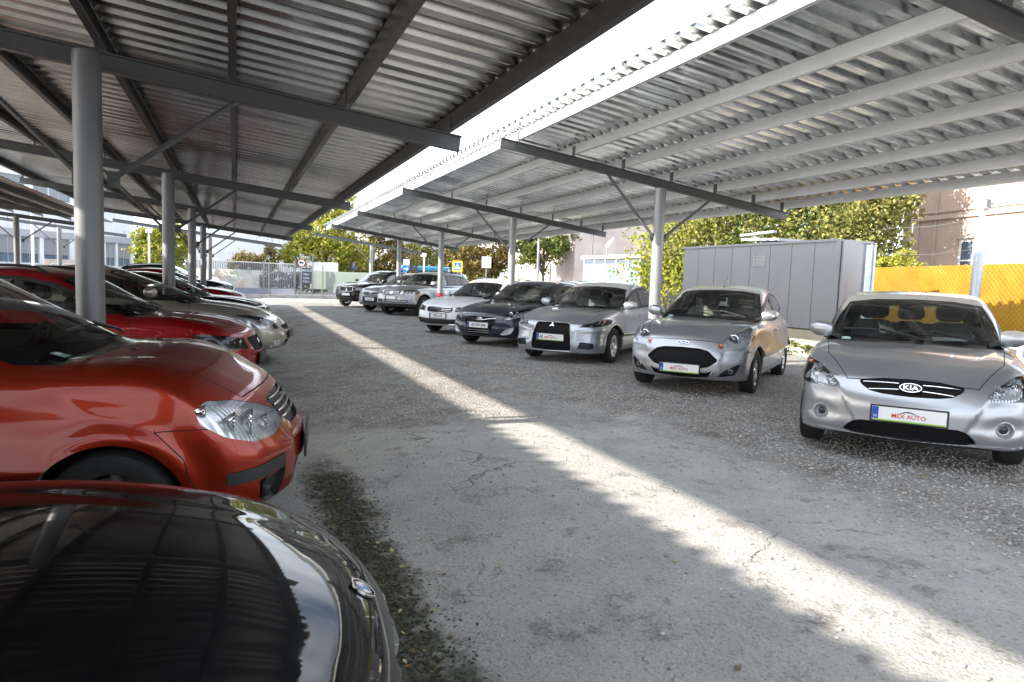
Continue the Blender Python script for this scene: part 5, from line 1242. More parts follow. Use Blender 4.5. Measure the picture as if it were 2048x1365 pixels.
LF_Y = leafmat('yellow green leaves', (.13, .16, .015), (.26, .27, .03), (.36, .32, .045))
LF_G = leafmat('green leaves', (.045, .075, .015), (.09, .12, .022), (.19, .19, .04))
LF_V = leafmat('creeper leaves', (.09, .105, .025), (.18, .185, .045), (.34, .31, .10))
LF_B = leafmat('brown autumn leaves', (.09, .07, .02), (.17, .115, .035), (.22, .19, .05))
LF_D = leafmat('dark fir needles', (.02, .035, .012), (.035, .055, .02), (.06, .075, .03))
M_BARK = simple('bark', (.10, .08, .06), .9, noise=.4, nscale=10, bump=.6, bscale=25)
def foliage(blobs, n, size, seed, aspect=.6):
    """leaf faces spread in clumps through ellipsoid volumes; blobs: (centre, radii)"""
    g = np.random.default_rng(seed); V = []; tot = sum(b[1][0]*b[1][1]*b[1][2] for b in blobs)**1.0; A = []
    ws = np.array([(b[1][0]*b[1][2])**1.0 for b in blobs]); ws = ws/ws.sum(); out = []
    for (c, r), wgt in zip(blobs, ws):
        k = int(n*wgt); kc = max(6, k//26)
        d = g.normal(size=(kc, 3)); d /= np.linalg.norm(d, axis=1)[:, None]; rad = g.uniform(.35, 1.0, kc)**.55*(1+.16*np.sin(d[:, 0]*7+seed)+.12*np.sin(d[:, 2]*9))
        cc = np.array(c)+d*rad[:, None]*np.array(r); idx = g.integers(0, kc, k)
        out.append(cc[idx]+g.normal(size=(k, 3))*np.minimum(np.array(r)*.13, .42))
    P = np.concatenate(out); k = len(P); a = g.normal(size=(k, 3)); a /= np.linalg.norm(a, axis=1)[:, None]; b = np.cross(a, g.normal(size=(k, 3))); b /= np.linalg.norm(b, axis=1)[:, None]
    s = size*g.uniform(.55, 1.25, k)[:, None]; a = a*s; b = b*s*aspect; cdir = np.cross(a, b); cdir /= np.linalg.norm(cdir, axis=1)[:, None]+1e-9
    V = np.stack([P-a, P-a*.2+b+cdir*s*.15, P+a, P-a*.2-b+cdir*s*.15], 1).reshape(-1, 3); F = (np.arange(4)[None]+(np.arange(k)*4)[:, None]); return V, F
def tree(name, label, base, h, blobs, n, size, mat, seed, trunk=.16, group=None, cat='tree', limbs=6):
    root = empty(name, base); tag(root, label, cat, group); g = random.Random(seed)
    V, F = foliage(blobs, n, size, seed); mobj('crown', V, F, mat, root)
    if trunk:
        m = MB(); top = max(b[0][2] for b in blobs); fork = top*.42; bend = [(g.uniform(-.1, .1)*i, g.uniform(-.1, .1)*i) for i in range(4)]
        m.tube([(0, 0, -.1), (bend[1][0], bend[1][1], fork*.5), (bend[2][0], bend[2][1], fork), (bend[2][0]*1.3, bend[2][1]*1.3, top)], [trunk*1.25, trunk, trunk*.8, trunk*.2], 8)
        for i in range(limbs):
            c, r = blobs[g.randrange(len(blobs))]; e = Vector(c)+Vector((g.uniform(-.7, .7)*r[0], g.uniform(-.7, .7)*r[1], g.uniform(-.3, .6)*r[2])); s0 = Vector((bend[2][0], bend[2][1], fork*g.uniform(.8, 1.3)))
            m.tube([s0, (s0+e)/2+Vector((0, 0, .15*r[2])), e], [trunk*.45, trunk*.28, trunk*.06], 6)
        m.build('trunk', M_BARK, root, True)
    return root
# ------------------------------------------------------------ the cars
def heading(th): return th
GR = 'cars parked nose-out along the right side'; GL = 'cars parked nose-out along the left side'
def right_car(fn, x, y, th, label, cat='car', fine=1.0, **k):
    c = fn(); c.update(k); return make_car(c, (x, y, 0), math.pi+th, label, cat, GR, fine)
def left_car(fn, x, y, th, label, cat='car', fine=1.0, dz=0, **k):
    c = fn(); c['rightonly'] = True; c.update(k); return make_car(c, (x, y, gz(-.6)+dz), -th, label, cat, GL, fine)
right_car(kia, 5.72, 4.40, .673, 'silver hatchback nearest on the right, oval badge between two grille bars', fine=1.15)
right_car(ford, 6.13, 8.06, .668, 'silver hatchback with a wide dark hexagonal grille and blue oval badge', fine=1.1)
right_car(lancer, 5.88, 11.5, .68, 'silver saloon with one tall black trapezoid grille beside the second post')
right_car(i40, 5.60, 14.5, .655, 'dark blue estate car with chrome winged grille')
right_car(passat, 5.62, 17.75, .644, 'white estate car with roof rails behind the dark blue one')
right_car(touareg, 6.17, 26.4, .654, 'silver off-road car with black lower body beyond the red banded post', 'off-road car', .8)
right_car(mazda, 5.85, 28.8, .66, 'dark grey crossover half hidden by the silver off-road car', 'car', .8)
right_car(x5, 5.45, 32.9, .657, 'black off-road car with chrome kidney grille, last on the right', 'off-road car', .8)
left_car(bmw, -.32, 2.02, .10, 'glossy black car in the near left corner, only its bonnet showing', fine=1.4, dz=-.17)
left_car(sx4, -.46, 4.56, .12, 'orange red hatchback second from the near left corner', fine=1.4)
left_car(ibiza, -.50, 10.0, .17, 'bright red crossover behind the nearest left post', mir=None, dz=-.07)
left_car(beige, .0, 12.55, .17, 'beige silver hatchback with a long sloping windscreen next to the red crossover', dz=.05)
left_car(blacksedan, -.07, 17.45, .17, 'black saloon with upright chrome grille bars beyond the beige hatchback', fine=.8)
left_car(redhatch, -.40, 22.9, .17, 'dark red hatchback showing as a thin stripe beyond the black saloon', fine=.7)
left_car(whitecar, -.53, 27.1, .17, 'pearl white car low beyond the dark red hatchback', fine=.7)
left_car(blacksuv, -.9, 31.9, .17, 'black off-road car at the far end of the left row', 'off-road car', fine=.7)
# ------------------------------------------------------------ surroundings
M_CONC = simple('concrete', (.36, .35, .33), .9, noise=.25, nscale=3, bump=.3, bscale=30)
M_KERB = simple('kerb stone', (.28, .27, .26), .9, noise=.3, nscale=4, bump=.3, bscale=30)
M_WHITE = simple('white paint surface', (.74, .74, .73), .6, noise=.06, nscale=2)
M_OFFW = simple('pale plaster', (.60, .60, .61), .9, noise=.12, nscale=.6, bump=.2, bscale=12)
M_PINK = simple('pinkish plaster', (.42, .30, .245), .9, noise=.14, nscale=.8, bump=.25, bscale=12)
M_PINKD = simple('weathered pink plaster', (.46, .38, .35), .9, noise=.2, nscale=.6, bump=.25, bscale=12)
M_TRIM = simple('stone moulding', (.42, .32, .27), .85, noise=.15, nscale=2)
M_WINDK = simple('dark window glass', (.02, .025, .03), .05)
M_WINL = simple('pale window glass', (.10, .13, .17), .05)
M_GREYP = simple('grey cladding', (.32, .325, .345), .5, noise=.05, nscale=1.5)
M_BLIND = simple('blind slats', (.42, .43, .45), .6)
M_BLUE = simple('sign blue', (.01, .10, .50), .4)
M_YEL = simple('sign yellow', (.75, .62, .03), .5)
M_SREDM = simple('sign red', (.55, .02, .02), .4)
M_FENCE = simple('fence steel', (.22, .235, .26), .5, .3)
M_WIRE = simple('chain link wire', (.24, .25, .25), .5, .6)
# kerb and the low slab along the end of the lot
k0 = atz(380, 597, 0); k1 = atz(1010, 612, 0)
p0, p1 = Vector((-14, 41.2, 0)), Vector((22, 45.5, 0))
m = MB(); m.bar(p0+Vector((0, 0, .07)), p1+Vector((0, 0, .07)), .16, .26); tag(m.build('kerb', M_KERB), kind='structure')
pv = MB(); pv.add([p0+Vector((0, .1, .012)), p1+Vector((0, .1, .012)), p1+Vector((0, 14, .012)), p0+Vector((0, 14, .012))], [(0, 1, 2, 3)]); tag(pv.build('road', simple('old asphalt', (.10, .10, .10), .9, noise=.2, nscale=2)), kind='structure')

def chain(name, label, a, b, z0, z1, mat=M_WIRE, pitch=.09, r=.0022, parent=None, wide=None, posts=None, group=None):
    """chain-link mesh from a to b as crossing wires in one mesh, with its posts"""
    root = parent or empty(name, a)
    if not parent: tag(root, label, 'fence', group)
    a = Vector(a); b = Vector(b); d = (b-a); L_ = d.length; d.normalize(); H = z1-z0; sd = d.cross(Vector((0, 0, 1))); V = []; F = []
    def strip(s0, h0, s1, h1):
        w_ = r; q = len(V)
        A_ = d*s0+Vector((0, 0, h0)); B_ = d*s1+Vector((0, 0, h1)); e = (B_-A_).normalized(); u = e.cross(sd)*w_
        V.extend([A_-u, B_-u, B_+u, A_+u]); F.append((q, q+1, q+2, q+3)); V.extend([A_-sd*w_, B_-sd*w_, B_+sd*w_, A_+sd*w_]); F.append((q+4, q+5, q+6, q+7))
    s = -H
    while s < L_:
        for sg in (1, -1):
            x0, x1 = (s, s+H) if sg == 1 else (s+H, s); lo, hi = max(0, min(x0, x1)), min(L_, max(x0, x1))
            if hi > lo:
                fz = lambda x: z0+(x-x0)/(x1-x0)*H
                strip(lo, fz(lo), hi, fz(hi))
        s += pitch
    mobj('wire_mesh', V, F, mat, root); return root
def pole(name, label, p, h, r, mat, cat='post', z0=0, group=None, cap=True):
    m = MB(); m.tube([(0, 0, z0), (0, 0, h)], r, 12); o = m.build(name, mat, None, True); o.location = (p.x, p.y, 0); tag(o, label, cat, group); return o
def up(p): return Vector((p.x, p.y, 0))

# --- grey clad shed behind the right row: panels, side wall, vent, roof hatch
A = at(1372, 497, 19.2); B_ = at(1685, 480, 14.3); C_ = at(1734, 484, 14.9)
top = (A.z+B_.z)/2; A = Vector((A.x, A.y, 0)); B2 = Vector((B_.x, B_.y, 0)); C2 = Vector((C_.x, C_.y, 0)); D2 = A+(C2-B2)
shed = empty('grey_shed', B2); tag(shed, 'long light grey panelled metal shed behind the silver hatchbacks', 'shed')
def rel(mb, o): mb.v = [tuple(Vector(v)-Vector(o)) for v in mb.v]; return mb
fr = (B2-A).normalized(); npan = 8; Ls = (B2-A).length; nout = fr.cross(Vector((0, 0, 1)))
if nout.dot(-A) < 0: nout = -nout
m = MB(); q = [A, B2, C2, D2]; zb_, zt_ = .62, top
m.add([v+Vector((0, 0, zb_)) for v in q]+[v+Vector((0, 0, zt_-.02)) for v in q], [(0, 1, 5, 4), (1, 2, 6, 5), (2, 3, 7, 6), (3, 0, 4, 7), (4, 5, 6, 7)]); rel(m, B2).build('wall_core', M_DARKMETAL, shed)
for i in range(npan):
    a = A+fr*(Ls*i/npan+.008)+nout*.03; b = A+fr*(Ls*(i+1)/npan-.008)+nout*.03; m = MB(); m.bar(a+Vector((0, 0, (zb_+zt_)/2)), b+Vector((0, 0, (zb_+zt_)/2)), .04, zt_-zb_); rel(m, B2).build('cladding_panel', M_GREYP, shed)
m = MB(); sdv = (C2-B2).normalized(); sn = Vector((0, 0, 1)).cross(sdv); sn = sn if sn.dot(fr) > 0 else -sn
m.bar(B2+sn*.03+Vector((0, 0, (zb_+zt_)/2)), C2+sn*.03+Vector((0, 0, (zb_+zt_)/2)), .04, zt_-zb_); rel(m, B2).build('cladding_panel', M_GREYP, shed)
m = MB(); mid = (A+B2+C2+D2)/4; ln = (B2-A).length; m.bar(A+(D2-A)/2+Vector((0, 0, zt_+.0)), B2+(C2-B2)/2+Vector((0, 0, zt_+.0)), (C2-B2).length+.12, .05); rel(m, B2).build('roof', M_GREYP, shed)
m = MB(); m.bar(A-nout*.25+Vector((0, 0, .28)), B2-nout*.25+Vector((0, 0, .28)), .35, .62); sl_ = rel(m, B2).build('plinth', simple('cream plinth', (.62, .58, .48), .9, noise=.15, nscale=3, bump=.3), shed)
vp = A+fr*Ls*.56+nout*.055; m = MB()
for k in range(7): m.bar(vp-fr*.17+Vector((0, 0, zt_-.30-.035*k)), vp+fr*.17+Vector((0, 0, zt_-.30-.035*k)), .02, .016)
for s in (-1, 1): m.bar(vp+fr*.18*s+Vector((0, 0, zt_-.24)), vp+fr*.18*s+Vector((0, 0, zt_-.56)), .025, .02, fr)
rel(m, B2).build('air_vent', M_SATIN, shed)
h0 = at(1478, 476, 19.6); h1 = at(1540, 474, 18.6); m = MB(); z_ = zt_+.03
a = A+fr*Ls*.42-nout*.5; b = A+fr*Ls*.66-nout*.5
m.bar(a+Vector((0, 0, z_+.12)), b+Vector((0, 0, z_+.06)), 1.0, .06); m.bar(a+Vector((0, 0, z_+.03)), a+Vector((0, 0, z_+.20)), .05, .05, fr); m.bar(a+nout*.5+Vector((0, 0, z_+.21)), a+fr*1.15+nout*.5+Vector((0, 0, z_+.25)), .10, .05); rel(m, B2).build('roof_hatch', M_GREYP, shed)

# --- steel upright beside the shed and yellow sheeted fence
g = at(1733, 590, 14.0); m = MB(); m.bb(-.07, .07, -.02, .02, 0, 2.42); m.bb(.06, .10, -.06, .06, 0, 2.42); m.bb(-.10, -.06, -.06, .06, 0, 2.42); o = m.build('steel_upright', galv('fresh galvanised', (.62, .66, .72), .3)); o.location = up(g); o.rotation_euler = (0, 0, -.4); tag(o, 'bright galvanised steel upright between the grey shed and yellow fence', 'post')
f0 = at(1738, 536, 18.2); f1 = at(2048, 533, 13.4); dv = (up(f1)-up(f0)).normalized(); f1b = up(f1)+dv*4.5; f0b = up(f0)
yf = empty('sheeted_fence', f0b); tag(yf, 'chain link fence hung with mustard yellow sheeting', 'fence')
zt0 = f0.z
def yellowmat():
    m, nt, p, o = newmat('mustard sheeting'); l = nt.links.new; tc = nd(nt, 'ShaderNodeTexCoord')
    n = nd(nt, 'ShaderNodeTexNoise'); n.inputs['Scale'].default_value = 1.7; n.inputs['Detail'].default_value = 6; l(tc.outputs['Object'], n.inputs['Vector'])
    r = nd(nt, 'ShaderNodeValToRGB'); r.color_ramp.elements[0].color = (.36, .175, .008, 1); r.color_ramp.elements[1].color = (.46, .245, .015, 1); r.color_ramp.elements[0].position = .3; r.color_ramp.elements[1].position = .7
    l(n.outputs['Fac'], r.inputs['Fac']); l(r.outputs['Color'], p.inputs['Base Color']); p.inputs['Roughness'].default_value = .6
    b = nd(nt, 'ShaderNodeBump'); b.inputs['Strength'].default_value = .7; b.inputs['Distance'].default_value = .15; l(n.outputs['Fac'], b.inputs['Height']); l(b.outputs['Normal'], p.inputs['Normal'])
    t = nd(nt, 'ShaderNodeBsdfTranslucent'); l(r.outputs['Color'], t.inputs['Color']); x = nd(nt, 'ShaderNodeMixShader'); x.inputs[0].default_value = .3; l(p.outputs[0], x.inputs[1]); l(t.outputs[0], x.inputs[2]); l(x.outputs[0], o.inputs['Surface'])
    return m
V = []; nfx, nfz = 90, 10; LF = (f1b-f0b).length; sn = dv.cross(Vector((0, 0, 1)))
for i in range(nfx+1):
    for j in range(nfz+1):
        s = LF*i/nfx; z = .50+(zt0-.50)*j/nfz; V.append(tuple(dv*s+sn*(.012*math.sin(s*5.1+j)+.01*math.sin(s*13))+Vector((0, 0, z))))
o = mobj('yellow_sheet', V, [(i*(nfz+1)+j, (i+1)*(nfz+1)+j, (i+1)*(nfz+1)+j+1, i*(nfz+1)+j+1) for i in range(nfx) for j in range(nfz)], yellowmat(), yf, True)
off = -sn*.05 if (-sn).dot(-f0b) > 0 else sn*.05
chw = empty('wire_panel', off, 0, yf); chain('x', '', Vector((0, 0, 0)), dv*LF, .45, zt0+.02, simple('dark wire', (.10, .08, .04), .6), .115, .0035, chw)
for ch in list(chw.children): ch.parent = yf; ch.location = off
bpy.data.objects.remove(chw)
m = MB(); m.bar(Vector((0, 0, .22)), dv*LF+Vector((0, 0, .22)), .22, .46); m.build('footing', simple('pale footing', (.50, .47, .42), .9, noise=.2, nscale=3, bump=.3), yf)
for k in range(5): m = MB(); pp = dv*(LF*k/4.5+1.2)-off*1.6; m.tube([pp+Vector((0, 0, .3)), pp+Vector((0, 0, zt0+.02))], .025, 8); m.build('fence_post', M_FENCE, yf, True)
# barbed strands above
for k, (dz, w0) in enumerate(((.30, 0), (.95, 0))):
    m = MB(); m.tube([dv*(LF*i/20)+Vector((0, 0, zt0+dz+.03*math.sin(i))) for i in range(21)], .004, 4); m.build('barbed_strand', M_WIRE, yf)
# low rails in front of the fence
rl = empty('guard_rail', at(2010, 700, 9.6).xy.to_3d()); tag(rl, 'low galvanised guard rail behind the nearest silver hatchback', 'railing')
b0 = up(at(1985, 690, 11.2)); b1 = up(at(2110, 690, 9.4)); m = MB()
for z in (.34, .52, .70): m.bar(b0+Vector((0, 0, z)), b1+Vector((0, 0, z)), .05, .07)
o = rel(m, rl.location).build('rail', M_PURLIN, rl)
for k in (0.05, .5, .95): m = MB(); pp = b0.lerp(b1, k); m.bar(pp, pp+Vector((0, 0, .76)), .06, .06, (1, 0, 0)); rel(m, rl.location).build('rail_post', M_PURLIN, rl)
# lamp pole with flood light
lp = at(1949, 600, 12.6); lp0 = up(lp); lpo = empty('lamp_pole', lp0); tag(lpo, 'stout grey pole with a square white flood light before the yellow fence', 'lamp')
m = MB(); zc = at(1958, 465, 12.6).z; m.lathe([(.085, -.05), (.085, zc), (.078, zc+.02), (.055, zc+.02), (.055, zc+1.4), (.001, zc+1.4)], (0, 0, 0), (0, 0, 1), 20); m.build('pole', simple('galvanised pole', (.42, .45, .50), .4, .6, noise=.12, nscale=3), lpo, True)
m = MB(); zf = at(1950, 412, 12.6).z; m.box((-.10, -.12, zf), (.34, .10, .19), .38); fo = m.build('flood_light', M_WHITE, lpo, bevel=.02)
m = MB(); m.box((-.115, -.175, zf), (.30, .012, .15), .38); m.build('flood_glass', M_WINL, fo); m = MB(); m.bar((.0, -.02, zf+.02), (.22, -.02, zf+.03), .04, .03); m.tube([(.1, 0, zf+.05), (.2, -.02, zf+.03)], .015, 6); m.build('bracket', M_DARKMETAL, fo)

# --- right building: pink plaster front with mouldings and windows
def building(name, label, P0, P1, z0, h, mat, cat='building', depth=8, trims=(), wins=(), roofm=None, winmat=None, frame=.06, eave=0.0):
    """P0->P1 is the front seen from the lot; wins: (s0, s1, z0, z1, nx, ny) along the front"""
    root = empty(name, P0); tag(root, label, cat); d = (P1-P0); L_ = d.length; d.normalize(); n = d.cross(Vector((0, 0, 1)))
    if n.dot(-P0) < 0: n = -n
    W_ = Vector
    def P(s, z, o=0): return d*s+n*o+W_((0, 0, z))
    # front wall built round its openings
    sx = sorted(set([0, L_]+[w_[0] for w_ in wins]+[w_[1] for w_ in wins])); sz = sorted(set([z0, z0+h]+[w_[2] for w_ in wins]+[w_[3] for w_ in wins]))
    m = MB()
    for i in range(len(sx)-1):
        for j in range(len(sz)-1):
            cs, cz_ = (sx[i]+sx[i+1])/2, (sz[j]+sz[j+1])/2
            if any(w_[0] < cs < w_[1] and w_[2] < cz_ < w_[3] for w_ in wins): continue
            m.add([P(sx[i], sz[j]), P(sx[i+1], sz[j]), P(sx[i+1], sz[j+1]), P(sx[i], sz[j+1])], [(0, 1, 2, 3)])
    for w_ in wins:
        a, b, c, e = w_[:4]; q = -.22
        m.add([P(a, c), P(b, c), P(b, e), P(a, e), P(a, c, q), P(b, c, q), P(b, e, q), P(a, e, q)], [(0, 1, 5, 4), (1, 2, 6, 5), (2, 3, 7, 6), (3, 0, 4, 7)])
    zt = z0+h; m.add([P(0, z0), P(0, z0, -depth), P(0, zt, -depth), P(0, zt), P(L_, z0), P(L_, z0, -depth), P(L_, zt, -depth), P(L_, zt)], [(0, 1, 2, 3), (4, 5, 6, 7), (1, 5, 6, 2), (3, 7, 6, 2)])
    m.build('wall', mat, root)
    for w_ in wins:
        a, b, c, e = w_[:4]; nx_, ny_ = w_[4:6]; q = -.16; fm_ = MB()
        for (s0, s1, u0, u1) in ((a, a+frame, c, e), (b-frame, b, c, e), (a+frame, b-frame, c, c+frame), (a+frame, b-frame, e-frame, e)): fm_.add([P(s0, u0, q), P(s1, u0, q), P(s1, u1, q), P(s0, u1, q)], [(0, 1, 2, 3)])
        for k in range(1, nx_): s = a+(b-a)*k/nx_; fm_.bar(P(s, c+.03, q+.004), P(s, e-.03, q+.004), .05, .05, d)
        for k in range(1, ny_): z = c+(e-c)*(k/ny_ if ny_ > 2 else .62); fm_.bar(P(a+.03, z, q+.008), P(b-.03, z, q+.008), .05, .05)
        fo_ = fm_.build('window', M_WHITE if not (len(w_) > 6 and w_[6] == 'd') else M_GREYP, root)
        g_ = MB(); g_.add([P(a, c, -.19), P(b, c, -.19), P(b, e, -.19), P(a, e, -.19)], [(0, 1, 2, 3)]); g_.build('pane', winmat or M_WINDK, fo_)
        if len(w_) > 7:
            bl = MB(); zz = c+(e-c)*(1-w_[7])
            while zz < e-.04: bl.bar(P(a+.06, zz, q+.03), P(b-.06, zz, q+.03), .03, .035); zz += .075
            bl.build('blind', M_BLIND, fo_)
    for (s0, s1, za, zb2, o_) in trims:
        t = MB(); t.add([P(s0, za, .0), P(s1, za, .0), P(s1, zb2, .0), P(s0, zb2, .0), P(s0, za, o_), P(s1, za, o_), P(s1, zb2, o_), P(s0, zb2, o_)], [(4, 5, 6, 7), (0, 1, 5, 4), (1, 2, 6, 5), (2, 3, 7, 6), (3, 0, 4, 7)]); t.build('moulding', M_TRIM if mat in (M_PINK, M_PINKD) else M_GREYP, root)
    if roofm:
        t = MB(); t.add([P(-.3, zt, .4+eave), P(L_+.3, zt, .4+eave), P(L_+.3, zt+.18, .4+eave), P(-.3, zt+.18, .4+eave), P(-.3, zt, -depth-.3), P(L_+.3, zt, -depth-.3), P(L_+.3, zt+.18, -depth-.3), P(-.3, zt+.18, -depth-.3)], [(0, 1, 2, 3), (0, 1, 5, 4), (3, 2, 6, 7), (0, 3, 7, 4), (1, 2, 6, 5)]); t.build('roof', roofm, root)
    return root, P
def at_line(P0, d, u, v):          # where the ray through a picture point meets the vertical plane of a front
    r_ = cF + cR*((u-1024)/CF) - cU2*((v-682.5)/CF); n = d.cross(Vector((0, 0, 1))); O_ = Vector((0, 0, CH)); t = (P0-O_).dot(n)/r_.dot(n); q = O_+r_*t; return (q-P0).dot(d), q.z
P0 = up(at(1822, 500, 27)); P1 = up(at(2140, 500, 21)); d_ = (P1-P0).normalized(); 
def sz(u, v): return at_line(P0, d_, u, v)
L0, z1_ = sz(1912, 478); R0_, z0_ = sz(1965, 560); s3, za_ = sz(1912, 446)
tr = [(0, (P1-P0).length, sz(1850, 440)[1]-.05, sz(1850, 440)[1]+.10, .10), (0, (P1-P0).length, sz(1850, 432)[1]+.05, sz(1850, 432)[1]+.12, .06)]
for u_ in (1832, 1866, 1986): s_ = sz(u_, 500)[0]; tr.append((s_, s_+.08, 0.3, 5.5, .035))
building('pink_building', 'pinkish plastered old building with white framed window behind the yellow fence', P0, P1, 0, 9.5, M_PINK, depth=10, trims=tr, frame=.11, winmat=M_WINL, wins=[(L0, R0_, z0_-.6, z1_, 2, 2), (R0_+3.0, R0_+4.2, z0_-.6, z1_, 2, 2)], roofm=M_KERB)
# pipe at the corner of that front
cp = up(at(1812, 500, 25.5)); m = MB(); m.box((0, 0, 4), (.26, .26, 8.1), .5); o = m.build('concrete_pole', M_CONC, bevel=.02); o.location = cp; tag(o, 'pale square concrete pole at the corner of the pinkish building', 'pole')

# second old building, in shade, behind the kiosk
P0 = up(at(1150, 500, 52)); P1 = P0+Vector((16, 2.6, 0)); d_ = (P1-P0).normalized()
building('long_building', 'long windowless grey pink building behind the kiosk', P0, P1, 0, sz(1250, 455)[1]+1.2, M_PINKD, depth=9, trims=[(.0, 30, .9, 1.1, .05)], wins=[])
P0 = up(at(1088, 500, 56)); P1 = P0+Vector((4.3, .7, 0)); d_ = (P1-P0).normalized()
building('weathered_house', 'weathered narrow house with dark openings between tree and kiosk', P0, P1, 0, 6.2, simple('weathered grey plaster', (.42, .39, .36), .9, noise=.3, nscale=1.2, bump=.3), depth=5, wins=[(.8, 1.6, 1.2, 2.6, 1, 2), (2.6, 3.4, 3.4, 4.8, 1, 2), (2.6, 3.4, 1.0, 2.4, 1, 2), (1.1, 1.9, 3.6, 4.8, 1, 2)], trims=[(0, 4.4, 2.9, 3.05, .06)])
# kiosk with blue glass
K0 = at(1170, 520, 33); K1 = at(1282, 520, 29.5); K2 = at(1370, 520, 31.5); zk = at(1282, 516, 29.5).z
ki = empty('kiosk', up(K0)); tag(ki, 'small kiosk with pale blue glazed panels and a flat white roof', 'kiosk')
a, b, c = up(K0), up(K1), up(K2)
m = MB(); m.add([v+Vector((0, 0, z)) for z in (zk, zk+.14) for v in (a+(a-b)*.08, b+(b-a)*.05+(b-c)*.05, c+(c-b)*.08, a+(c-b))], [(0, 1, 2, 3), (4, 5, 6, 7), (0, 1, 5, 4), (1, 2, 6, 5), (2, 3, 7, 6), (3, 0, 4, 7)]); rel(m, a).build('roof', M_WHITE, ki)
M_KB = simple('kiosk pale blue panel', (.16, .27, .34), .25, coat=.5); M_KB2 = simple('kiosk whitish panel', (.27, .33, .36), .3, coat=.5)
for (s, e, n_, mm) in ((a, b, 5, (M_KB, M_KB2)), (b, c, 4, (M_WINL, M_WINL))):
    for k in range(n_):
        p_, q_ = s.lerp(e, k/n_), s.lerp(e, (k+1)/n_); m = MB(); m.bar(p_.lerp(q_, .05)+Vector((0, 0, zk*.44+.2)), p_.lerp(q_, .95)+Vector((0, 0, zk*.44+.2)), .03, zk*.78); pn = rel(m, a).build('glazed_panel', mm[k % 2], ki)
        m = MB(); m.bar(p_.lerp(q_, .08)+Vector((0, 0, zk-.22)), p_.lerp(q_, .92)+Vector((0, 0, zk-.22)), .02, .28); rel(m, a).build('top_light', M_WINL, ki)
        m = MB(); m.bar(p_, p_+Vector((0, 0, zk)), .08, .08, (1, 0, 0)); rel(m, a).build('frame_post', M_OFFW, ki)
        if mm[0] is M_WINL:
            fdir = (e-s).normalized().cross(Vector((0, 0, 1))); fdir = fdir if fdir.dot(-s) > 0 else -fdir
            textobj('panel_lettering', 'TETO', .36, M_BLUE, ki, (p_.lerp(q_, .5)-a)+fdir*.03+Vector((0, 0, 1.5)), fdir, .8, .002, .35)
m = MB(); m.bar(c, c+Vector((0, 0, zk)), .08, .08, (1, 0, 0)); rel(m, a).build('frame_post', M_OFFW, ki)
# little iron fence by the kiosk
r0, r1 = up(at(1330, 600, 24)), up(at(1372, 600, 22.5)); m = MB(); g = empty('iron_railing', r0); tag(g, 'short dark iron railing between the post and the grey shed', 'railing')
for k in range(16): q = r0.lerp(r1, k/15); m.bar(q, q+Vector((0, 0, 1.15)), .02, .02, (1, 0, 0))
rel(m, r0).build('bars', M_DARKMETAL, g)
for z in (.2, 1.1): m = MB(); m.bar(r0+Vector((0, 0, z)), r1+Vector((0, 0, z)), .03, .04); rel(m, r0).build('rail', M_DARKMETAL, g)

# --- far end of the lot: gate, panels, signs
g0, g1, g2 = up(at(372, 560, 47)), up(at(590, 560, 46)), up(at(601, 560, 46))
gt = empty('palisade_gate', g0); tag(gt, 'long grey steel bar gate and fence at the far end of the lot', 'gate')
zt0_, zt1_ = at(427, 521, 47).z, at(590, 529, 46).z; zb1 = at(560, 578, 46).z
def barsrow(s, e, n_, zb0, za0, za1, nm='bars'):
    m = MB()
    for k in range(n_+1): q = s.lerp(e, k/n_); m.bar(q+Vector((0, 0, zb0)), q+Vector((0, 0, za0+(za1-za0)*k/n_)), .045, .045, (1, 0, 0))
    for z in (zb0+.02,): m.bar(s+Vector((0, 0, z)), e+Vector((0, 0, z)), .05, .07)
    m.bar(s+Vector((0, 0, za0)), e+Vector((0, 0, za1)), .05, .06); return rel(m, g0).build(nm, M_FENCE, gt)
barsrow(g0, g1, 62, zb1, zt0_, zt1_, 'gate_bars')
for u_ in (528, 590, 601): m = MB(); q = up(at(u_, 560, 45.8)); m.bar(q, q+Vector((0, 0, zt1_+.15)), .10, .10, (1, 0, 0)); rel(m, g0).build('gate_post', M_FENCE, gt)
# white painted panel (mural) hung on it
a, b = at(380, 536, 45.5), at(519, 541, 45.2); m = MB(); zb2 = at(519, 581, 45.2).z
def muralmat():
    m, nt, p, o = newmat('faded mural'); l = nt.links.new; tc = nd(nt, 'ShaderNodeTexCoord'); n = nd(nt, 'ShaderNodeTexNoise'); n.inputs['Scale'].default_value = .9; n.inputs['Detail'].default_value = 5; l(tc.outputs['Object'], n.inputs['Vector'])
    r = nd(nt, 'ShaderNodeValToRGB'); e = r.color_ramp.elements; e[0].position = .3; e[0].color = (.34, .33, .32, 1); e[1].position = .66; e[1].color = (.42, .29, .24, 1); x = e.new(.52); x.color = (.42, .41, .40, 1); y = e.new(.42); y.color = (.30, .32, .27, 1)
    l(n.outputs['Fac'], r.inputs['Fac']); l(r.outputs['Color'], p.inputs['Base Color']); p.inputs['Roughness'].default_value = .8; return m
m.add([Vector((a.x, a.y, zb2)), Vector((b.x, b.y, zb2)), Vector((b.x, b.y, b.z)), Vector((a.x, a.y, a.z))]+[Vector((a.x, a.y+.04, zb2)), Vector((b.x, b.y+.04, zb2)), Vector((b.x, b.y+.04, b.z)), Vector((a.x, a.y+.04, a.z))], [(0, 1, 2, 3), (4, 5, 6, 7), (0, 1, 5, 4), (1, 2, 6, 5), (2, 3, 7, 6), (3, 0, 4, 7)]); o = rel(m, up(a)).build('banner_panel', muralmat()); o.location = up(a); tag(o, 'faded pale pink and white banner hung on the far gate fence', 'banner')
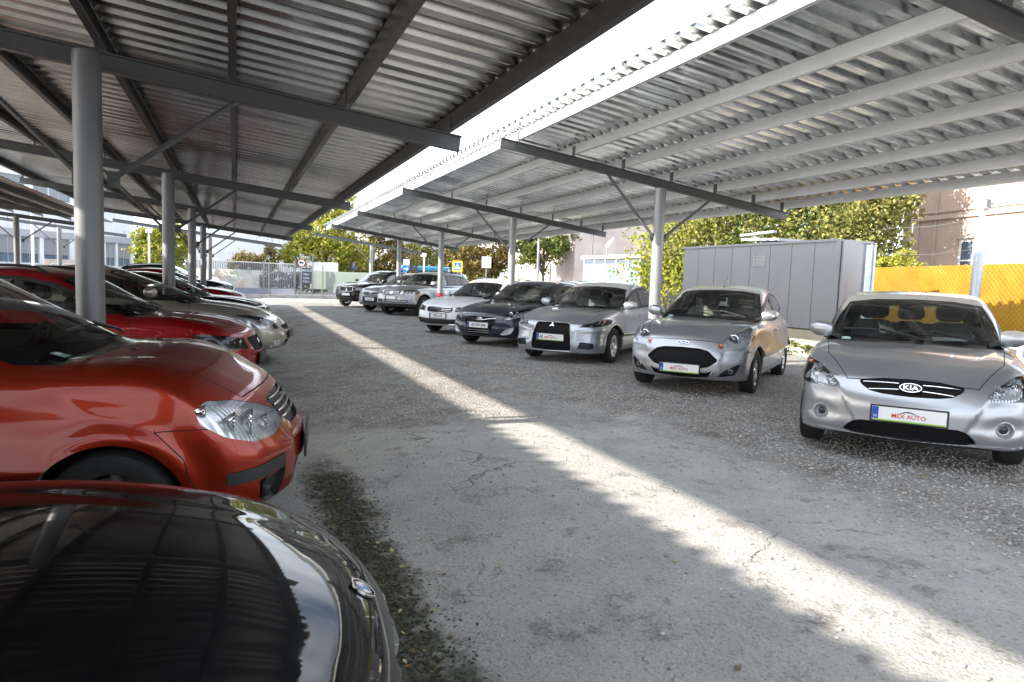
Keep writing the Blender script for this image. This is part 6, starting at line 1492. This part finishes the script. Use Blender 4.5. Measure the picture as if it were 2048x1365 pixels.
# blue-grey low wall below it
m = MB(); a_, b_ = up(at(375, 590, 45)), up(at(590, 590, 44.4)); m.bar(a_+Vector((0, 0, .18)), b_+Vector((0, 0, .18)), .15, .55); o = rel(m, a_).build('low_wall', simple('blue grey wall', (.15, .17, .22), .8, noise=.1, nscale=2)); o.location = a_; tag(o, 'low blue grey base wall under the far gate', 'wall')
# chain link fence across the end, in front
cf0, cf1 = up(at(519, 600, 43.2)), up(at(760, 600, 43.6)); cz = at(645, 532, 43).z
cfo = chain('chain_link_fence', 'chain link fence in front of the far gate and green panel', cf0, cf1, .15, at(700, 546, 43.4).z, M_WIRE, .16, .006)
for k in (.08, .52): m = MB(); q = (cf1-cf0)*k; m.tube([q, q+Vector((0, 0, cz))], .035, 8); m.build('fence_post', M_DARKMETAL, cfo, True)
# pale green screen
a, b = at(620, 542, 43.9), at(738, 547, 44.2); zb3 = at(680, 580, 44).z; m = MB(); m.bar(Vector((a.x, a.y, (a.z+zb3)/2)), Vector((b.x, b.y, (a.z+zb3)/2)), .03, a.z-zb3); o = rel(m, up(a)).build('screen_panel', simple('pale green screen', (.25, .30, .25), .8, noise=.1, nscale=1)); o.location = up(a); tag(o, 'pale green privacy screen on the chain link fence', 'screen')
m = MB(); q = up(at(616, 560, 43.4)); m.bar(q, q+Vector((0, 0, at(645, 512, 43.4).z)), .08, .08, (1, 0, 0)); 
# notice board and round sign on its pole
nb = at(612, 552, 43.5); nbo = empty('notice_board', up(nb)); tag(nbo, 'dark notice board with white writing on a pole at the gate', 'sign')
w_ = .62; hgt_ = at(612, 536, 43.5).z-at(612, 567, 43.5).z; m = MB(); m.box((0, 0, nb.z), (w_*1.15, .03, hgt_)); m.build('board', simple('board dark blue', (.02, .035, .09), .5), nbo)
for k, t in enumerate(('PARKOLÓ', 'Udvar', 'nyitva', '0-24 h')): textobj('board_lettering', t, .20, M_WHITE, nbo, (0, -.02, nb.z+hgt_*.34-k*.235), (0, -1, 0), .75, .002)
m = MB(); m.bar((.42, .03, 0), (.42, .03, at(628, 508, 43.5).z), .06, .06, (1, 0, 0)); m.build('board_post', M_FENCE, nbo)
rs = at(603, 526, 43.3); ro = empty('round_sign', up(rs)); tag(ro, 'round red rimmed no lorries sign above the notice board', 'sign')
m = MB(); m.lathe([(.0, .012), (.22, .012), (.22, 0), (.0, 0)], (0, -.03, rs.z), (0, -1, 0), 28); m.build('sign_face', M_WHITE, ro)
m = MB(); m.lathe([(.20, .013), (.20, .020), (.25, .020), (.25, 0), (.20, 0)], (0, -.03, rs.z), (0, -1, 0), 28, closed=True); m.build('sign_rim', simple('faded sign red', (.30, .05, .05), .5), ro, True)
m = MB(); m.box((-.04, -.05, rs.z+.02), (.20, .006, .10)); m.box((.09, -.05, rs.z+.0), (.07, .006, .07)); m.lathe([(0, .004), (.03, .004)], (-.08, -.05, rs.z-.05), (0, -1, 0), 10); m.lathe([(0, .004), (.03, .004)], (.07, -.05, rs.z-.05), (0, -1, 0), 10); m.build('lorry_symbol', M_PTXT, ro)
m = MB(); m.tube([(0, 0, 0), (0, 0, rs.z+.5)], .03, 8); m.build('sign_post', M_FENCE, ro, True)
# white hoarding
a, b = at(614, 524, 58), at(676, 527, 58); z2 = at(640, 546, 58).z; m = MB(); m.bar(Vector((a.x, a.y, (a.z+z2)/2)), Vector((b.x, b.y, (a.z+z2)/2)), .12, a.z-z2)
for s_ in (.1, .9): q = up(a).lerp(up(b), s_); m.bar(q+Vector((0, .1, 0)), q+Vector((0, .1, a.z-.1)), .12, .12, (1, 0, 0))
o = rel(m, up(a)).build('hoarding', M_WHITE); o.location = up(a); tag(o, 'blank white hoarding on legs under the yellow tree', 'billboard')
# bus
bc = at(858, 537, 85); bo = empty('bus', up(bc)); bo.rotation_euler = (0, 0, .12); tag(bo, 'light blue city bus passing beyond the lot', 'bus')
M_BUS = simple('bus blue', (.03, .25, .45), .3, coat=.6)
m = MB(); m.bb(-3.6, 3.9, -1.2, 1.2, .35, 3.0); m.build('body', M_BUS, bo, bevel=.15)
m = MB()
for k in range(5): m.bb(-3.3+k*1.42, -3.3+k*1.42+1.25, -1.24, -1.19, 1.35, 2.5)
m.build('side_windows', M_WINDK, bo)
m = MB(); m.bb(-3.64, -3.55, -1.05, 1.05, 1.2, 2.7); m.build('windscreen', M_WINL, bo)
for x_ in (-2.4, 2.2): m = MB(); m.lathe([(0, -.02), (.25, -.02), (.48, 0), (.48, .25), (0, .25)], (x_, -1.23, .48), (0, 1, 0), 20); m.build('wheel', M_TYRE, bo, True)
# signs and poles in the middle distance
def sign(name, label, u, v, D, w_, h_, mat, shape='box', hpole=None, extra=None, post=M_FENCE):
    q = at(u, v, D); r_ = empty(name, up(q)); tag(r_, label, 'sign'); m = MB()
    ang = math.atan2(-q.x, q.y)*0+CYAW*-1*0
    if shape == 'box': m.box((0, -.05, q.z), (w_, .02, h_))
    else: m.lathe([(0, .02), (w_/2, .02), (w_/2, 0), (0, 0)], (0, -.04, q.z), (0, -1, 0), 24)
    f_ = m.build('sign_face', mat, r_); m = MB(); m.tube([(0, 0, 0), (0, 0, q.z+h_/2)], .03, 8); m.build('sign_post', post, r_, True)
    r_.rotation_euler = (0, 0, -CYAW)
    if extra: extra(r_, q.z)
    return r_
def crossing(r_, z):
    m = MB(); m.add([(-.22, -.065, z-.22), (.22, -.065, z-.22), (.0, -.065, z+.24)], [(0, 1, 2)]); m.build('white_triangle', M_WHITE, r_)
    m = MB(); m.bar((.02, -.07, z-.05), (0, -.07, z+.08), .01, .035, (0, 1, 0)); m.bar((.02, -.07, z-.05), (-.05, -.07, z-.18), .01, .03, (0, 1, 0)); m.bar((.02, -.07, z-.05), (.08, -.07, z-.18), .01, .03, (0, 1, 0)); m.lathe([(0, .004), (.03, .004)], (0, -.068, z+.12), (0, -1, 0), 10); m.build('walking_symbol', M_PTXT, r_)
    m = MB(); m.box((0, -.035, z), (.78, .015, .86)); m.build('yellow_backing', M_YEL, r_)
sign('crossing_sign', 'blue pedestrian crossing sign on a yellow backing', 915, 533, 55, .52, .60, M_BLUE, extra=crossing)
def arrow(r_, z):
    m = MB(); m.box((-.0, -.068, z), (.26, .006, .06)); m.add([(.10, -.07, z+.13), (.24, -.07, z), (.10, -.07, z-.13)], [(0, 1, 2)]); m.build('white_arrow', M_WHITE, r_)
sign('direction_sign', 'round blue sign with a white arrow near the bus', 811, 538, 55, .58, .58, M_BLUE, 'round', extra=arrow)
sign('sign_back', 'grey back of a square road sign on a pole behind the white estate', 973, 525, 42, .58, .70, simple('sign grey', (.42, .42, .44), .5, .3))
def pk(r_, z): textobj('sign_lettering', 'P', .5, M_WHITE, r_, (0, -.07, z), (0, -1, 0), 1, .002)
sign('parking_sign', 'small blue parking sign at the far right of the green screen', 708, 532, 60, .5, .62, M_BLUE, extra=pk)
sign('sign_back', 'grey square sign back left of the round blue sign', 813, 525, 57, .55, .5, simple('sign grey two', (.36, .37, .39), .5, .3))
for (u, v, D, zt__, lab) in ((849, 545, 50, 2.9, 'thin white lamp post with a square head in front of the bus'),):
    q = at(u, 500, D); r_ = empty('lamp_post', up(q)); tag(r_, lab, 'lamp'); z = at(u, 514, D).z; m = MB(); m.tube([(0, 0, 0), (0, 0, z)], .06, 10); m.build('pole', M_WHITE, r_, True); m = MB(); m.box((-.05, 0, z+.12), (.36, .3, .26)); m.build('lamp_head', M_WHITE, r_, bevel=.03)
for (u, vt, D, r__, lab) in ((1078, 478, 38, .07, 'tall grey mast left of the weathered house'), (1101, 528, 34, .05, 'short dark bollard post before the weathered house'), (1186, 470, 50, .05, 'thin drainpipe like pole at the kiosk')):
    q = at(u, vt, D); pole('steel_mast', lab, q, q.z, r__, M_FENCE if r__ > .055 else M_DARKMETAL, 'pole')
# street lamp over the kiosk on its arm
q = at(1215, 485, 44); r_ = empty('street_lamp', up(q)); tag(r_, 'street lamp head hanging on a cable above the kiosk', 'lamp'); m = MB(); m.tube([(0, 0, 0), (0, 0, q.z-.1)], .05, 8); m.build('pole', M_FENCE, r_, True)
m = MB(); m.tube([(-.05, 0, q.z-.35), (.10, 0, q.z-.1), (.42, 0, q.z+.28)], [.09, .14, .05], 8); m.build('lamp_head', M_OFFW, r_, True)
# light blue car and further cars parked outside, behind the dark blue estate
oc = ibiza(); oc.update(paint=paint('light blue paint', (.30, .40, .55), .4), oname='parked_car', frontonly=0)
q = up(at(1090, 560, 30)); make_car(oc, (q.x, q.y, 0), -1.35+math.pi, 'light blue car roof showing behind the dark blue estate', 'car', None, .6)

# --- left side: office building with blinds
P0 = up(at(-160, 520, 46)); P1 = up(at(268, 520, 62)); d_ = (P1-P0).normalized(); Lb = (P1-P0).length
def szl(u, v): return at_line(P0, d_, u, v)
wl = []
zlo0, zlo1 = szl(60, 527)[1], szl(60, 474)[1]; zup0, zup1 = szl(100, 410)[1], szl(100, 372)[1]
us = [(-150, -90), (-80, -40), (-2, 38), (42, 80), (88, 140), (212, 232), (236, 262)]
for a_, b_ in us:
    sa_, sb_ = szl(a_, 500)[0], szl(b_, 500)[0]; wl.append((sa_, sb_, zlo0, zlo1, 2, 1, 'd', .62))
for a_, b_ in ((66, 96), (98, 141), (-60, -10), (0, 50)):
    sa_, sb_ = szl(a_, 400)[0], szl(b_, 400)[0]; wl.append((sa_, sb_, zup0+.35, zup1+.45, 2, 1, 'd', .9))
wl = [w_ for w_ in wl if w_[0] > .05 and w_[1] < Lb-.05]
building('office_building', 'long pale office building with slatted blinds behind the left carports', P0, P1, 0, szl(60, 318)[1]+4, M_OFFW, depth=10, wins=wl, winmat=M_WINL, trims=[(0, Lb, zlo1+.02, zlo1+.55, .05), (0, Lb, zlo0-1.0, zlo0-.05, .03)])
# pale end block further right with small windows and a dark sloping canopy
P0 = up(at(376, 520, 62)); P1 = up(at(432, 520, 60)); d_ = (P1-P0).normalized()
building('white_block', 'white blocky house with two small dark windows beyond the posts', P0, P1, 0, 6.4, M_WHITE, depth=6, wins=[(.35, .75, 2.9, 3.4, 1, 1), (.35, .75, 1.2, 1.7, 1, 1)])
P0 = up(at(428, 520, 70)); P1 = up(at(545, 520, 66)); d_ = (P1-P0).normalized()
_, Pq = building('white_hall', 'white hall with a dark sloping porch behind the far gate', P0, P1, 0, szl(480, 470)[1] if 0 else 6.0, M_WHITE, depth=10, wins=[(.4, 1.2, 1.2, 4.6, 1, 1)])
hall = bpy.data.objects['white_hall']; m = MB(); n_ = d_.cross(Vector((0, 0, 1))); n_ = n_ if n_.dot(-P0) > 0 else -n_
V = [d_*.0+n_*.1+Vector((0, 0, 4.9)), d_*1.6+n_*.1+Vector((0, 0, 4.9)), d_*4.9+n_*.1+Vector((0, 0, 2.0)), d_*.0+n_*.1+Vector((0, 0, 2.0))]; m.add([v for v in V]+[v+n_*1.4 for v in V], [(0, 1, 2, 3), (4, 5, 6, 7), (0, 1, 5, 4), (1, 2, 6, 5), (2, 3, 7, 6), (3, 0, 4, 7)]); m.build('sloping_porch', simple('dark porch sheet', (.06, .065, .07), .6), hall)
# lamp pole, left
for (u, vt, vb, D, lab) in ((62, 345, 525, 40, 'tall slim white pole before the office building'), (298, 455, 540, 40, 'slim pole with a square lamp head before the yellow tree')):
    q = at(u, vt, D); r_ = empty('lamp_post', up(q)); tag(r_, lab, 'lamp'); m = MB(); m.tube([(0, 0, 0), (0, 0, q.z)], .075 if u < 100 else .055, 10); m.build('pole', M_WHITE, r_, True)
    z = at(u, 463, D).z if u > 100 else q.z+.1; m = MB(); m.box((0, -.1, z), (.34 if u > 100 else .2, .16, .22)); m.build('lamp_head', M_OFFW, r_, bevel=.02)
# parapet wall with faded writing
a, b = up(at(88, 530, 43)), up(at(152, 530, 44)); z0p, z1p = at(120, 545, 43).z, at(120, 519, 43).z; m = MB(); m.bar(Vector((a.x, a.y, z1p/2)), Vector((b.x, b.y, z1p/2)), .2, z1p); o = rel(m, a).build('parapet_wall', simple('sandy wall', (.46, .38, .34), .9, noise=.2, nscale=2)); o.location = a; tag(o, 'sandy pink wall with faint loops of graffiti beyond the left row', 'wall')
gdir = (b-a).normalized(); gn = gdir.cross(Vector((0, 0, 1))); gn = gn if gn.dot(-a) > 0 else -gn
for k, (sx_, r__) in enumerate(((.55, .16), (1.15, .2), (1.65, .17))):
    m = MB(); m.tube([gdir*(sx_+r__*1.5*math.cos(t_))+gn*.11+Vector((0, 0, z1p-.42+r__*math.sin(t_+.4*k))) for t_ in np.linspace(.3, 5.9, 16)], .018, 5); m.build('graffiti_loop', M_WHITE, o)
# red roof of a car in the farther row at the left edge
rc = ibiza(); rc.update(oname='parked_car'); q = up(at(-10, 560, 17)); make_car(rc, (q.x, q.y, -.05), -.31, 'red car in the farther row, roof just showing at the left edge', 'car', None, .6)

# --- trees
tb = up(at(650, 560, 60)); tree('broadleaf_tree', 'bright yellow green tree beyond the far gate, between the carports', tb, 8, [((0, 0, 5.0), (3.2, 2.6, 2.3)), ((-2.3, 0, 3.3), (2.1, 2, 1.6)), ((1.6, 0, 3.4), (2.4, 2, 1.7)), ((.6, 0, 6.8), (1.8, 1.5, 1.5)), ((1.9, .5, 7.6), (1.3, 1.2, 1.3))], 9000, .17, LF_Y, 3, .2)
tb = up(at(700, 560, 72)); tree('fir_tree', 'dark ragged fir right of the yellow green tree', tb, 6, [((0, 0, 3.2), (1.6, 1.4, 1.6)), ((.3, 0, 4.6), (.9, .9, 1.2)), ((-.6, 0, 2.2), (2.0, 1.6, 1.2))], 3200, .15, LF_D, 9, .12)
tb = up(at(760, 560, 68)); tree('broadleaf_tree', 'brownish tree behind the black off-road car on the right', tb, 7, [((0, 0, 3.6), (2.6, 2, 2.2)), ((2.0, 0, 3.0), (2.2, 2, 1.8)), ((-1.8, 0, 3.0), (1.6, 2, 1.6)), ((.4, 0, 5.4), (2.0, 1.6, 1.4))], 6500, .17, LF_B, 4, .18)
tb = up(at(865, 560, 95)); tree('broadleaf_tree', 'green brown tree above the bus', tb, 9, [((0, 0, 5.2), (4.2, 3, 2.6)), ((4, 0, 5.0), (3.2, 3, 2.6)), ((-3, 0, 5.2), (2.6, 3, 2.2))], 7000, .24, LF_V, 5, .2)
tb = up(at(985, 560, 62)); tree('broadleaf_tree', 'dark spreading tree behind the dark blue estate with slanting boughs', tb, 8, [((0, 0, 4.6), (3.0, 2.4, 2.0)), ((-2.4, 0, 3.4), (2.4, 2, 1.9)), ((2.0, 0, 4.4), (2.0, 2, 1.6)), ((-1, 0, 2.6), (2.6, 2, 1.1))], 7000, .18, LF_B, 6, .26)
tb = up(at(1085, 560, 52)); tree('broadleaf_tree', 'green tree standing before the weathered house', tb, 8, [((0, 0, 3.9), (1.9, 1.6, 1.4)), ((1.0, 0, 4.8), (1.5, 1.4, 1.2)), ((-1.3, 0, 4.4), (1.3, 1.3, 1.1))], 4600, .15, LF_G, 7, .14)
tb = up(at(320, 560, 43)); tree('broadleaf_tree', 'yellow tree seen between the left posts before the office', tb, 5, [((0, 0, 2.5), (1.35, 1.2, 1.2)), ((.5, 0, 3.5), (1.0, 1, .9)), ((-.6, 0, 3.2), (.9, 1, .8)), ((1.2, 0, 3.0), (.9, .8, .7))], 5200, .12, LF_Y, 8, .09)
tb = up(at(492, 560, 52)); tree('round_shrub', 'rounded reddish shrub behind the far gate', tb, 3, [((0, 0, 2.3), (1.15, 1, .75)), ((.8, 0, 2.1), (.8, .8, .6)), ((-.8, 0, 2.0), (.7, .8, .55))], 3400, .09, LF_B, 11, .08, cat='shrub')
tb = up(at(540, 560, 56)); tree('slender_tree', 'thin leaning tree by the pylon behind the gate', tb, 4, [((0, 0, 2.6), (.55, .5, 1.4))], 900, .11, LF_B, 13, .07)
# big creeper-clad trees behind the shed
spots = [(1372, 28, 3.4, 2.3, LF_Y, 'light willow like tree behind the left end of the shed'), (1460, 27, 3.6, 2.4, LF_V, 'bushy tree behind the shed roof hatch'), (1560, 26, 4.0, 2.6, LF_G, 'dense green tree behind the middle of the shed'), (1655, 25, 4.2, 2.6, LF_V, 'creeper covered tree behind the right end of the shed'), (1728, 24.5, 4.0, 1.55, LF_V, 'tall creeper covered tree beside the pinkish building')]
for i, (u, D, zc_, r__, mt, lab) in enumerate(spots):
    tb = up(at(u, 560, D)); tree('leafy_tree', lab, tb, 8, [((0, 0, zc_), (r__, r__*.8, 1.9)), ((-.9, -.3, zc_-1.6), (r__*.8, r__*.7, 1.5)), ((1.0, .2, zc_+1.3), (r__*.8, r__*.7, 1.4)), ((.3, 0, zc_+2.4), (r__*.6, r__*.6, 1.2))], 9500, .088, mt, 20+i, .2)
tb = up(at(1795, 540, 19.4)); tree('bush', 'small light green bush above the yellow sheeting', tb, 3, [((0, 0, 2.25), (.55, .5, .35)), ((.25, 0, 2.45), (.35, .4, .25)), ((-.3, 0, 2.1), (.4, .4, .3))], 2200, .05, LF_Y, 31, .04, cat='shrub')
tb = up(at(1595, 700, 15.4)); tree('weed_clump', 'low weeds at the foot of the grey shed', tb, .4, [((0, 0, .16), (.55, .4, .16)), ((.5, 0, .10), (.3, .3, .12))], 900, .035, LF_G, 33, 0, cat='plant')
tb = up(at(560, 560, 51)); tree('added_dark_hedge', 'dark hedge added behind the gate bars to stand for the shade there', tb, 2, [((-2.2, 0, .9), (1.6, .6, .8)), ((0, 0, .9), (1.6, .6, .85)), ((1.8, 0, .8), (1.2, .6, .7))], 3000, .12, LF_D, 41, 0, cat='hedge')  # hedge added as a dark backing, in place of shade behind the bars
# rows of hedge far off closing the horizon
for i, (u0, u1, D, h_, mt, lab) in enumerate(((-300, 430, 105, 5, LF_G, 'far dark wood left of the gate'), (520, 1180, 130, 6.5, LF_V, 'far line of autumn trees beyond the road'), (1100, 2400, 75, 6.5, LF_G, 'far trees beyond the old buildings'))):
    n_ = 14; bl = []; o0 = up(at((u0+u1)/2, 560, D))
    for k in range(n_): q = up(at(u0+(u1-u0)*k/(n_-1), 560, D))-o0; bl.append(((q.x, q.y, h_*.45), (abs(u1-u0)/n_*D/CF*.75, 2.5, h_*(.5+.1*math.sin(k*2.1)))))
    V, F = foliage(bl, 9000, .42, 50+i); o = mobj('distant_trees', V, F, mt); o.location = o0; tag(o, lab, 'trees', kind='stuff')
# red and white band on the third post of the right carport
cpr = [o for o in bpy.data.objects if o.get('label', '').startswith('bright galvanised carport')][0]
for k, mt in enumerate((M_WHITE, M_SREDM)):
    m = MB(); z = .62-.30*k; m.lathe([(.106, z), (.109, z+.02), (.109, z+.28), (.106, z+.30)], (0, 2*S_, 0), (0, 0, 1), 24); m.build('painted_band', mt if k else M_SREDM, cpr, True) if k == 0 else m.build('painted_band', M_WHITE, cpr, True)
